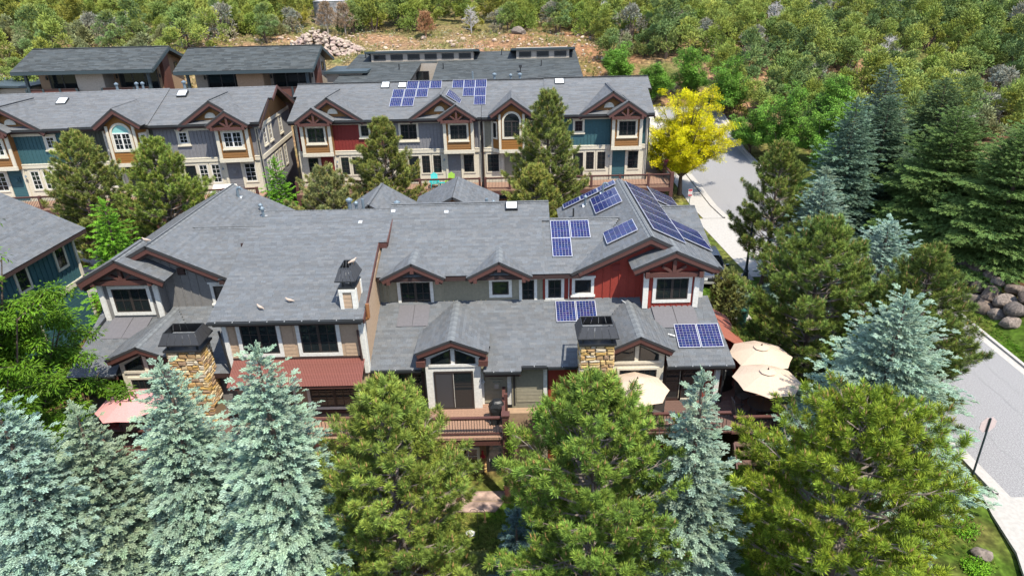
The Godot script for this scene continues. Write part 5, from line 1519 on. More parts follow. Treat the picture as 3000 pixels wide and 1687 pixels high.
	beam(lg, "rake_board", Vector3(-20.26, 11.03, -56.4), Vector3(-20.26, 12.75, -60.1), 0.06, 0.28, M.dark_brown)
	beam(lg, "rake_board", Vector3(-19.91, 12.75, -60.1), Vector3(-19.91, 13.6, -62.05), 0.06, 0.28, M.brown)
	beam(lg, "rake_board", Vector3(-19.91, 13.6, -62.05), Vector3(-19.91, 11.1, -67.7), 0.06, 0.28, M.brown)
	prism(lg, "gable_wall", [Vector3(-20.62, 11.1, -57.2), Vector3(-20.62, 13.6, -62.05), Vector3(-20.62, 11.1, -67.2)], Vector3(-0.3, 0, 0), M.brown_shake)
	var sb2 := Basis(Vector3.UP, PI / 2)
	beam(lg, "band_board", Vector3(-20.6, 11.05, -57.1), Vector3(-20.6, 11.05, -67.2), 0.07, 0.3, M.cream)
	beam(lg, "belly_band", Vector3(-20.6, 8.57, -57.1), Vector3(-20.6, 8.57, -67.2), 0.09, 0.34, M.cream)
	for z in [-58.6, -60.3, -63.8]:
		win(lg, Vector3(-20.65, 10.1, z), 0.75, 1.3, 0.16, 1, 2, 3, M.cream, M.white_sash, sb2, "window", 0.05)
	for z in [-58.4, -59.7, -61.0, -62.3, -64.0]:
		win(lg, Vector3(-20.65, 7.2, z), 0.7, 1.6, 0.14, 1, 2, 4, M.cream, M.white_sash, sb2)
	battens(lg, Vector3(-20.65, 8.76, -57.1), Vector3(-20.65, 8.76, -67.2), Vector3.RIGHT, func(t): return 10.9, M.cool_grey, 0.32, [[0.9, 9.2, 2.1, 11], [2.6, 9.2, 3.8, 11], [6.1, 9.2, 7.3, 11]])
	lap_boards(lg, Vector3(-20.65, 0, -57.1), Vector3.FORWARD, Vector3.RIGHT, 5.4, 8.4, func(y): return [0.0, 9.9], M.cool_grey, 0.2, [[0.75, 6.2, 1.85, 8.3], [2.1, 6.2, 3.1, 8.3], [3.4, 6.2, 4.4, 8.3], [4.7, 6.2, 5.7, 8.3], [6.4, 6.2, 7.4, 8.3]])
	XF = Transform3D.IDENTITY

# =============================================================== modern houses up the slope
const R3 := Color(0.066, 0.075, 0.079)

func lodge(u: Node3D, x0: float, x1: float, ze: float, ye: float, zr: float, yr: float, walls: Array, post_in: float, right_post: float):
	# walls: [left material, mid material, right material, fractions of the middle block]
	roof(u, [Vector3(x0, ye, ze), Vector3(x1, ye, ze), Vector3(x1, yr, zr), Vector3(x0, yr, zr)], R3, M.black_metal, 0.3, 0.22, 0.7, "roof", 0.3)
	roof(u, [Vector3(x0, yr, zr), Vector3(x1, yr, zr), Vector3(x1, yr - 1.75, zr - 4.8), Vector3(x0, yr - 1.75, zr - 4.8)], R3, M.black_metal, 0.3, 0.22, 0.7, "roof", 0.3)
	beam(u, "fascia", Vector3(x0, ye - 0.2, ze + 0.03), Vector3(x1, ye - 0.2, ze + 0.03), 0.06, 0.34, M.slate_post)
	var a := x0 + 0.9
	var b := x1 - 0.9
	var zw := ze - 3.0
	var s := (yr - ye) / (ze - zr)
	prism(u, "wall", [Vector3(a, 5.5, zw), Vector3(a, ye + 3.0 * s - 0.35, zw), Vector3(a, yr - 0.35, zr), Vector3(a, yr - 1.7, zr - 4.0), Vector3(a, 5.5, zr - 4.0)], Vector3(b - a, 0, 0), walls[0])
	var m0 := lerpf(a, b, walls[3])
	var m1 := lerpf(a, b, walls[4])
	box2(u, "middle_wall", Vector3(m0, 5.5, zw - 0.5), Vector3(m1, ye - 0.1, ze - 0.9), walls[1])
	for q in [[a + 0.1, m0, walls[5]], [m1, b - 0.1, walls[6]]]:
		var w: float = q[1] - q[0]
		var cx: float = q[0] + w * q[2]
		var d := win(u, Vector3(cx, ye - 1.45, zw), minf(5.0, w * 0.84), 2.45, 0.08, 3, 1, 1, M.black_metal, M.black_metal, FACE_FRONT, "sliding_door")
		for sx in [-1, 1]:
			box(u, "wall_light", Vector3(cx + sx * (minf(5.0, w * 0.84) / 2 + 0.3), ye - 1.0, zw + 0.08), Vector3(0.14, 0.42, 0.14), M.black_metal)
		box2(u, "deck", Vector3(q[0] - 0.3, ye - 3.15, zw), Vector3(q[1] + 0.1, ye - 2.95, ze - 0.5), M.dark_brown)
		var r := beam(u, "railing", Vector3(q[0] - 0.3, ye - 1.95, ze - 0.55), Vector3(q[1] + 0.1, ye - 1.95, ze - 0.55), 0.12, 0.08, M.dark_brown)
		var n := 3
		for k in n:
			var p := lerpf(q[0] - 0.2, q[1], float(k) / n)
			var p2 := lerpf(q[0] - 0.2, q[1], float(k + 1) / n)
			box2(r, "rail_panel", Vector3(p + 0.1, ye - 2.95, ze - 0.6), Vector3(p2 - 0.1, ye - 2.0, ze - 0.55), M.rust_panel)
		for k in n + 1:
			box(r, "rail_post", Vector3(lerpf(q[0] - 0.2, q[1], float(k) / n), ye - 2.5, ze - 0.52), Vector3(0.18, 1.2, 0.16), M.slate_post)
		box2(u, "lower_wall", Vector3(q[0], 5.0, zw - 0.2), Vector3(q[1], ye - 3.2, zw + 0.3), M.dark_brown)
	for x in [x0 + post_in, x1 - right_post]:
		box2(u, "porch_post", Vector3(x - 0.14, 5.5, ze - 0.75), Vector3(x + 0.14, ye - 0.25, ze - 0.47), M.slate_post)
	# gable end: rust panel chimney breast and small windows
	box2(u, "end_panel", Vector3(b - 0.3, 5.5, zr - 0.2), Vector3(b + 0.45, yr - 0.55, zr + 1.3), M.rust_panel)
	var eb := Basis(Vector3.UP, PI / 2)
	win(u, Vector3(b, ye - 0.9, zw - 1.3), 0.7, 1.5, 0.08, 1, 1, 1, M.black_metal, M.black_metal, eb)
	win(u, Vector3(b, ye - 0.4, zr - 2.6), 0.7, 0.8, 0.08, 1, 1, 1, M.black_metal, M.black_metal, eb)
	for zz in [ze, zr - 4.8]:
		beam(u, "rake_board", Vector3(x1 + 0.02, (ye if zz == ze else yr - 1.75) - 0.2, zz), Vector3(x1 + 0.02, yr - 0.2, zr), 0.05, 0.34, M.slate_post)

func build_back_row():
	var grp := "modern houses up the slope"
	var a := thing("modern_house", "modern house with dark gable roof and grey middle wall, far end of the back row", "house", Vector3(-47, 6, -79), grp)
	lodge(a, -54.8, -39.2, -74.5, 14.25, -79.2, 16.2, [M.stucco_tan, M.stucco_grey, M.stucco_tan, 0.40, 0.62, 0.62, 0.55], 1.1, 0.9)
	var b := thing("modern_house", "modern house with dark gable roof and tan middle wall, second in the back row", "house", Vector3(-29, 6, -79), grp)
	lodge(b, -37.0, -21.7, -74.5, 13.9, -79.2, 15.95, [M.stucco_grey, M.stucco_tan, M.stucco_grey, 0.41, 0.63, 0.66, 0.52], 1.2, 0.9)
	vent(b, Vector3(-34.0, 15.7, -79.4), 0.45, 0.06)
	vent(b, Vector3(-25.2, 15.7, -79.4), 0.6, 0.06)
	# a small flat-roofed wing between the houses
	var w := thing("garage_wing", "small grey stucco wing with thin dark roof between two back-row houses", "house", Vector3(-18.5, 6, -80))
	box2(w, "wall", Vector3(-21.4, 5, -84), Vector3(-17.3, 12.9, -78.6), M.stucco_grey)
	box2(w, "roof", Vector3(-21.6, 12.9, -84.5), Vector3(-16.6, 13.15, -78.2), M.slate_post)
	box2(w, "wall_panel", Vector3(-20.6, 9, -78.62), Vector3(-17.5, 11.7, -78.5), M.cream)
	var lw := thing("garage_wing", "grey stucco wing at the frame edge beside the far back-row house", "house", Vector3(-58, 6, -80))
	box2(lw, "wall", Vector3(-66, 5, -82), Vector3(-54.6, 12.3, -76.5), M.stucco_grey)
	prism(lw, "roof", [Vector3(-67, 12.9, -76.0), Vector3(-54.3, 12.35, -76.0), Vector3(-54.3, 12.35, -83), Vector3(-67, 12.9, -83)], Vector3(0, 0.22, 0), M.slate_post)
	# the wide house with clerestories
	var c := thing("clerestory_house", "wide dark-roofed modern house with two clerestory boxes under the bare red bank", "house", Vector3(-6, 6, -82), grp)
	var s := 0.195
	var ry := func(z: float) -> float: return 12.15 + s * (-76.0 - z)
	roof(c, [Vector3(-20.2, ry.call(-75.0), -75.0), Vector3(-11.6, ry.call(-75.0), -75.0), Vector3(-10.9, ry.call(-82.6), -82.6), Vector3(-9.0, ry.call(-82.6), -82.6), Vector3(-9.0, ry.call(-86.5), -86.5), Vector3(-19.2, ry.call(-86.5), -86.5)], R3, M.black_metal, 0.25, 0.22, 0.7, "roof", 0.3)
	roof(c, [Vector3(-9.0, ry.call(-75.0), -75.0), Vector3(8.0, ry.call(-75.0), -75.0), Vector3(8.0, ry.call(-86.5), -86.5), Vector3(-9.0, ry.call(-86.5), -86.5), Vector3(-8.9, ry.call(-82.6), -82.6)], R3, M.black_metal, 0.25, 0.22, 0.7, "roof", 0.3)
	prism(c, "wall", [Vector3(-19.6, 5, -75.8), Vector3(-19.6, 11.9, -75.8), Vector3(-19.6, 13.6, -86), Vector3(-19.6, 5, -86)], Vector3(8.0, 0, 0), M.stucco_grey)
	prism(c, "wall", [Vector3(-9.0, 5, -75.8), Vector3(-9.0, 11.9, -75.8), Vector3(-9.0, 13.6, -86), Vector3(-9.0, 5, -86)], Vector3(16.5, 0, 0), M.stucco_grey)
	box2(c, "court_wall", Vector3(-11.8, 5, -86), Vector3(-8.8, 13.4, -82.5), M.stucco_grey)
	win(c, Vector3(-10.85, 11.5, -82.5), 1.5, 1.9, 0.08, 2, 1, 1, M.black_metal, M.black_metal)
	for q in [[-17.0, -4.6, 6], [0.6, 7.0, 3]]:
		var o := box2(c, "clerestory", Vector3(q[0], 12.8, -86.8), Vector3(q[1], 14.62, -83.3), M.stucco_grey)
		prism(o, "clerestory_roof", [Vector3(q[0] - 0.7, 14.62, -82.95), Vector3(q[1] + 0.7, 14.62, -82.95), Vector3(q[1] + 0.7, 14.0, -87.3), Vector3(q[0] - 0.7, 14.0, -87.3)], Vector3(0, 0.24, 0), M.slate_post)
		for i in q[2]:
			var t: float = (i + 0.5) / float(q[2])
			win(c, Vector3(lerpf(q[0], q[1], t), 14.12, -83.3), 1.35, 0.5, 0.06, 1, 1, 1, M.black_metal, M.black_metal)
	for q in [[-13.2, -80.2], [-8.0, -80.0], [3.5, -80.4], [1.0, -78.2], [-1.2, -85.0], [-18.0, -85.0]]:
		box(c, "roof_pipe", Vector3(q[0], ry.call(q[1]) + 0.35, q[1]), Vector3(0.12, 0.7, 0.12), M.black_metal)
	box(c, "roof_hood", Vector3(1.0, ry.call(-78.2) + 0.72, -78.2), Vector3(0.35, 0.3, 0.3), M.black_metal)

func build_teal_house():
	var u := thing("teal_house", "dark teal house with cream belly band seen end-on behind the leafy tree", "house", Vector3(-33, 0, -34))
	var x := -28.0
	var z0 := -26.0
	var z1 := -39.2
	prism(u, "wall", [Vector3(x, -0.9, z0), Vector3(x, 8.15, z0), Vector3(x - 5, 10.9, z0), Vector3(x - 10, 8.15, z0), Vector3(x - 10, -0.9, z0)], Vector3(0, 0, z1 - z0 + 0.5), M.teal)
	roof(u, [Vector3(x + 0.7, 8.1, z0 + 0.5), Vector3(x + 0.7, 8.1, z1), Vector3(x - 5, 11.1, z1), Vector3(x - 5, 11.1, z0 + 0.5)], ROOF_C, M.slab)
	roof(u, [Vector3(x - 5, 11.1, z0 + 0.5), Vector3(x - 5, 11.1, z1), Vector3(x - 10.6, 8.1, z1), Vector3(x - 10.6, 8.1, z0 + 0.5)], ROOF_C, M.slab)
	beam(u, "fascia", Vector3(x + 0.68, 7.95, z0 + 0.5), Vector3(x + 0.68, 7.95, z1), 0.06, 0.26, M.dark_brown)
	var b := Basis(Vector3.UP, PI / 2)
	beam(u, "belly_band", Vector3(x + 0.03, 4.95, z0), Vector3(x + 0.03, 4.95, z1 + 0.5), 0.1, 0.36, M.cream)
	battens(u, Vector3(x, 5.15, z0), Vector3(x, 5.15, z1 + 0.5), Vector3.RIGHT, func(t): return 7.95, M.teal, 0.4, [[10.6, 6.2, 11.8, 8.0], [7.2, 6.2, 8.4, 8.0]])
	lap_boards(u, Vector3(x, 0, z0), Vector3.FORWARD, Vector3.RIGHT, 1.2, 4.75, func(y): return [0.0, 12.6], M.teal, 0.2, [[6.6, 2.9, 8.0, 4.6]])
	win(u, Vector3(x, 6.95, -37.2), 0.75, 1.25, 0.16, 1, 2, 2, M.cream, M.sash, b)
	win(u, Vector3(x, 6.95, -33.8), 0.8, 1.2, 0.16, 1, 2, 2, M.cream, M.sash, b)
	win(u, Vector3(x, 3.7, -33.3), 1.0, 1.3, 0.16, 1, 2, 2, M.cream, M.sash, b)
	box(u, "corner_board", Vector3(x + 0.02, 3.5, z1 + 0.6), Vector3(0.12, 8.6, 0.2), M.cream)

# =============================================================== trees
func basis_to(d: Vector3, roll: float) -> Basis:
	# y axis along d
	var y := d.normalized()
	var x := y.cross(Vector3.UP if absf(y.y) < 0.95 else Vector3.RIGHT).normalized()
	return Basis(x, y, x.cross(y)).rotated(y, roll)

func trunk_mesh(H: float, r: float, bend := 0.15, seed_ := 1) -> ArrayMesh:
	var rr := RandomNumberGenerator.new()
	rr.seed = seed_
	var b := MB.new()
	var p := Vector3.ZERO
	var n := 8
	for i in n:
		var q := Vector3(rr.randf_range(-bend, bend) * 0.4, H * (i + 1) / n, rr.randf_range(-bend, bend) * 0.4)
		b.tube(p, q, lerpf(r, r * 0.12, float(i) / n) * (1.25 if i == 0 else 1.0), lerpf(r, r * 0.12, float(i + 1) / n), 7)
		p = q
	return b.mesh()

func spruce_spray() -> ArrayMesh:
	# a flat spray of bristly shoots; y is the direction of growth, length about one
	var rr := RandomNumberGenerator.new()
	rr.seed = 5
	var b := MB.new()
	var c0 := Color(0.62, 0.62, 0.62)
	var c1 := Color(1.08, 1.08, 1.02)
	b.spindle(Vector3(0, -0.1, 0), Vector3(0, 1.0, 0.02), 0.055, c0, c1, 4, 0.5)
	for k in 7:
		var t := 0.08 + k * 0.125
		for s in [-1.0, 1.0]:
			var p := Vector3(0, t, 0)
			var l := (0.50 - 0.28 * t) * rr.randf_range(0.8, 1.15)
			var q := p + Vector3(s * l * 0.80, l * 0.62, rr.randf_range(-0.10, 0.14))
			b.spindle(p, q, 0.052, c0, c1, 4, 0.55)
			if l > 0.3:
				var m := p.lerp(q, 0.55)
				b.spindle(m, m + Vector3(s * l * 0.15, l * 0.42, rr.randf_range(0.0, 0.14)), 0.045, c0, c1, 3, 0.5)
	return b.mesh()

func pine_tuft() -> ArrayMesh:
	var rr := RandomNumberGenerator.new()
	rr.seed = 8
	var b := MB.new()
	for k in 38:
		var a := k * 2.39996
		var t := k / 38.0
		var d := Vector3(cos(a), 0.35 + 1.5 * t * t + rr.randf_range(0, 0.3), sin(a)).normalized()
		var p := Vector3(0, 0.7 * t, 0)
		var q := p + d * rr.randf_range(0.62, 0.9)
		var w := d.cross(Vector3(rr.randf_range(-1, 1), rr.randf_range(-1, 1), rr.randf_range(-1, 1))).normalized() * 0.040
		var g := rr.randf_range(0.8, 1.2)
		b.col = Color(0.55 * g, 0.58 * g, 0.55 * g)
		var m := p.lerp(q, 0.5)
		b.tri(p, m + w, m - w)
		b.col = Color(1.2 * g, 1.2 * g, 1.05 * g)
		b.tri(q, m - w, m + w)
	return b.mesh()

func leaf_cluster(n: int, L: float, W: float, droop: float, seed_: int) -> ArrayMesh:
	var rr := RandomNumberGenerator.new()
	rr.seed = seed_
	var b := MB.new()
	for k in n:
		var p := Vector3(rr.randf_range(-1, 1), rr.randf_range(-1, 1), rr.randf_range(-1, 1))
		p = p.normalized() * pow(rr.randf(), 0.4)
		var d := (p + Vector3(rr.randf_range(-0.5, 0.5), rr.randf_range(-0.2, 0.4) - droop, rr.randf_range(-0.5, 0.5))).normalized()
		var side := d.cross(Vector3(rr.randf_range(-0.6, 0.6), 1, rr.randf_range(-0.6, 0.6))).normalized()
		var nn := side.cross(d)
		var l := L * rr.randf_range(0.75, 1.25)
		var g := rr.randf_range(0.72, 1.22)
		b.col = Color(g * rr.randf_range(0.85, 1.1), g, g * 0.95)
		var m := p + d * l * 0.45 + nn * l * 0.10
		b.tri(p, m + side * W, p + d * l)
		b.tri(p, p + d * l, m - side * W)
	return b.mesh()

func spruce_crown(seed_: int, H: float, R: float, base: Color, dense := 1.0, taper := 0.85) -> Array:
	var rr := RandomNumberGenerator.new()
	rr.seed = seed_
	var xs: Array[Transform3D] = []
	var cs := PackedColorArray()
	var y := H * 0.05
	while y < H * 0.985:
		var t := y / H
		var L0 := R * pow(1.0 - t, taper) * (0.75 + 0.25 * minf(1.0, t * 6.0)) + 0.10
		var nb := int(lerpf(10.0, 4.0, t))
		var ph := rr.randf() * TAU
		for k in nb:
			var az := ph + TAU * k / nb + rr.randf_range(-0.3, 0.3)
			var L := L0 * rr.randf_range(0.70, 1.14)
			var pitch := lerpf(-0.22, 0.65, pow(t, 1.5)) + rr.randf_range(-0.12, 0.12)
			var dir := Vector3(cos(az), 0, sin(az))
			var side := Vector3(-sin(az), 0, cos(az))
			var tone := rr.randf_range(0.82, 1.16)
			var s := L * 0.30
			while s < L + 0.05:
				var f := s / L
				var p := Vector3(0, y, 0) + dir * s + Vector3(0, sin(pitch) * s + 0.10 * L * f * f - 0.04 * L, 0)
				var wid := (L - s) * 0.62 + 0.05
				var sg := 0
				var d := 0.0
				while d <= wid:
					for m in ([0.0] if d == 0.0 else [-1.0, 1.0]):
						if rr.randf() > dense: continue
						var ang: float = m * minf(0.95, 0.35 + d * 0.5)
						var gd := (dir * cos(ang) + side * sin(ang) + Vector3(0, pitch * 0.6 + rr.randf_range(-0.25, 0.30), 0)).normalized()
						var pos: Vector3 = p + side * m * d - dir * d * 0.35 + Vector3(rr.randf_range(-0.07, 0.07), rr.randf_range(-0.09, 0.09), rr.randf_range(-0.07, 0.07))
						var sc := rr.randf_range(0.30, 0.50) * (0.75 + 0.35 * (1.0 - t))
						var up := Vector3(rr.randf_range(-0.35, 0.35), 1, rr.randf_range(-0.35, 0.35))
						var xa := gd.cross(up).normalized()
						xs.append(Transform3D(Basis(xa, gd, xa.cross(gd)).scaled_local(Vector3(sc, sc, sc)), pos))
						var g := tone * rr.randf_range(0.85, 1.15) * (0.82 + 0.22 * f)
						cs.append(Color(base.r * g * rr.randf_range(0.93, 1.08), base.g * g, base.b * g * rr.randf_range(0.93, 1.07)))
					d += 0.24
				s += 0.27
		y += lerpf(0.34, 0.20, t) * (0.8 + 0.4 * rr.randf()) * (H / 10.0 if H > 10 else 1.0)
	for k in 5:
		xs.append(Transform3D(basis_to(Vector3(rr.randf_range(-0.25, 0.25), 1, rr.randf_range(-0.25, 0.25)), k).scaled_local(Vector3(0.35, 0.5, 0.35)), Vector3(0, H - 0.25 - k * 0.12, 0)))
		cs.append(base)
	return [xs, cs]

func pine_crown(seed_: int, H: float, R: float, base: Color, open := 0.0, low := 0.06) -> Array:
	# returns [tufts, colours, candles, wood mesh]
	var rr := RandomNumberGenerator.new()
	rr.seed = seed_
	var xs: Array[Transform3D] = []
	var cs := PackedColorArray()
	var cx: Array[Transform3D] = []
	var wood := MB.new()
	var y := H * low
	while y < H * 0.97:
		var t := y / H
		var prof := sin(PI * clampf(0.20 + 0.80 * t, 0, 1)) * 0.78 + 0.30 * (1.0 - t)
		var L0 := R * maxf(0.12, prof) * lerpf(1.0, 0.8, t)
		var nb := 6 if t < 0.7 else 5
		var ph := rr.randf() * TAU
		for k in nb:
			if rr.randf() < open: continue
			var az := ph + TAU * k / nb + rr.randf_range(-0.4, 0.4)
			var L := L0 * rr.randf_range(0.62, 1.15)
			var dir := Vector3(cos(az), 0, sin(az))
			var side := Vector3(-sin(az), 0, cos(az))
			var rise := lerpf(0.10, 0.85, t) + rr.randf_range(-0.12, 0.15)
			var tone := rr.randf_range(0.80, 1.18)
			var at := func(f: float) -> Vector3: return Vector3(0, y, 0) + dir * L * f + Vector3(0, L * (rise * f * 0.55 + 0.30 * f * f), 0)
			var r0 := 0.02 + 0.012 * L
			for j in 4:
				wood.tube(at.call(j / 4.0), at.call((j + 1) / 4.0), r0 * (1 - j / 5.0), r0 * (1 - (j + 1) / 5.0), 4)
			var nbr := int(4 + L * 2.6)
			for j in nbr:
				var f := lerpf(0.32, 1.0, (j + rr.randf()) / nbr)
				var m := -1.0 if j % 2 == 0 else 1.0
				var bl := (0.22 + 0.42 * L * (1.15 - f)) * rr.randf_range(0.6, 1.1)
				var p: Vector3 = at.call(f)
				var bd := (dir * 0.75 + side * m * rr.randf_range(0.4, 1.0) + Vector3(0, rr.randf_range(0.15, 0.75), 0)).normalized()
				if f > 0.93:
					bd = (dir + Vector3(0, 0.6, 0) + side * rr.randf_range(-0.3, 0.3)).normalized()
				var e := p + bd * bl
				wood.tube(p, e, 0.018, 0.008, 3)
				var nt := 2 + int(bl * 3.6)
				for i in nt:
					var u := lerpf(0.30, 1.0, (i + 1.0) / nt)
					var td := (bd + Vector3(rr.randf_range(-0.6, 0.6), rr.randf_range(0.35, 1.5), rr.randf_range(-0.6, 0.6))).normalized()
					if i == nt - 1: td = (bd * 0.5 + Vector3(0, 1.1, 0)).normalized()
					var sc := rr.randf_range(0.22, 0.36)
					var pos := p.lerp(e, u) + td * 0.05
					xs.append(Transform3D(basis_to(td, rr.randf() * TAU).scaled_local(Vector3(sc, sc, sc)), pos))
					var g := tone * rr.randf_range(0.65, 1.25)
					var yel := rr.randf_range(-0.06, 0.2)
					cs.append(Color(base.r * g * (1 + yel), base.g * g, base.b * g * (1 - yel)))
					if rr.randf() < 0.30:
						cx.append(Transform3D(basis_to((td + Vector3(0, 0.9, 0)).normalized(), 0).scaled_local(Vector3(1, rr.randf_range(0.5, 1.2), 1)), pos + td * 0.10))
		y += lerpf(0.55, 0.36, t) * rr.randf_range(0.8, 1.2)
	for k in 10:
		xs.append(Transform3D(basis_to(Vector3(rr.randf_range(-0.4, 0.4), 1, rr.randf_range(-0.4, 0.4)), k).scaled_local(Vector3(0.26, 0.3, 0.26)), Vector3(0, H - 0.1 - k * 0.10, 0)))
		cs.append(base)
	return [xs, cs, cx, wood]

func add_spruce(called: String, label: String, group: String, x: float, z: float, top: float, R: float, base: Color, seed_: int, dense := 1.0, taper := 0.85) -> Node3D:
	var g := gy(x, z) - 0.1
	var o := thing(called, label, "tree", Vector3(x, g, z), group)
	var H := top - g
	XF = o.transform
	put(o, "trunk", trunk_mesh(H * 0.97, 0.10 + H * 0.012, 0.1, seed_), M.bark, Transform3D.IDENTITY)
	var c := spruce_crown(seed_, H, R, base, dense, taper)
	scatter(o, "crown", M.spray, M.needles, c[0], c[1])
	XF = Transform3D.IDENTITY
	return o

func add_pine(label: String, group: String, x: float, z: float, top: float, R: float, base: Color, seed_: int, open := 0.0, low := 0.06, bark := "bark") -> Node3D:
	var g := gy(x, z) - 0.1
	var o := thing("pine_tree", label, "tree", Vector3(x, g, z), group)
	var H := top - g
	XF = o.transform
	put(o, "trunk", trunk_mesh(H * 0.97, 0.08 + H * 0.011, 0.3, seed_), M[bark], Transform3D.IDENTITY)
	var c := pine_crown(seed_, H, R, base, open, low)
	var w := put(o, "branches", c[3].mesh(), M.grey_bark, Transform3D.IDENTITY)
	w.set_meta("kind", "stuff")
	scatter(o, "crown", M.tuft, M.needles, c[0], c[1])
	scatter(o, "candles", M.candle_mesh, M.candle, c[2], PackedColorArray())
	XF = Transform3D.IDENTITY
	return o

# leafy tree: limbs fan out from the trunk, twigs fan from the limbs, leaf clusters hang on the twigs
func add_leafy(called: String, label: String, group: String, x: float, z: float, top: float, R: float, base: Color, mesh: Mesh, size: float, seed_: int, fork: float, nl: int, per: int, narrow := 1.0, bark := "bark") -> Node3D:
	var g := gy(x, z) - 0.1
	var o := thing(called, label, "tree", Vector3(x, g, z), group)
	var H := top - g
	XF = o.transform
	var rr := RandomNumberGenerator.new()
	rr.seed = seed_
	var wood := MB.new()
	var xs: Array[Transform3D] = []
	var cs := PackedColorArray()
	var r := 0.05 + H * 0.014
	var fk := Vector3(rr.randf_range(-0.2, 0.2), H * fork, rr.randf_range(-0.2, 0.2))
	wood.tube(Vector3.ZERO, fk, r * 1.2, r * 0.8, 8)
	for i in nl:
		var az := TAU * i / nl * 2.4 + rr.randf_range(-0.4, 0.4)
		var lift := rr.randf_range(0.05, 1.0)
		var end := Vector3(cos(az), 0, sin(az)) * R * (0.92 - 0.62 * lift * lift) * rr.randf_range(0.75, 1.08) * narrow + Vector3(0, lerpf(fk.y + 0.12 * H, H * 0.93, lift), 0)
		var mid := fk.lerp(end, 0.5) + Vector3(rr.randf_range(-0.3, 0.3), rr.randf_range(0.0, 0.5), rr.randf_range(-0.3, 0.3))
		wood.tube(fk, mid, r * 0.42, r * 0.25, 5)
		wood.tube(mid, end, r * 0.25, r * 0.06, 5)
		var tone := rr.randf_range(0.85, 1.15)
		for k in 9:
			var f := rr.randf_range(0.25, 1.0)
			var p := (fk.lerp(mid, f * 2) if f < 0.5 else mid.lerp(end, f * 2 - 1))
			var td := Vector3(rr.randf_range(-1, 1), rr.randf_range(-0.25, 0.8), rr.randf_range(-1, 1)).normalized() * R * rr.randf_range(0.18, 0.42)
			var e := p + td
			wood.tube(p, e, 0.028, 0.008, 3)
			var t2 := tone * rr.randf_range(0.85, 1.15)
			for q in per:
				var u := p.lerp(e, pow(rr.randf(), 0.6)) + Vector3(rr.randfn(0, 0.16), rr.randfn(0, 0.14), rr.randfn(0, 0.16)) * size * 2.0
				var sc := size * rr.randf_range(0.7, 1.3)
				xs.append(Transform3D(Basis.from_euler(Vector3(rr.randf_range(-0.5, 0.5), rr.randf() * TAU, rr.randf_range(-0.5, 0.5))).scaled(Vector3(sc, sc * 0.9, sc)), u))
				var gg := t2 * rr.randf_range(0.65, 1.25)
				cs.append(Color(base.r * gg * rr.randf_range(0.9, 1.1), base.g * gg, base.b * gg))
	put(o, "trunk", wood.mesh(), M[bark], Transform3D.IDENTITY)
	scatter(o, "crown", mesh, M.leaves, xs, cs)
	XF = Transform3D.IDENTITY
	return o

func add_bush(called: String, label: String, x: float, y: float, z: float, rx: float, ry: float, rz: float, n: int, base: Color, mesh: Mesh, size: float, seed_: int, group := "") -> Node3D:
	var o := thing(called, label, "shrub", Vector3(x, y, z), group)
	XF = o.transform
	var rr := RandomNumberGenerator.new()
	rr.seed = seed_
	var xs: Array[Transform3D] = []
	var cs := PackedColorArray()
	var wood := MB.new()
	for k in 7:
		var e := Vector3(rr.randf_range(-0.7, 0.7) * rx, ry * rr.randf_range(0.9, 1.6), rr.randf_range(-0.7, 0.7) * rz)
		wood.tube(Vector3(rr.randf_range(-0.1, 0.1), 0, 0), e, 0.03, 0.01, 4)
	for k in n:
		var d := Vector3(rr.randfn(), rr.randfn(), rr.randfn()).normalized()
		var bump := 0.75 + 0.35 * fn2.get_noise_3d(d.x * 4 + seed_, d.y * 4, d.z * 4)
		var p := d * pow(rr.randf(), 0.35) * bump
		var sc := size * rr.randf_range(0.7, 1.3)
		xs.append(Transform3D(basis_to((d + Vector3(0, 0.7, 0)).normalized(), rr.randf() * TAU).scaled_local(Vector3(sc, sc, sc)), Vector3(p.x * rx, ry + p.y * ry, p.z * rz)))
		var g := rr.randf_range(0.75, 1.25)
		cs.append(Color(base.r * g * rr.randf_range(0.9, 1.12), base.g * g, base.b * g))
	put(o, "stem", wood.mesh(), M.bark, Transform3D.IDENTITY)
	scatter(o, "crown", mesh, M.leaves if mesh != M.spray else M.needles, xs, cs)
	XF = Transform3D.IDENTITY
	return o

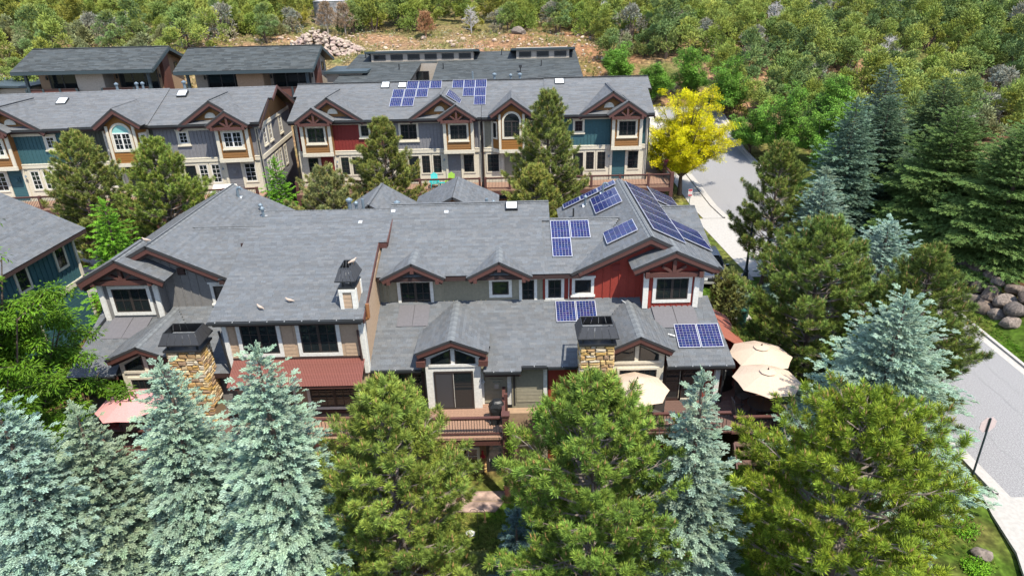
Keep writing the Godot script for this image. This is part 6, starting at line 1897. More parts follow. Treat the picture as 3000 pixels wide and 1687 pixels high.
func build_trees():
	M.spray = spruce_spray()
	M.tuft = pine_tuft()
	var cm := MB.new()
	cm.spindle(Vector3.ZERO, Vector3(0, 0.30, 0), 0.030, Color.WHITE, Color.WHITE, 4, 0.4)
	M.candle_mesh = cm.mesh()
	M.lance = leaf_cluster(26, 0.62, 0.085, 0.45, 3)
	M.oval = leaf_cluster(30, 0.36, 0.13, 0.1, 4)
	M.feather = leaf_cluster(34, 0.55, 0.075, 0.25, 6)
	var blue := Color(0.27, 0.385, 0.285)
	var blue2 := Color(0.255, 0.37, 0.295)
	var deep := Color(0.105, 0.175, 0.045)
	var slate := Color(0.132, 0.213, 0.142)
	var bright := Color(0.138, 0.312, 0.024)
	var pine := Color(0.150, 0.245, 0.045)
	var pine2 := Color(0.178, 0.255, 0.052)
	var olive := Color(0.15, 0.225, 0.05)
	var gs := "blue spruces along the foot of the front row"
	add_spruce("blue_spruce", "pale blue spruce at the frame's left edge, below the leafy tree", gs, -16.7, -17.3, 10.1, 4.4, blue2, 101)
	add_spruce("blue_spruce", "yellow-tinged spruce with a thin top beside the grey house's deck", gs, -15.0, -18.3, 8.9, 3.5, Color(0.225, 0.30, 0.20), 102, 1.0, 0.9)
	add_spruce("blue_spruce", "blue spruce in front of the grey house's stone chimney", gs, -12.3, -19.3, 9.95, 3.9, blue, 103)
	add_spruce("blue_spruce", "tallest blue spruce, its tip before the rusty awning", gs, -8.6, -18.6, 10.9, 4.3, blue, 104)
	add_spruce("blue_spruce", "blue spruce with bristly orange-flecked tip before the red house's deck doors", gs, 5.9, -17.6, 10.15, 3.3, Color(0.25, 0.345, 0.255), 105, 1.0, 0.95)
	add_spruce("blue_spruce", "broad pale blue spruce beside the street with the sign", gs, 15.0, -22.5, 10.35, 4.9, blue, 106, 1.0, 0.75)
	add_spruce("blue_spruce", "small dark blue spruce at the edge of the lawn between two big pines", gs, -0.15, -17.6, 4.6, 1.15, Color(0.07, 0.12, 0.12), 107)
	var g2 := "blue spruces by the street corner"
	add_spruce("blue_spruce", "loose blue spruce behind the shaggy pine, near the boulder wall", g2, 20.2, -33.2, 9.5, 3.9, blue2, 111, 0.95, 0.7)
	add_spruce("blue_spruce", "narrow blue spruce beside the slim pine by the stop sign", g2, 18.9, -38.5, 10.5, 3.6, Color(0.19, 0.28, 0.215), 112, 1.0, 0.75)
	add_spruce("blue_spruce", "greenish spruce with orange buds just behind the narrow blue one", g2, 20.6, -42.0, 10.2, 3.0, Color(0.19, 0.25, 0.17), 113, 1.0, 0.8)
	var g3 := "dark spruces above the boulder wall"
	add_spruce("dark_spruce", "slate-blue layered spruce nearest the leafy street trees", g3, 25.9, -50.0, 13.3, 4.0, slate, 121, 1.0, 0.7)
	add_spruce("dark_spruce", "pale grey-green spruce top rising above the slate-blue spruce", g3, 33.6, -60.5, 14.5, 3.2, Color(0.13, 0.19, 0.14), 122, 0.8, 0.7)
	add_spruce("dark_spruce", "dark spruce with rusty tip in the middle of the dark group", g3, 37.0, -57.5, 13.6, 4.4, Color(0.10, 0.155, 0.06), 123, 1.0, 0.7)
	add_spruce("dark_spruce", "broad deep green spruce over the middle of the boulder wall", g3, 31.4, -46.5, 12.9, 5.8, deep, 124, 1.0, 0.7)
	add_spruce("dark_spruce", "tall deep green spruce at the frame's right edge above the boulders", g3, 32.4, -41.0, 12.9, 6.0, deep, 125, 1.0, 0.7)
	add_spruce("dark_spruce", "dark blue-green spruce squeezed between the slate one and the broad one", g3, 30.0, -53.0, 12.9, 4.2, Color(0.095, 0.155, 0.085), 126, 1.0, 0.7)
	add_spruce("dark_spruce", "dark spruce filling the frame's right edge farther back", g3, 38.5, -47.5, 12.6, 4.8, deep, 127, 1.0, 0.7)
	add_spruce("green_spruce", "bright green young spruce between the two second-row buildings", "bright green spruces", -18.4, -49.5, 9.95, 2.3, bright, 131)
	add_spruce("green_spruce", "bright green layered spruce between the teal house and the grey front house", "bright green spruces", -24.3, -37.0, 10.6, 3.2, bright, 132)
	var gp := "big pines before the front row"
	add_pine("long-needled pine with orange cones before the tan house's windows", gp, -4.6, -18.6, 9.4, 3.05, pine2, 201)
	add_pine("big dense pine in front of the red house's stone chimney", gp, 2.5, -17.6, 10.1, 3.55, pine, 202)
	add_pine("big bright olive pine with bare grey limbs at the lower corner by the street", gp, 10.9, -16.6, 9.85, 4.2, Color(0.19, 0.275, 0.03), 203, 0.05)
	add_pine("shaggy pine behind the beige umbrellas by the transformer", gp, 15.3, -30.0, 10.6, 3.7, olive, 204)
	add_pine("dark pine whose boughs reach over the street behind the broad blue spruce", gp, 18.4, -26.6, 10.4, 3.1, Color(0.12, 0.175, 0.04), 205)
	add_pine("slim open pine with bare trunk beside the stop sign post", gp, 17.0, -40.9, 12.3, 2.6, Color(0.145, 0.20, 0.045), 206, 0.22, 0.2)
	var gq := "pines in the alley before the second row"
	add_pine("tall pine before the sage unit with the arched window", gq, 2.6, -48.0, 14.7, 3.1, Color(0.165, 0.215, 0.055), 211)
	add_pine("shorter bright pine at the foot of the tall alley pine", gq, 1.5, -45.6, 9.9, 2.4, Color(0.25, 0.29, 0.07), 212)
	add_pine("upright pine between the red and grey second-row units", gq, -9.6, -48.0, 12.9, 2.8, Color(0.165, 0.20, 0.05), 213)
	add_pine("grey-green rounded pine before the red second-row unit", gq, -13.9, -47.0, 9.6, 3.0, Color(0.215, 0.245, 0.095), 214, 0.15)
	add_pine("pine before the far teal second-row unit", gq, -30.9, -46.0, 12.8, 3.1, Color(0.18, 0.23, 0.06), 215)
	add_pine("golden-olive pine between the olive unit and the grey deck", gq, -25.0, -45.2, 12.5, 3.3, pine2, 216)
	# leafy trees
	add_leafy("locust_tree", "golden yellow tree at the street corner", "", 15.6, -59.5, 13.9, 4.3, Color(0.60, 0.55, 0.010), M.feather, 0.25, 301, 0.17, 46, 11, 1.0)
	add_leafy("leafy_tree", "glossy green narrow-leaved tree cut by the frame before the teal house", "", -21.8, -21.8, 16.2, 5.2, Color(0.085, 0.17, 0.012), M.lance, 0.31, 302, 0.15, 50, 22, 1.0)
	var gl := "leafy trees across the street"
	for q in [[27.2, -66, 12.9, 3.1, "tallest leafy green tree right of the yellow tree"], [25.2, -69, 11.6, 2.6, "leafy green tree half hidden behind the yellow tree's edge"], [30.0, -63, 11.9, 2.8, "leafy green tree beside the slate-blue spruce"], [28.6, -58, 8.6, 2.6, "low leafy tree at the kerb below the taller ones"], [21.2, -81, 15.2, 2.9, "bright green tree on the slope behind the yellow tree"], [24.6, -77, 14.4, 2.9, "mid green tree behind the yellow tree's crown"], [13.0, -84, 15.8, 2.3, "bright green tree at the end of the bare red bank"], [16.8, -80, 13.6, 2.3, "small green tree behind the teal unit's roof"], [33.5, -69, 13.2, 3.0, "leafy tree at the edge of the junipers up the slope"]]:
		add_leafy("leafy_tree", q[4], gl, q[0], q[1], q[2], q[3], Color(0.13, 0.26, 0.035), M.oval, 0.30, 310 + int(q[0]), 0.12, 17, 9, 0.95)
	# shrubs and climbers
	add_bush("juniper_shrub", "tall olive juniper shrub against the red house's street side", 12.6, gy(12.6, -35.0), -35.0, 1.25, 2.2, 1.6, 420, Color(0.16, 0.18, 0.055), M.spray, 0.42, 401)
	add_bush("climbing_shrub", "fresh green climber at the corner of the tan house", -6.3, 2.6, -25.4, 0.95, 1.35, 0.7, 170, Color(0.10, 0.24, 0.015), M.oval, 0.22, 402)
	add_bush("climbing_shrub", "fresh green climber under the sage house's eave window", -4.7, 2.3, -25.2, 0.55, 1.3, 0.5, 100, Color(0.16, 0.22, 0.025), M.oval, 0.20, 403)
	add_bush("climbing_shrub", "dark green bush between the sage deck and the stone chimney", 1.4, 2.2, -25.0, 1.3, 1.0, 0.8, 190, Color(0.07, 0.18, 0.015), M.oval, 0.22, 404)
	add_bush("climbing_shrub", "thin vine trailing down the tall deck post", -0.35, 1.4, -23.75, 0.35, 1.45, 0.3, 55, Color(0.12, 0.22, 0.02), M.oval, 0.15, 405)
	add_bush("garden_bush", "bright green bush in the gap between the second-row buildings", -18.9, gy(-18.9, -58), -58.0, 1.3, 1.4, 1.3, 190, Color(0.09, 0.24, 0.015), M.oval, 0.3, 406)
	add_bush("garden_bush", "dark green bush behind the bright one in the second-row gap", -19.2, 3.6, -65.0, 1.2, 2.2, 1.4, 240, Color(0.06, 0.14, 0.03), M.oval, 0.3, 407)
	add_bush("garden_bush", "low green shrub in the bark bed by the sidewalk", 18.0, 0.55, -19.9, 0.7, 0.4, 0.6, 110, Color(0.10, 0.24, 0.015), M.oval, 0.18, 408)
	add_bush("garden_bush", "second low green shrub farther down the bark bed", 17.3, 0.5, -18.0, 0.6, 0.35, 0.5, 100, Color(0.12, 0.26, 0.015), M.oval, 0.18, 409)
	add_bush("garden_bush", "grey-green willow shrub above the boulders at the frame's right edge", 33.9, gy(33.9, -36.8), -36.8, 1.4, 1.3, 1.1, 190, Color(0.17, 0.21, 0.10), M.lance, 0.3, 410)
	add_bush("garden_bush", "fine grey-green shrub on the lawn below the patio", -1.7, -0.9, -19.2, 1.3, 0.75, 0.9, 230, Color(0.16, 0.19, 0.075), M.feather, 0.22, 411)
	add_bush("garden_bush", "small leafy shrub beside the lawn's shepherd's hook", -3.1, -0.9, -20.7, 0.5, 0.5, 0.5, 70, Color(0.12, 0.22, 0.02), M.oval, 0.2, 412)
	add_bush("garden_bush", "grassy green clump under the leafy street trees", 25.6, gy(25.6, -58), -59.0, 1.4, 0.7, 2.6, 240, Color(0.11, 0.23, 0.015), M.lance, 0.3, 413)

# =============================================================== wooded slope
func juniper_mesh(seed_: int, tint: Color, H: float, R: float, n: int) -> ArrayMesh:
	var rr := RandomNumberGenerator.new()
	rr.seed = seed_
	var b := MB.new()
	var lumps := []
	for k in 13:
		var t := rr.randf_range(0.18, 0.92)
		var a := k * 2.4 + rr.randf_range(-0.4, 0.4)
		var rad := R * sin(PI * clampf(0.25 + t * 0.7, 0, 1)) * rr.randf_range(0.35, 0.9)
		lumps.append([Vector3(cos(a) * rad, t * H, sin(a) * rad), R * rr.randf_range(0.20, 0.42)])
	lumps.append([Vector3(0, H * 0.88, 0), R * 0.36])
	for l in lumps:
		var tone := rr.randf_range(0.78, 1.22)
		var warm := rr.randf_range(-0.12, 0.16)
		for k in n:
			var d := Vector3(rr.randfn(), rr.randfn() + 0.25, rr.randfn()).normalized()
			var p: Vector3 = l[0] + d * l[1] * pow(rr.randf(), 0.35) * Vector3(1, 0.8, 1)
			if p.y < 0.15: p.y = 0.15 + rr.randf() * 0.3
			var e := (d + Vector3(rr.randf_range(-0.6, 0.6), rr.randf_range(0.2, 1.0), rr.randf_range(-0.6, 0.6))).normalized()
			var g := tone * rr.randf_range(0.75, 1.25)
			var c := Color(tint.r * g * (1 + warm), tint.g * g, tint.b * g * (1 - warm))
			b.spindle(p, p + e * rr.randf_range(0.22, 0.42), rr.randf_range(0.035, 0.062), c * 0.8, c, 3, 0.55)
	return b.mesh()

func bare_tree_mesh(seed_: int, H: float) -> ArrayMesh:
	var rr := RandomNumberGenerator.new()
	rr.seed = seed_
	var b := MB.new()
	b.tube(Vector3.ZERO, Vector3(0, H, 0), 0.13, 0.02, 5)
	for k in 38:
		var y := H * rr.randf_range(0.15, 0.95)
		var a := rr.randf() * TAU
		var L := (H - y) * 0.45 + 0.4
		var e := Vector3(cos(a) * L, y + L * rr.randf_range(0.1, 0.7), sin(a) * L)
		b.tube(Vector3(0, y, 0), e, 0.035, 0.01, 3)
		for j in 7:
			var p := Vector3(0, y, 0).lerp(e, rr.randf_range(0.3, 1.0))
			b.tube(p, p + Vector3(rr.randf_range(-1, 1), rr.randf_range(-0.2, 1), rr.randf_range(-1, 1)) * 0.5, 0.02, 0.006, 3)
	return b.mesh()

func build_hill():
	var protos: Array[Node3D] = []
	var trunks := []
	var crowns := []
	var tints := [Color(0.165, 0.225, 0.06), Color(0.20, 0.25, 0.055), Color(0.14, 0.195, 0.06), Color(0.225, 0.27, 0.06), Color(0.155, 0.215, 0.07), Color(0.20, 0.215, 0.10), Color(0.18, 0.245, 0.05), Color(0.24, 0.235, 0.18)]
	for k in 8:
		trunks.append(bare_trunk(500 + k))
		crowns.append(juniper_mesh(600 + k, tints[k], [4.2, 5.2, 3.2, 4.6, 5.6, 2.8, 3.8, 3.4][k], [1.9, 1.7, 2.0, 2.3, 1.8, 1.7, 2.2, 1.8][k], 150 if k != 7 else 80))
	var rr := RandomNumberGenerator.new()
	rr.seed = 77
	var spots := []
	var far_spots := []
	var tries := 0
	while tries < 16000:
		tries += 1
		var u := rr.randf()
		var z := -66.0 - 150.0 * pow(u, 1.5)
		var half := (-z) * 0.83 + 4
		var x := rr.randf_range(-half, half)
		# the bare bank, the street and the building pads stay clear
		var limit := -104.0 + 3.5 * sin(x * 0.13) if x < 12 else (-88.0 if x < 20 else -74.0)
		if x < -41: limit = -93.0
		if x < -58: limit = -76.0
		if x > 31: limit = -62.0
		if z > limit: continue
		if x > road_x(z) - 3.0 and x < road_x(z) + 9.5 and z > -90: continue
		if x > -33 and x < -24 and z > -119 and z < -98: continue
		var near := 2.5 + maxf(0.0, -z - 100) * 0.02
		if x < 14 and z > -104: near = 3.6
		var ok := true
		for s in spots:
			if absf(s.x - x) < near and Vector2(s.x - x, s.y - z).length() < near:
				ok = false
				break
		if ok: spots.append(Vector2(x, z))
	spots.sort_custom(func(p, q): return p.y > q.y)
	far_spots = spots.slice(296)
	spots = spots.slice(0, 296)
	var i := 0
	for s in spots:
		var k := rr.randi() % 8
		var zone: String = "in the wood above the far modern houses" if s.x < -30 else ("at the top of the bare bank behind the houses" if s.x < 13 else ("on the slope behind the yellow tree" if s.x < 34 else "on the slope above the dark spruces"))
		var look: String = ["dark green", "tall yellow-green", "low wide green", "broad light green", "tall green", "low grey-green", "rounded bright green", "thin greyish"][k]
		var o := thing("juniper_tree", "%s juniper %s" % [look, zone], "tree", Vector3(s.x, gy(s.x, s.y) - 0.15, s.y), "%s junipers %s" % [look, zone])
		o.rotation.y = rr.randf() * TAU
		var sc := rr.randf_range(0.85, 1.3)
		o.scale = Vector3(sc * rr.randf_range(0.9, 1.15), sc * rr.randf_range(0.85, 1.15), sc)
		var t := MeshInstance3D.new()
		t.name = "trunk"
		t.mesh = trunks[k]
		t.material_override = M.bark
		o.add_child(t)
		var c := MeshInstance3D.new()
		c.name = "crown"
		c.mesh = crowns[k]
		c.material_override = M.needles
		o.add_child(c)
		i += 1
	# the farther wood, which reads as one mass
	var xs: Array[Transform3D] = []
	var cs := PackedColorArray()
	for n in 700 + far_spots.size():
		var z := -216.0 - 100.0 * pow(rr.randf(), 1.1)
		var half := (-z) * 0.85 + 6
		var x := rr.randf_range(-half, half)
		if n < far_spots.size():
			x = far_spots[n].x
			z = far_spots[n].y
		var sc := rr.randf_range(0.85, 1.35)
		xs.append(Transform3D(Basis(Vector3.UP, rr.randf() * TAU).scaled(Vector3(sc, sc, sc)), Vector3(x, gy(x, z) - 0.2, z)))
		var g := rr.randf_range(0.75, 1.25)
		cs.append(Color(g * rr.randf_range(0.85, 1.2), g, g))
	var far := scatter(self, "far_wood", crowns[1], M.needles, xs, cs)
	far.set_meta("label", "far juniper wood covering the upper slope")
	# dead and bare trees
	for q in [[-24.4, -103.0, 4.6, "bare grey-brown tree above the rock pile", 0], [-12.6, -103.5, 3.6, "rust-brown dead conifer on the bare bank", 1], [-28.0, -107.0, 4.8, "taller bare tree behind the rock pile", 0], [22.0, -112.0, 3.6, "grey dead tree among the junipers uphill", 2], [38.0, -101.0, 4.0, "silvery dead tree in the wood above the spruces", 2], [14.0, -106.0, 3.6, "small silver snag just above the bare bank", 2], [58.0, -104.0, 4.2, "silver snag high on the slope toward the frame's right corner", 2], [33.0, -124.0, 4.5, "grey snag near the top of the wood", 2], [-47.0, -99.0, 4.0, "grey snag above the far modern house", 2], [-58.0, -108.0, 4.2, "pale snag in the wood toward the far corner", 2], [51.0, -78.0, 3.8, "silver snag just above the dark spruces", 2], [47.0, -86.0, 4.2, "silver bare tree on the slope toward the frame's right side", 2], [-6.0, -106.0, 3.8, "thin grey dead tree at the top of the bank", 2]]:
		var o := thing("dead_tree", q[3], "tree", Vector3(q[0], gy(q[0], q[1]) - 0.1, q[1]))
		XF = o.transform
		put(o, "branches", bare_tree_mesh(700 + int(q[0]), q[2]), [M.dead, mat(Color(0.36, 0.20, 0.11), 0.95), mat(Color(0.42, 0.40, 0.40), 0.95)][q[4]], Transform3D.IDENTITY)
		if q[4] < 2:
			var fx: Array[Transform3D] = []
			var fc := PackedColorArray()
			for n in 260:
				var y: float = q[2] * rr.randf_range(0.25, 0.95)
				var a := rr.randf() * TAU
				var L: float = ((q[2] - y) * 0.45 + 0.3) * sqrt(rr.randf())
				fx.append(Transform3D(basis_to(Vector3(cos(a), 0.7, sin(a)), a).scaled_local(Vector3.ONE * 0.32), Vector3(cos(a) * L, y, sin(a) * L)))
				fc.append(Color(0.34, 0.24, 0.16) if q[4] == 0 else Color(0.36, 0.19, 0.10))
			scatter(o, "dry_needles", M.tuft, M.needles, fx, fc)
		XF = Transform3D.IDENTITY
	# sagebrush and dry grass on the bank
	var sx: Array[Transform3D] = []
	var sc2 := PackedColorArray()
	for n in 1500:
		var z := -84.0 - 50.0 * rr.randf()
		var x := rr.randf_range(-75, 70)
		if x > road_x(z) - 2 and x < road_x(z) + 10: continue
		if rr.randf() > 0.5 + fn.get_noise_2d(x * 2, z * 2) and z > -104: continue
		var s := rr.randf_range(0.25, 0.75)
		sx.append(Transform3D(Basis(Vector3.UP, rr.randf() * TAU).scaled(Vector3(s, s * 0.8, s)), Vector3(x, gy(x, z) + 0.1, z)))
		var g := rr.randf_range(0.8, 1.2)
		sc2.append(Color(0.26 * g, 0.27 * g, 0.20 * g) if rr.randf() < 0.55 else Color(0.16 * g, 0.20 * g, 0.04 * g))
	var sage := scatter(self, "sagebrush", M.oval, M.leaves, sx, sc2)
	sage.set_meta("label", "sagebrush and low scrub dotted over the dry slope")
	var gx: Array[Transform3D] = []
	var gc := PackedColorArray()
	for n in 7000:
		var z := -78.0 - 32.0 * rr.randf()
		var x := rr.randf_range(-75, 14)
		if fn.get_noise_2d(x, z) * 1.2 + rr.randf_range(-0.3, 0.6) < 0.1: continue
		var s := rr.randf_range(0.18, 0.4)
		gx.append(Transform3D(basis_to(Vector3(rr.randf_range(-0.3, 0.3), 1, rr.randf_range(-0.3, 0.3)), rr.randf() * TAU).scaled_local(Vector3(s, s, s)), Vector3(x, gy(x, z), z)))
		var g := rr.randf_range(0.8, 1.2)
		gc.append(Color(0.42 * g, 0.33 * g, 0.16 * g) if rr.randf() < 0.75 else Color(0.2 * g, 0.24 * g, 0.06 * g))
	var dg := scatter(self, "dry_grass", M.tuft, M.needles, gx, gc)
	dg.set_meta("label", "straw-coloured bunch grass on the bare bank")
	# rock pile and scattered stones
	var rocks := []
	for k in 4: rocks.append(rock_mesh(800 + k, 1))
	var rx: Array[Transform3D] = []
	var rc := PackedColorArray()
	for n in 700:
		var a := rr.randf() * TAU
		var d := sqrt(rr.randf())
		var x := -26.8 + cos(a) * d * 6.6
		var z := -95.5 + sin(a) * d * 3.6
		var s := rr.randf_range(0.14, 0.40)
		var hgt := 2.5 * (1 - d) * (0.8 + 0.4 * rr.randf())
		rx.append(Transform3D(Basis.from_euler(Vector3(rr.randf() * TAU, rr.randf() * TAU, 0)).scaled(Vector3(s, s * 0.8, s)), Vector3(x, gy(x, z) + hgt, z)))
		var g := rr.randf_range(0.75, 1.25)
		rc.append(Color(0.30 * g, 0.235 * g * rr.randf_range(0.95, 1.08), 0.20 * g))
	var pile := thing("rock_pile", "heap of pinkish-grey quarried rocks behind the middle modern house", "rock pile", Vector3(-26.8, gy(-26.8, -95.5), -95.5))
	scatter(pile, "rocks", rocks[0], M.pale_rock, rx, rc)
	var r2: Array[Transform3D] = []
	var c2 := PackedColorArray()
	for n in 1100:
		var z := -80.0 - 24.0 * rr.randf()
		var x := rr.randf_range(-70, 13)
		var s := rr.randf_range(0.06, 0.26) * (2.0 if rr.randf() < 0.06 else 1.0)
		if x > -20 and x < -13 and z > -92: s *= 1.9
		r2.append(Transform3D(Basis.from_euler(Vector3(rr.randf() * TAU, rr.randf() * TAU, 0)).scaled(Vector3(s, s * 0.7, s)), Vector3(x, gy(x, z) + s * 0.2, z)))
		var g := rr.randf_range(0.8, 1.2)
		c2.append(Color(0.36 * g, 0.28 * g, 0.22 * g))
	var loose := scatter(self, "loose_stones", rocks[1], M.pale_rock, r2, c2)
	loose.set_meta("label", "loose pale stones strewn over the bare bank")
	# water tank up the slope
	var tank := thing("water_tank", "grey metal water tank half hidden among junipers at the top of the frame", "tank", Vector3(-29.6, gy(-29.6, -117), -117))
	tube(tank, "shell", Vector3(-29.6, gy(-29.6, -117) - 0.5, -117), Vector3(-29.6, gy(-29.6, -117) + 3.4, -117), 2.8, 2.8, mat(Color(0.28, 0.28, 0.29), 0.6, "coarse", Vector3.ONE * 0.3), 28)
	tube(tank, "roof", Vector3(-29.6, gy(-29.6, -117) + 3.4, -117), Vector3(-29.6, gy(-29.6, -117) + 3.8, -117), 2.85, 0.1, mat(Color(0.33, 0.33, 0.34), 0.6), 28)

func bare_trunk(seed_: int) -> ArrayMesh:
	var rr := RandomNumberGenerator.new()
	rr.seed = seed_
	var b := MB.new()
	for k in 3:
		var e := Vector3(rr.randf_range(-0.8, 0.8), rr.randf_range(1.8, 2.8), rr.randf_range(-0.8, 0.8))
		var m := e * 0.5 + Vector3(rr.randf_range(-0.2, 0.2), 0, rr.randf_range(-0.2, 0.2))
		b.tube(Vector3(0, -0.3, 0), m, 0.16, 0.1, 5)
		b.tube(m, e, 0.1, 0.03, 5)
	return b.mesh()

func rock_mesh(seed_: int, sub: int) -> ArrayMesh:
	# an angular boulder of unit radius: a sphere cut by random planes
	var rr := RandomNumberGenerator.new()
	rr.seed = seed_
	var planes := []
	for k in 13:
		planes.append([Vector3(rr.randfn(), rr.randfn(), rr.randfn()).normalized(), rr.randf_range(0.62, 0.92)])
	var f := func(d: Vector3) -> Vector3:
		var r := 1.0
		for p in planes:
			var c: float = d.dot(p[0])
			if c > 0.05: r = minf(r, p[1] / c)
		return d * r
	var b := MB.new()
	var nu := 7 * (1 + sub)
	var nv := 5 * (1 + sub)
	for i in nv:
		for j in nu:
			var q := []
			for e in [[i, j], [i, j + 1], [i + 1, j + 1], [i + 1, j]]:
				var th: float = PI * e[0] / nv
				var ph: float = TAU * (e[1] % nu) / nu
				q.append(f.call(Vector3(sin(th) * cos(ph), cos(th), sin(th) * sin(ph))))
			if i > 0: b.tri(q[0], q[1], q[2], q[0] + q[1] + q[2])
			if i < nv - 1: b.tri(q[0], q[2], q[3], q[0] + q[2] + q[3])
			elif i == 0: b.tri(q[0], q[2], q[3], q[0] + q[2] + q[3])
	return b.mesh()

# =============================================================== street furniture and garden things
func build_street():
	# boulder wall, every stone its own thing
	var forms := []
	for k in 5: forms.append(rock_mesh(820 + k, 2))
	var tones := [mat(Color(0.19, 0.145, 0.115), 0.95, "coarse", Vector3.ONE * 0.9), mat(Color(0.24, 0.195, 0.165), 0.95, "coarse", Vector3.ONE * 0.9), mat(Color(0.15, 0.125, 0.11), 0.95, "coarse", Vector3.ONE * 0.9)]
	var rr := RandomNumberGenerator.new()
	rr.seed = 41
	for row in 3:
		for k in 15:
			var z := -34.4 - k * 0.98 - row * 0.4
			var x := road_x(z) + 9.7 + row * 0.55 + rr.randf_range(-0.15, 0.15)
			var s := rr.randf_range(0.48, 0.74) * (1.0 if row < 2 else 0.8)
			var o := put(self, "boulder", forms[rr.randi() % 5], tones[rr.randi() % 3], Transform3D(Basis.from_euler(Vector3(rr.randf_range(-0.4, 0.4), rr.randf() * TAU, rr.randf_range(-0.4, 0.4))).scaled(Vector3(s * 1.15, s * 0.85, s)), Vector3(x, road_y(z) + 0.35 + row * 0.66, z)))
			var nth: String = ["nearest", "second", "third", "fourth", "fifth", "sixth", "seventh", "eighth", "ninth", "tenth", "eleventh", "twelfth", "thirteenth", "fourteenth", "farthest"][k]
			tag(o, "%s boulder up the street in the %s course of the boulder wall" % [nth, ["bottom", "middle", "top"][row]], "boulder", "boulders of the wall across the street")
	for q in [[13.2, -31.0, 0.42, "pale grey boulder beside the red tiled lean-to"], [14.1, -30.5, 0.55, "dark split boulder in the dry lawn by the umbrellas"], [15.0, -30.2, 0.45, "third small boulder under the shaggy pine"], [16.6, -14.9, 0.5, "flat bluish rock in the bark bed by the sidewalk"], [17.9, -18.6, 0.35, "small pale rock in the bark bed"], [14.8, -62.5, 0.9, "big dark boulder behind the yellow tree's trunk"], [27.0, -55.5, 0.8, "grey boulder under the leafy trees across the street"], [27.8, -57.0, 0.65, "smaller grey boulder under the leafy trees"], [1.2, -101.0, 0.9, "large pale boulder at the top of the bare bank"]]:
		var o := put(self, "boulder", forms[int(q[2] * 50) % 5], tones[1], Transform3D(Basis(Vector3.UP, q[0] * 7.0).scaled(Vector3(q[2] * 1.3, q[2] * 0.8, q[2])), Vector3(q[0], gy(q[0], q[1]) + q[2] * 0.3, q[1])))
		tag(o, q[3], "boulder")
	# stop sign seen from behind, lower right
	var x := 20.25
	var z := -22.9
	var g := gy(x, z)
	var s := thing("stop_sign", "stop sign seen from its bare metal back on a dark post by the kerb", "sign", Vector3(x, g, z))
	var lean := Vector3(-0.02, 1, 0.0).normalized()
	var top := Vector3(x, g, z) + lean * 3.15
	tube(s, "post", Vector3(x, g - 0.2, z), top, 0.045, 0.04, M.pole)
	octagon(s, top - lean * 0.38 + Vector3(0, 0, -0.05), Basis(Vector3.UP, deg_to_rad(8)), 0.40, mat(Color(0.52, 0.42, 0.40), 0.5, "soft"), M.sign_red, true)
	# ornamental stop sign post by the alley mouth
	x = 15.95
	z = -41.4
	g = gy(x, z)
	var t := thing("stop_sign", "red stop sign edge-on on a dark ornamental post with a flared base", "sign", Vector3(x, g, z))
	var pr := [[0.0, 0.30], [0.18, 0.28], [0.3, 0.20], [0.75, 0.15], [0.85, 0.19], [0.95, 0.12], [1.1, 0.09], [4.1, 0.07]]
	var base := part(t, "base", Vector3(x, g, z))
	for i in pr.size() - 1:
		tube(base if i < 6 else t, "base_ring" if i < 6 else "post", Vector3(x, g + pr[i][0], z), Vector3(x, g + pr[i + 1][0], z), pr[i][1], pr[i + 1][1], M.pole, 14)
	tube(t, "finial", Vector3(x, g + 4.1, z), Vector3(x, g + 4.3, z), 0.09, 0.01, M.pole)
	octagon(t, Vector3(x - 0.1, g + 2.95, z + 0.1), Basis(Vector3.UP, deg_to_rad(58)), 0.38, M.sign_red, M.sign_red, false)
	# no-parking sign
	x = 15.3
	z = -54.8
	g = gy(x, z)
	var n := thing("parking_sign", "small red and white no-parking sign on a green post under the yellow tree", "sign", Vector3(x, g, z))
	tube(n, "post", Vector3(x, g - 0.1, z), Vector3(x, g + 1.75, z), 0.03, 0.03, M.green_post)
	box(n, "plate", Vector3(x, g + 2.05, z + 0.04), Vector3(0.36, 0.62, 0.02), M.white)
	box(n, "red_band", Vector3(x, g + 2.27, z + 0.052), Vector3(0.33, 0.15, 0.006), M.sign_red)
	box(n, "red_band", Vector3(x, g + 1.82, z + 0.052), Vector3(0.33, 0.13, 0.006), M.sign_red)
	for k in 2:
		lettering(n, ["NO", "PARKING"][k], Vector3(x, g + 2.10 - k * 0.11, z + 0.053), Basis.IDENTITY, [0.10, 0.062][k], M.sign_red)
	# street-name style sign beyond the slim pine
	x = 21.0
	z = -55.0
	var sx := thing("small_sign", "small pale sign on a green post among the trees by the street", "sign", Vector3(17.9 + 7.9, gy(25.8, -53.0), -53.0))
	tube(sx, "post", Vector3(25.8, gy(25.8, -53.0), -53.0), Vector3(25.8, gy(25.8, -53.0) + 2.1, -53.0), 0.03, 0.03, M.green_post)
	box(sx, "plate", Vector3(25.8, gy(25.8, -53.0) + 2.3, -52.97), Vector3(0.3, 0.45, 0.02), M.white)
	# electrical cabinets on pads
	var ea := thing("transformer", "tall olive green utility cabinet on a concrete pad", "utility box", Vector3(14.05, gy(14.05, -36.9), -36.9))
	g = gy(14.05, -36.9)
	cabinet(ea, Vector3(14.05, g + 0.06, -36.9), 0.72, 1.5, 1.7)
	var eb := thing("transformer", "lower olive green utility cabinet with sloped top beside the juniper shrub", "utility box", Vector3(13.2, g, -36.7))
	cabinet(eb, Vector3(13.2, g + 0.06, -36.6), 0.72, 1.25, 1.3)
	box(eb, "hood", Vector3(13.5, g + 1.0, -35.88), Vector3(0.24, 0.5, 0.2), M.cabinet)
	var ped := thing("cable_pedestal", "round green louvred cable pedestal in front of the utility cabinets", "utility box", Vector3(13.75, g, -35.3))
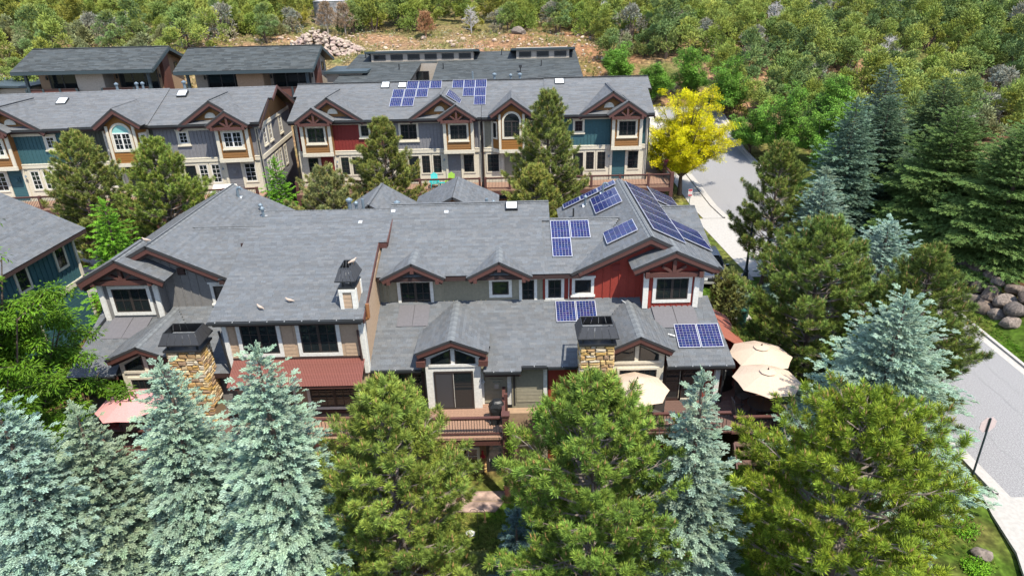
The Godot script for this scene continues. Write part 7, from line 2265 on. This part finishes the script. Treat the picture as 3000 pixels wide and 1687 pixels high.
	tube(ped, "body", Vector3(13.75, g, -35.3), Vector3(13.75, g + 0.95, -35.3), 0.22, 0.22, M.green_dark, 16)
	for k in 8:
		tube(ped, "louvre", Vector3(13.75, g + 0.22 + k * 0.095, -35.3), Vector3(13.75, g + 0.27 + k * 0.095, -35.3), 0.275, 0.235, M.green_bright, 16)
	tube(ped, "cap", Vector3(13.75, g + 0.97, -35.3), Vector3(13.75, g + 1.06, -35.3), 0.27, 0.2, M.green_bright, 16)
	tube(ped, "skirt", Vector3(13.75, g, -35.3), Vector3(13.75, g + 0.18, -35.3), 0.3, 0.28, M.green_dark, 16)
	parked_car()

func cabinet(o: Node3D, c: Vector3, w: float, h: float, d: float):
	box(o, "pad", c + Vector3(0, 0, 0), Vector3(w + 0.35, 0.14, d + 0.4), M.concrete)
	var b := MB.new()
	b.prism(PackedVector3Array([Vector3(0, 0, d / 2), Vector3(0, h - 0.08, d / 2), Vector3(0, h, d / 2 - 0.2), Vector3(0, h, -d / 2), Vector3(0, 0, -d / 2)]), Vector3(w, 0, 0))
	put(o, "body", b.mesh(), M.cabinet, Transform3D(Basis.IDENTITY, c + Vector3(-w / 2, 0.07, 0)))
	box(o, "lid", c + Vector3(0, h + 0.07, -0.05), Vector3(w + 0.05, 0.05, d - 0.15), M.cabinet_top)
	box(o, "door", c + Vector3(0, h * 0.48, d / 2 + 0.012), Vector3(w - 0.12, h * 0.75, 0.02), M.cabinet)
	box(o, "latch", c + Vector3(w * 0.28, h * 0.5, d / 2 + 0.03), Vector3(0.05, 0.14, 0.03), M.black_metal)

func octagon(parent: Node3D, c: Vector3, b: Basis, r: float, back: Material, face: Material, from_behind: bool):
	var mb := MB.new()
	var pts := PackedVector3Array()
	for k in 8:
		var a := PI / 8 + PI * k / 4
		pts.append(Vector3(cos(a) * r, sin(a) * r, 0))
	mb.prism(pts, Vector3(0, 0, 0.012))
	var o := put(parent, "plate", mb.mesh(), back, Transform3D(b, c))
	var bf := b * Basis(Vector3.UP, PI) if from_behind else b
	var off := -0.003 if from_behind else 0.015
	var ring := MB.new()
	for k in 8:
		var a0 := PI / 8 + PI * k / 4
		var a1 := a0 + PI / 4
		ring.quad(Vector3(cos(a0) * r, sin(a0) * r, 0), Vector3(cos(a1) * r, sin(a1) * r, 0), Vector3(cos(a1) * r * 0.93, sin(a1) * r * 0.93, 0), Vector3(cos(a0) * r * 0.93, sin(a0) * r * 0.93, 0), Vector3.BACK)
	if from_behind:
		var fm := MB.new()
		for k in 8:
			var a0 := PI / 8 + PI * k / 4
			fm.tri(Vector3.ZERO, Vector3(cos(a0) * r, sin(a0) * r, 0), Vector3(cos(a0 + PI / 4) * r, sin(a0 + PI / 4) * r, 0), Vector3.BACK)
		put(o, "face", fm.mesh(), face, Transform3D(bf, c + bf.z * 0.003))
		put(o, "border", ring.mesh(), M.white, Transform3D(bf, c + bf.z * 0.006))
		lettering(o, "STOP", c + bf.z * 0.006, bf, 0.27, M.white)
	else:
		put(o, "border", ring.mesh(), M.white, Transform3D(bf, c + bf.z * off))
		lettering(o, "STOP", c + bf.z * off, bf, 0.27, M.white)

func lettering(parent: Node3D, s: String, c: Vector3, b: Basis, h: float, m: Material):
	var t := TextMesh.new()
	t.text = s
	t.font_size = 64
	t.pixel_size = h / 64.0
	t.depth = 0.004
	var f := SystemFont.new()
	f.font_names = PackedStringArray(["Droid Sans"])
	f.font_weight = 700
	t.font = f
	put(parent, "lettering", t, m, Transform3D(b, c))

func loft(sections: Array) -> ArrayMesh:
	# closed sections of equal count, joined
	var b := MB.new()
	var n: int = sections[0].size()
	for i in sections.size() - 1:
		var ca := Vector3.ZERO
		for p in sections[i]: ca += p / n
		for j in n:
			var l := (j + 1) % n
			b.quad(sections[i][j], sections[i][l], sections[i + 1][l], sections[i + 1][j], (sections[i][j] + sections[i + 1][l]) / 2 - ca)
	for e in [0, sections.size() - 1]:
		var c := Vector3.ZERO
		for p in sections[e]: c += p / n
		for j in n:
			b.tri(c, sections[e][j], sections[e][(j + 1) % n], c - (sections[1 if e == 0 else e - 1][0] + sections[1 if e == 0 else e - 1][n / 2]) / 2)
	return b.mesh()

func parked_car():
	var at := Vector3(13.75, 0, -42.6)
	at.y = gy(at.x, at.z) + 0.06
	var o := thing("parked_car", "dark blue-black car parked nose-first behind the juniper shrub", "car", at)
	XF = Transform3D(Basis(Vector3.UP, deg_to_rad(-6)), at)
	var sec := []
	for q in [[2.3, 0.35, 0.72, 0.72], [2.2, 0.28, 0.86, 0.84], [1.5, 0.24, 0.98, 0.92], [0.8, 0.24, 1.03, 0.93], [-1.6, 0.24, 1.03, 0.93], [-2.2, 0.3, 1.0, 0.86], [-2.3, 0.4, 0.85, 0.78]]:
		var w: float = q[3]
		sec.append([Vector3(-w * 0.9, q[1], q[0]), Vector3(w * 0.9, q[1], q[0]), Vector3(w, (q[1] + q[2]) / 2, q[0]), Vector3(w * 0.93, q[2], q[0]), Vector3(0, q[2] + 0.05, q[0]), Vector3(-w * 0.93, q[2], q[0]), Vector3(-w, (q[1] + q[2]) / 2, q[0])])
	put(o, "body", loft(sec), M.car_paint, Transform3D.IDENTITY)
	var cab := []
	for q in [[1.0, 1.03, 0.84], [0.35, 1.52, 0.66], [-0.4, 1.62, 0.64], [-1.4, 1.58, 0.63], [-2.1, 1.05, 0.78]]:
		cab.append([Vector3(-0.86, 0.98, q[0]), Vector3(0.86, 0.98, q[0]), Vector3(q[2], q[1], q[0]), Vector3(0, q[1] + 0.04, q[0]), Vector3(-q[2], q[1], q[0])])
	put(o, "cabin", loft(cab), M.glass, Transform3D.IDENTITY)
	prism(o, "roof_panel", [Vector3(-0.6, 1.60, 0.3), Vector3(0.6, 1.60, 0.3), Vector3(0.58, 1.68, -0.5), Vector3(0.56, 1.64, -1.4), Vector3(-0.56, 1.64, -1.4), Vector3(-0.58, 1.68, -0.5)], Vector3(0, 0.03, 0), M.car_paint)
	for s in [-1, 1]:
		for z in [1.45, -1.4]:
			var wh := tube(o, "wheel", Vector3(s * 0.78, 0.34, z), Vector3(s * 0.95, 0.34, z), 0.34, 0.34, M.black_metal, 18)
			tube(wh, "rim", Vector3(s * 0.94, 0.34, z), Vector3(s * 0.965, 0.34, z), 0.22, 0.2, M.flashing, 14)
		var mr := box(o, "mirror", Vector3(s * 1.05, 1.08, 0.75), Vector3(0.22, 0.16, 0.12), M.car_paint)
		box(o, "headlight", Vector3(s * 0.66, 0.66, 2.27), Vector3(0.32, 0.16, 0.12), M.milk_glass)
		beam(o, "pillar", Vector3(s * 0.84, 1.0, 1.0), Vector3(s * 0.63, 1.58, 0.3), 0.07, 0.07, M.car_paint)
	box(o, "grille", Vector3(0, 0.62, 2.32), Vector3(0.9, 0.2, 0.06), M.black_metal)
	box(o, "bumper", Vector3(0, 0.42, 2.3), Vector3(1.5, 0.16, 0.12), M.flashing)
	box(o, "number_plate", Vector3(0, 0.45, 2.37), Vector3(0.32, 0.14, 0.01), M.white)
	XF = Transform3D.IDENTITY

func umbrella(label: String, group: String, c: Vector3, r: float, base_y: float, cloth: Material, ribs: Material, turn: float, n := 8):
	# c = hub of the canopy rim plane; peak above it
	var o := thing("patio_umbrella", label, "umbrella", Vector3(c.x, base_y, c.z), group)
	var rise := r * 0.34
	tube(o, "pole", Vector3(c.x, base_y, c.z), c + Vector3(0, rise, 0), 0.025, 0.025, ribs)
	tube(o, "base", Vector3(c.x, base_y, c.z), Vector3(c.x, base_y + 0.08, c.z), 0.26, 0.22, ribs, 16)
	for k in n:
		var a0 := turn + TAU * k / n
		var a1 := turn + TAU * (k + 1) / n
		var am := (a0 + a1) / 2
		var mb := MB.new()
		var at := func(a: float, f: float, sag: float) -> Vector3: return Vector3(cos(a) * r * f, rise * (1 - pow(f, 1.25)) - sag, sin(a) * r * f)
		var S := 5
		for i in S:
			var f0 := 0.16 + 0.84 * i / S
			var f1 := 0.16 + 0.84 * (i + 1) / S
			var cut := cos(PI / n)
			var m0: Vector3 = at.call(am, f0 * cut * 1.0, 0.02 * f0)
			var m1: Vector3 = at.call(am, f1 * cut * (0.985 if i == S - 1 else 1.0), 0.03 * f1)
			mb.quad(at.call(a0, f0, 0), at.call(a0, f1, 0), m1, m0, Vector3(cos(am), 2, sin(am)))
			mb.quad(m0, m1, at.call(a1, f1, 0), at.call(a1, f0, 0), Vector3(cos(am), 2, sin(am)))
		put(o, "canopy_panel", mb.mesh(), cloth, Transform3D(Basis.IDENTITY, c))
		var rt := Vector3(cos(a0) * r, 0, sin(a0) * r)
		tube(o, "rib", c + Vector3(0, rise - 0.06, 0), c + rt + Vector3(0, -0.02, 0), 0.012, 0.01, ribs, 5)
	var vm := MB.new()
	for k in n * 2:
		var a0 := turn + PI * k / n
		var a1 := turn + PI * (k + 1) / n
		var s0 := 0.25 if k % 2 == 0 else 0.235
		var s1 := 0.235 if k % 2 == 0 else 0.25
		vm.tri(Vector3(0, rise + 0.07, 0), Vector3(cos(a0) * r * s0, rise * 0.86 + 0.04, sin(a0) * r * s0), Vector3(cos(a1) * r * s1, rise * 0.86 + 0.04, sin(a1) * r * s1), Vector3(cos(a0), 2, sin(a0)))
	put(o, "vent_cap", vm.mesh(), cloth, Transform3D(Basis.IDENTITY, c))
	tube(o, "finial", c + Vector3(0, rise + 0.05, 0), c + Vector3(0, rise + 0.17, 0), 0.04, 0.015, ribs)

func patio_chair(label: String, group: String, at: Vector3, turn: float, cloth: Material):
	var o := thing("patio_chair", label, "chair", at, group)
	XF = Transform3D(Basis(Vector3.UP, turn), at)
	box(o, "seat", Vector3(0, 0.42, 0), Vector3(0.52, 0.04, 0.5), cloth)
	box(o, "backrest", Vector3(0, 0.76, -0.30), Vector3(0.52, 0.66, 0.035), cloth, Basis(Vector3.RIGHT, -0.2))
	for s in [-1, 1]:
		tube(o, "leg", Vector3(s * 0.27, 0, 0.25), Vector3(s * 0.27, 0.62, 0.2), 0.018, 0.018, M.black_metal, 6)
		tube(o, "leg", Vector3(s * 0.27, 0, -0.28), Vector3(s * 0.27, 0.62, -0.2), 0.018, 0.018, M.black_metal, 6)
		tube(o, "arm", Vector3(s * 0.27, 0.62, 0.26), Vector3(s * 0.27, 0.62, -0.26), 0.022, 0.022, M.black_metal, 6)
	XF = Transform3D.IDENTITY

func adirondack(label: String, at: Vector3, turn: float, m: Material):
	var o := thing("adirondack_chair", label, "chair", at, "painted deck chairs")
	XF = Transform3D(Basis(Vector3.UP, turn), at)
	for k in 5:
		box(o, "back_slat", Vector3(-0.24 + k * 0.12, 0.72 + 0.08 * (1 - absf(k - 2.0) / 2), -0.28), Vector3(0.105, 0.8 + 0.14 * (1 - absf(k - 2.0) / 2), 0.025), m, Basis(Vector3.RIGHT, -0.35))
		box(o, "seat_slat", Vector3(0, 0.36 - k * 0.018 + 0.03, 0.28 - k * 0.11), Vector3(0.56, 0.025, 0.095), m)
	for s in [-1, 1]:
		box(o, "arm", Vector3(s * 0.36, 0.56, 0.05), Vector3(0.14, 0.03, 0.75), m)
		box(o, "leg", Vector3(s * 0.32, 0.28, 0.36), Vector3(0.04, 0.56, 0.12), m)
		beam(o, "side_rail", Vector3(s * 0.29, 0.36, 0.36), Vector3(s * 0.29, 0.06, -0.5), 0.03, 0.14, m)
	XF = Transform3D.IDENTITY

func covered_grill(label: String, at: Vector3, turn: float):
	var o := thing("covered_grill", label, "grill", at)
	XF = Transform3D(Basis(Vector3.UP, turn), at)
	var sec := []
	for q in [[0.0, 0.36, 0.30], [0.35, 0.35, 0.29], [0.75, 0.40, 0.32], [0.92, 0.36, 0.30], [1.12, 0.24, 0.22], [1.2, 0.17, 0.14]]:
		var w: float = q[1]
		var d: float = q[2]
		var row := []
		for k in 12:
			var a := TAU * k / 12
			var e := 1.0 + 0.05 * sin(k * 3.7 + q[0] * 9.0)
			var cx := signf(cos(a)) * pow(absf(cos(a)), 0.5)
			var cz := signf(sin(a)) * pow(absf(sin(a)), 0.5)
			row.append(Vector3(cx * w * e, q[0], cz * d * e))
		sec.append(row)
	put(o, "cover", loft(sec), M.grill_cover, Transform3D.IDENTITY)
	for s in [-1, 1]:
		tube(o, "wheel", Vector3(s * 0.34, 0.09, 0.2), Vector3(s * 0.38, 0.09, 0.2), 0.09, 0.09, M.black_metal, 12)
	XF = Transform3D.IDENTITY

func dove(label: String, at: Vector3, turn: float):
	var o := thing("dove", label, "bird", at, "doves on the roofs")
	XF = Transform3D(Basis(Vector3.UP, turn), at)
	var body := []
	for q in [[-0.24, 0.015, 0.10, 0.03], [-0.12, 0.03, 0.115, 0.04], [-0.03, 0.065, 0.12, 0.065], [0.06, 0.07, 0.13, 0.07], [0.12, 0.045, 0.165, 0.045], [0.145, 0.03, 0.20, 0.032], [0.175, 0.033, 0.215, 0.034], [0.205, 0.02, 0.212, 0.02], [0.235, 0.004, 0.205, 0.004]]:
		var row := []
		for k in 8:
			var a := TAU * k / 8
			row.append(Vector3(q[0], q[2] + sin(a) * q[3], cos(a) * q[1]))
		body.append(row)
	put(o, "body", loft(body), M.dove, Transform3D.IDENTITY)
	for s in [-1, 1]:
		prism(o, "wing", [Vector3(0.07, 0.15, s * 0.062), Vector3(-0.04, 0.16, s * 0.066), Vector3(-0.17, 0.115, s * 0.035), Vector3(-0.02, 0.095, s * 0.07)], Vector3(0, 0, s * 0.008), M.dove_wing)
		tube(o, "leg", Vector3(0.02, -0.03, s * 0.02), Vector3(0.02, 0.07, s * 0.02), 0.005, 0.006, M.candle, 4)
	XF = Transform3D.IDENTITY

func build_yard_things():
	var gu := "beige patio umbrellas"
	umbrella("beige umbrella over the glass table at the deck's corner", gu, Vector3(11.3, 4.9, -25.1), 1.5, 2.93, M.beige_cloth, M.dark_brown, 0.25)
	umbrella("beige umbrella just behind the corner one, beside the lean-to", gu, Vector3(11.8, 4.85, -27.35), 1.5, 2.93, M.beige_cloth, M.dark_brown, 0.15)
	umbrella("beige umbrella by the red house's great-room window", gu, Vector3(5.35, 4.8, -24.75), 1.45, 2.93, M.beige_cloth, M.dark_brown, 0.1)
	umbrella("faded rose umbrella on the grey house's deck", "", Vector3(-17.3, 4.85, -24.2), 1.4, 2.93, M.rose_cloth, M.dark_brown, 0.35)
	# dining set on the corner deck
	var t := thing("patio_table", "round glass patio table under the corner umbrella", "table", Vector3(11.25, 2.93, -25.1))
	tube(t, "table_top", Vector3(11.25, 3.62, -25.1), Vector3(11.25, 3.645, -25.1), 0.62, 0.62, M.table_glass, 24)
	put(t, "rim", ring_round(0.62, 0.025), M.black_metal, Transform3D(Basis.IDENTITY, Vector3(11.25, 3.635, -25.1)))
	for k in 4:
		var a := PI / 4 + PI / 2 * k
		tube(t, "leg", Vector3(11.25 + cos(a) * 0.5, 2.93, -25.1 + sin(a) * 0.5), Vector3(11.25 + cos(a) * 0.35, 3.62, -25.1 + sin(a) * 0.35), 0.02, 0.02, M.black_metal, 6)
	patio_chair("dark sling chair left of the glass table", "sling chairs round the glass table", Vector3(10.2, 2.93, -24.9), PI / 2, M.sling)
	patio_chair("dark sling chair behind the glass table", "sling chairs round the glass table", Vector3(10.75, 2.93, -26.15), 0.45, M.sling)
	patio_chair("dark sling chair between the glass table and the side rail", "sling chairs round the glass table", Vector3(12.0, 2.93, -25.6), -1.2, M.sling)
	patio_chair("dark patio chair under the umbrella by the great-room window", "", Vector3(6.35, 2.93, -24.9), -0.6, M.sling)
	patio_chair("brick-red sling chair left of the rose umbrella", "red sling chairs", Vector3(-18.6, 2.93, -24.5), 0.5, M.red_sling)
	patio_chair("brick-red sling chair under the rose umbrella", "red sling chairs", Vector3(-16.9, 2.93, -24.3), -0.3, M.red_sling)
	covered_grill("barbecue grill under a black cover on the sage house's deck", Vector3(-1.0, 2.93, -25.1), 0.15)
	covered_grill("large covered grill in the shade behind the beige umbrellas", Vector3(10.25, 2.93, -27.5), 0.4)
	adirondack("turquoise slatted deck chair on the grey second-row deck", Vector3(-6.95, 5.65, -55.6), 0.15, M.turquoise)
	adirondack("lime green slatted deck chair on the grey second-row deck", Vector3(-5.55, 5.65, -55.6), -0.2, M.lime)
	for q in [[-6.25, M.turquoise, "small turquoise table between the two slatted chairs"], [-4.85, M.lime_pale, "small pale lime table beside the green slatted chair"]]:
		var st := thing("side_table", q[2], "table", Vector3(q[0], 5.65, -55.4))
		box(st, "table_top", Vector3(q[0], 6.1, -55.4), Vector3(0.5, 0.04, 0.4), q[1])
		for sx in [-1, 1]:
			for sz in [-1, 1]:
				box(st, "leg", Vector3(q[0] + sx * 0.2, 5.87, -55.4 + sz * 0.15), Vector3(0.05, 0.44, 0.05), q[1])
	# white cloth draped over furniture on the far grey deck
	var cl := thing("covered_sofa", "white covered outdoor sofa on the far grey unit's deck", "sofa", Vector3(-24.1, 6.15, -52.6))
	var sofa := []
	for q in [[-1.0, 0.75], [-0.9, 0.95], [0.9, 0.95], [1.0, 0.75]]:
		sofa.append([Vector3(q[0], 0, 0.5), Vector3(q[0], 0.45, 0.45), Vector3(q[0], 0.55, 0.0), Vector3(q[0], q[1], -0.25), Vector3(q[0], q[1] - 0.05, -0.45), Vector3(q[0], 0, -0.5)])
	put(cl, "cover", loft(sofa), M.white, Transform3D(Basis.IDENTITY, Vector3(-24.1, 6.15, -52.6)))
	box(cl, "seat_cushion", Vector3(-24.1, 6.72, -52.4), Vector3(1.7, 0.1, 0.5), M.white)
	var hb := thing("folded_cloth", "pale folded cover on the olive unit's deck rail", "cover", Vector3(-28.6, 6.15, -52.4))
	put(hb, "cloth", rock_mesh(860, 1), M.milk_glass, Transform3D(Basis.IDENTITY.scaled(Vector3(0.35, 0.5, 0.3)), Vector3(-28.6, 6.7, -52.2)))
	# flower pots
	for q in [[-19.3, 2.93, -23.95, "purple flower pot by the grey house's deck rail", Color(0.22, 0.06, 0.35)], [-20.9, 2.93, -24.3, "pink flower pot at the corner of the grey house's deck", Color(0.45, 0.06, 0.2)], [13.5, 6.85, -57.0, "magenta flower pot on the teal unit's corner rail", Color(0.5, 0.03, 0.12)], [-0.55, -0.85, -24.6, "pink flower pot at the foot of the tall deck post", Color(0.5, 0.2, 0.25)]]:
		var p := thing("flower_pot", q[3], "flower pot", Vector3(q[0], q[1], q[2]))
		XF = p.transform
		tube(p, "pot", Vector3.ZERO, Vector3(0, 0.26, 0), 0.12, 0.17, M.brown, 14)
		var fx: Array[Transform3D] = []
		var fc := PackedColorArray()
		for k in 26:
			fx.append(Transform3D(Basis(Vector3.UP, k).scaled(Vector3.ONE * 0.10), Vector3(rng.randf_range(-0.16, 0.16), 0.32 + rng.randf_range(0, 0.14), rng.randf_range(-0.16, 0.16))))
			fc.append(q[4] if k % 3 else Color(0.08, 0.2, 0.02))
		scatter(p, "flowers", M.oval, M.leaves, fx, fc)
		XF = Transform3D.IDENTITY
	# garden oddments below the sage deck
	var fd := thing("hummingbird_feeder", "red hummingbird feeder hanging under the sage house's deck", "bird feeder", Vector3(-1.75, 1.2, -24.6))
	tube(fd, "bottle", Vector3(-1.75, 1.35, -24.6), Vector3(-1.75, 1.62, -24.6), 0.06, 0.045, M.sign_red)
	tube(fd, "dish", Vector3(-1.75, 1.28, -24.6), Vector3(-1.75, 1.35, -24.6), 0.13, 0.1, M.sign_red)
	tube(fd, "wire", Vector3(-1.75, 1.62, -24.6), Vector3(-1.75, 2.75, -24.6), 0.006, 0.006, M.black_metal, 5)
	var hk := thing("shepherd_hook", "dark double shepherd's hook standing in the lawn", "garden hook", Vector3(-1.9, -0.9, -21.6))
	tube(hk, "stake", Vector3(-1.9, -0.95, -21.6), Vector3(-1.9, 0.75, -21.6), 0.014, 0.014, M.black_metal, 6)
	for s in [-1.0, 1.0]:
		for k in 6:
			var a0 := PI * k / 6
			var a1 := PI * (k + 1) / 6
			tube(hk, "arm", Vector3(-1.9 + s * (0.16 - 0.16 * cos(a0)), 0.75 + 0.16 * sin(a0), -21.6), Vector3(-1.9 + s * (0.16 - 0.16 * cos(a1)), 0.75 + 0.16 * sin(a1), -21.6), 0.012, 0.012, M.black_metal, 5)
	var bf := thing("bird_feeder", "white hexagonal bird feeder in the lawn below the patio", "bird feeder", Vector3(-2.2, -0.9, -21.0))
	tube(bf, "pole", Vector3(-2.2, -0.95, -21.0), Vector3(-2.2, -0.1, -21.0), 0.015, 0.015, M.black_metal, 6)
	tube(bf, "body", Vector3(-2.2, -0.1, -21.0), Vector3(-2.2, 0.12, -21.0), 0.1, 0.12, M.milk_glass, 6)
	tube(bf, "roof", Vector3(-2.2, 0.12, -21.0), Vector3(-2.2, 0.26, -21.0), 0.22, 0.05, M.white, 6)
	var tf := thing("tube_feeder", "thin brown tube feeder hanging from the shepherd's hook", "bird feeder", Vector3(-1.58, 0.2, -21.6))
	tube(tf, "tube", Vector3(-1.58, 0.2, -21.6), Vector3(-1.58, 0.72, -21.6), 0.035, 0.035, M.candle, 8)
	tube(tf, "tray", Vector3(-1.58, 0.17, -21.6), Vector3(-1.58, 0.2, -21.6), 0.07, 0.07, M.candle, 8)
	var orn := thing("garden_ornament", "pale green garden urn beside the patio", "garden urn", Vector3(-4.4, -0.84, -24.3))
	var prof := [[0.0, 0.16], [0.1, 0.2], [0.3, 0.24], [0.5, 0.2], [0.62, 0.13], [0.7, 0.17]]
	for k in prof.size() - 1:
		tube(orn, "urn_body", Vector3(-4.4, -0.84 + prof[k][0], -24.3), Vector3(-4.4, -0.84 + prof[k + 1][0], -24.3), prof[k][1], prof[k + 1][1], M.verdigris, 14)
	# doves on the roofs
	dove("dove near the eave of the tan house's roof, nearer its corner", Vector3(-11.55, 8.42, -26.3), 2.6)
	dove("dove a little higher on the tan house's roof", Vector3(-10.35, 8.53, -26.75), 2.9)
	dove("dove perched on the peak of the grey front gable", Vector3(-17.85, 10.56, -29.6), 3.0)
	dove("dove on the rim of the tan house's chimney shroud", Vector3(-7.28, 10.32, -26.9), 0.8)
	# lawn blades where the lawn shows
	var gx: Array[Transform3D] = []
	var gc := PackedColorArray()
	var rr := RandomNumberGenerator.new()
	rr.seed = 91
	for k in 15000:
		var x := 0.0
		var z := 0.0
		if k < 3500:
			x = rr.randf_range(-5, 2)
			z = rr.randf_range(-23.2, -17)
		elif k < 7500:
			z = rr.randf_range(-29, -18)
			x = road_x(z) - 0.25 - 4.5 * rr.randf() * rr.randf()
			if z > -22.2 and x > 18.2: continue
		elif k < 11500:
			z = rr.randf_range(-48, -24)
			x = road_x(z) + 8.05 + rr.randf() * 1.8
		else:
			z = rr.randf_range(-40.5, -28)
			x = rr.randf_range(12.9, 19)
		var s := rr.randf_range(0.07, 0.16)
		gx.append(Transform3D(basis_to(Vector3(rr.randf_range(-0.4, 0.4), 1, rr.randf_range(-0.4, 0.4)), rr.randf() * TAU).scaled_local(Vector3(s, s * 0.8, s)), Vector3(x, gy(x, z), z)))
		var dry := clampf(0.35 + fn.get_noise_2d(x, z) * 1.3 + rr.randf_range(-0.25, 0.25) + (0.3 if k >= 11500 else 0.0), 0, 1)
		var g := rr.randf_range(0.8, 1.2)
		var c := Color(0.085, 0.20, 0.012).lerp(Color(0.34, 0.29, 0.09), dry)
		gc.append(Color(c.r * g, c.g * g, c.b * g))
	var lawn := scatter(self, "grass", M.tuft, M.needles, gx, gc)
	lawn.set_meta("label", "green and straw lawn grass by the street and the patio")

func ring_round(r: float, t: float) -> ArrayMesh:
	var b := MB.new()
	for k in 24:
		var a0 := TAU * k / 24
		var a1 := TAU * (k + 1) / 24
		b.tube(Vector3(cos(a0) * r, 0, sin(a0) * r), Vector3(cos(a1) * r, 0, sin(a1) * r), t, t, 5)
	return b.mesh()
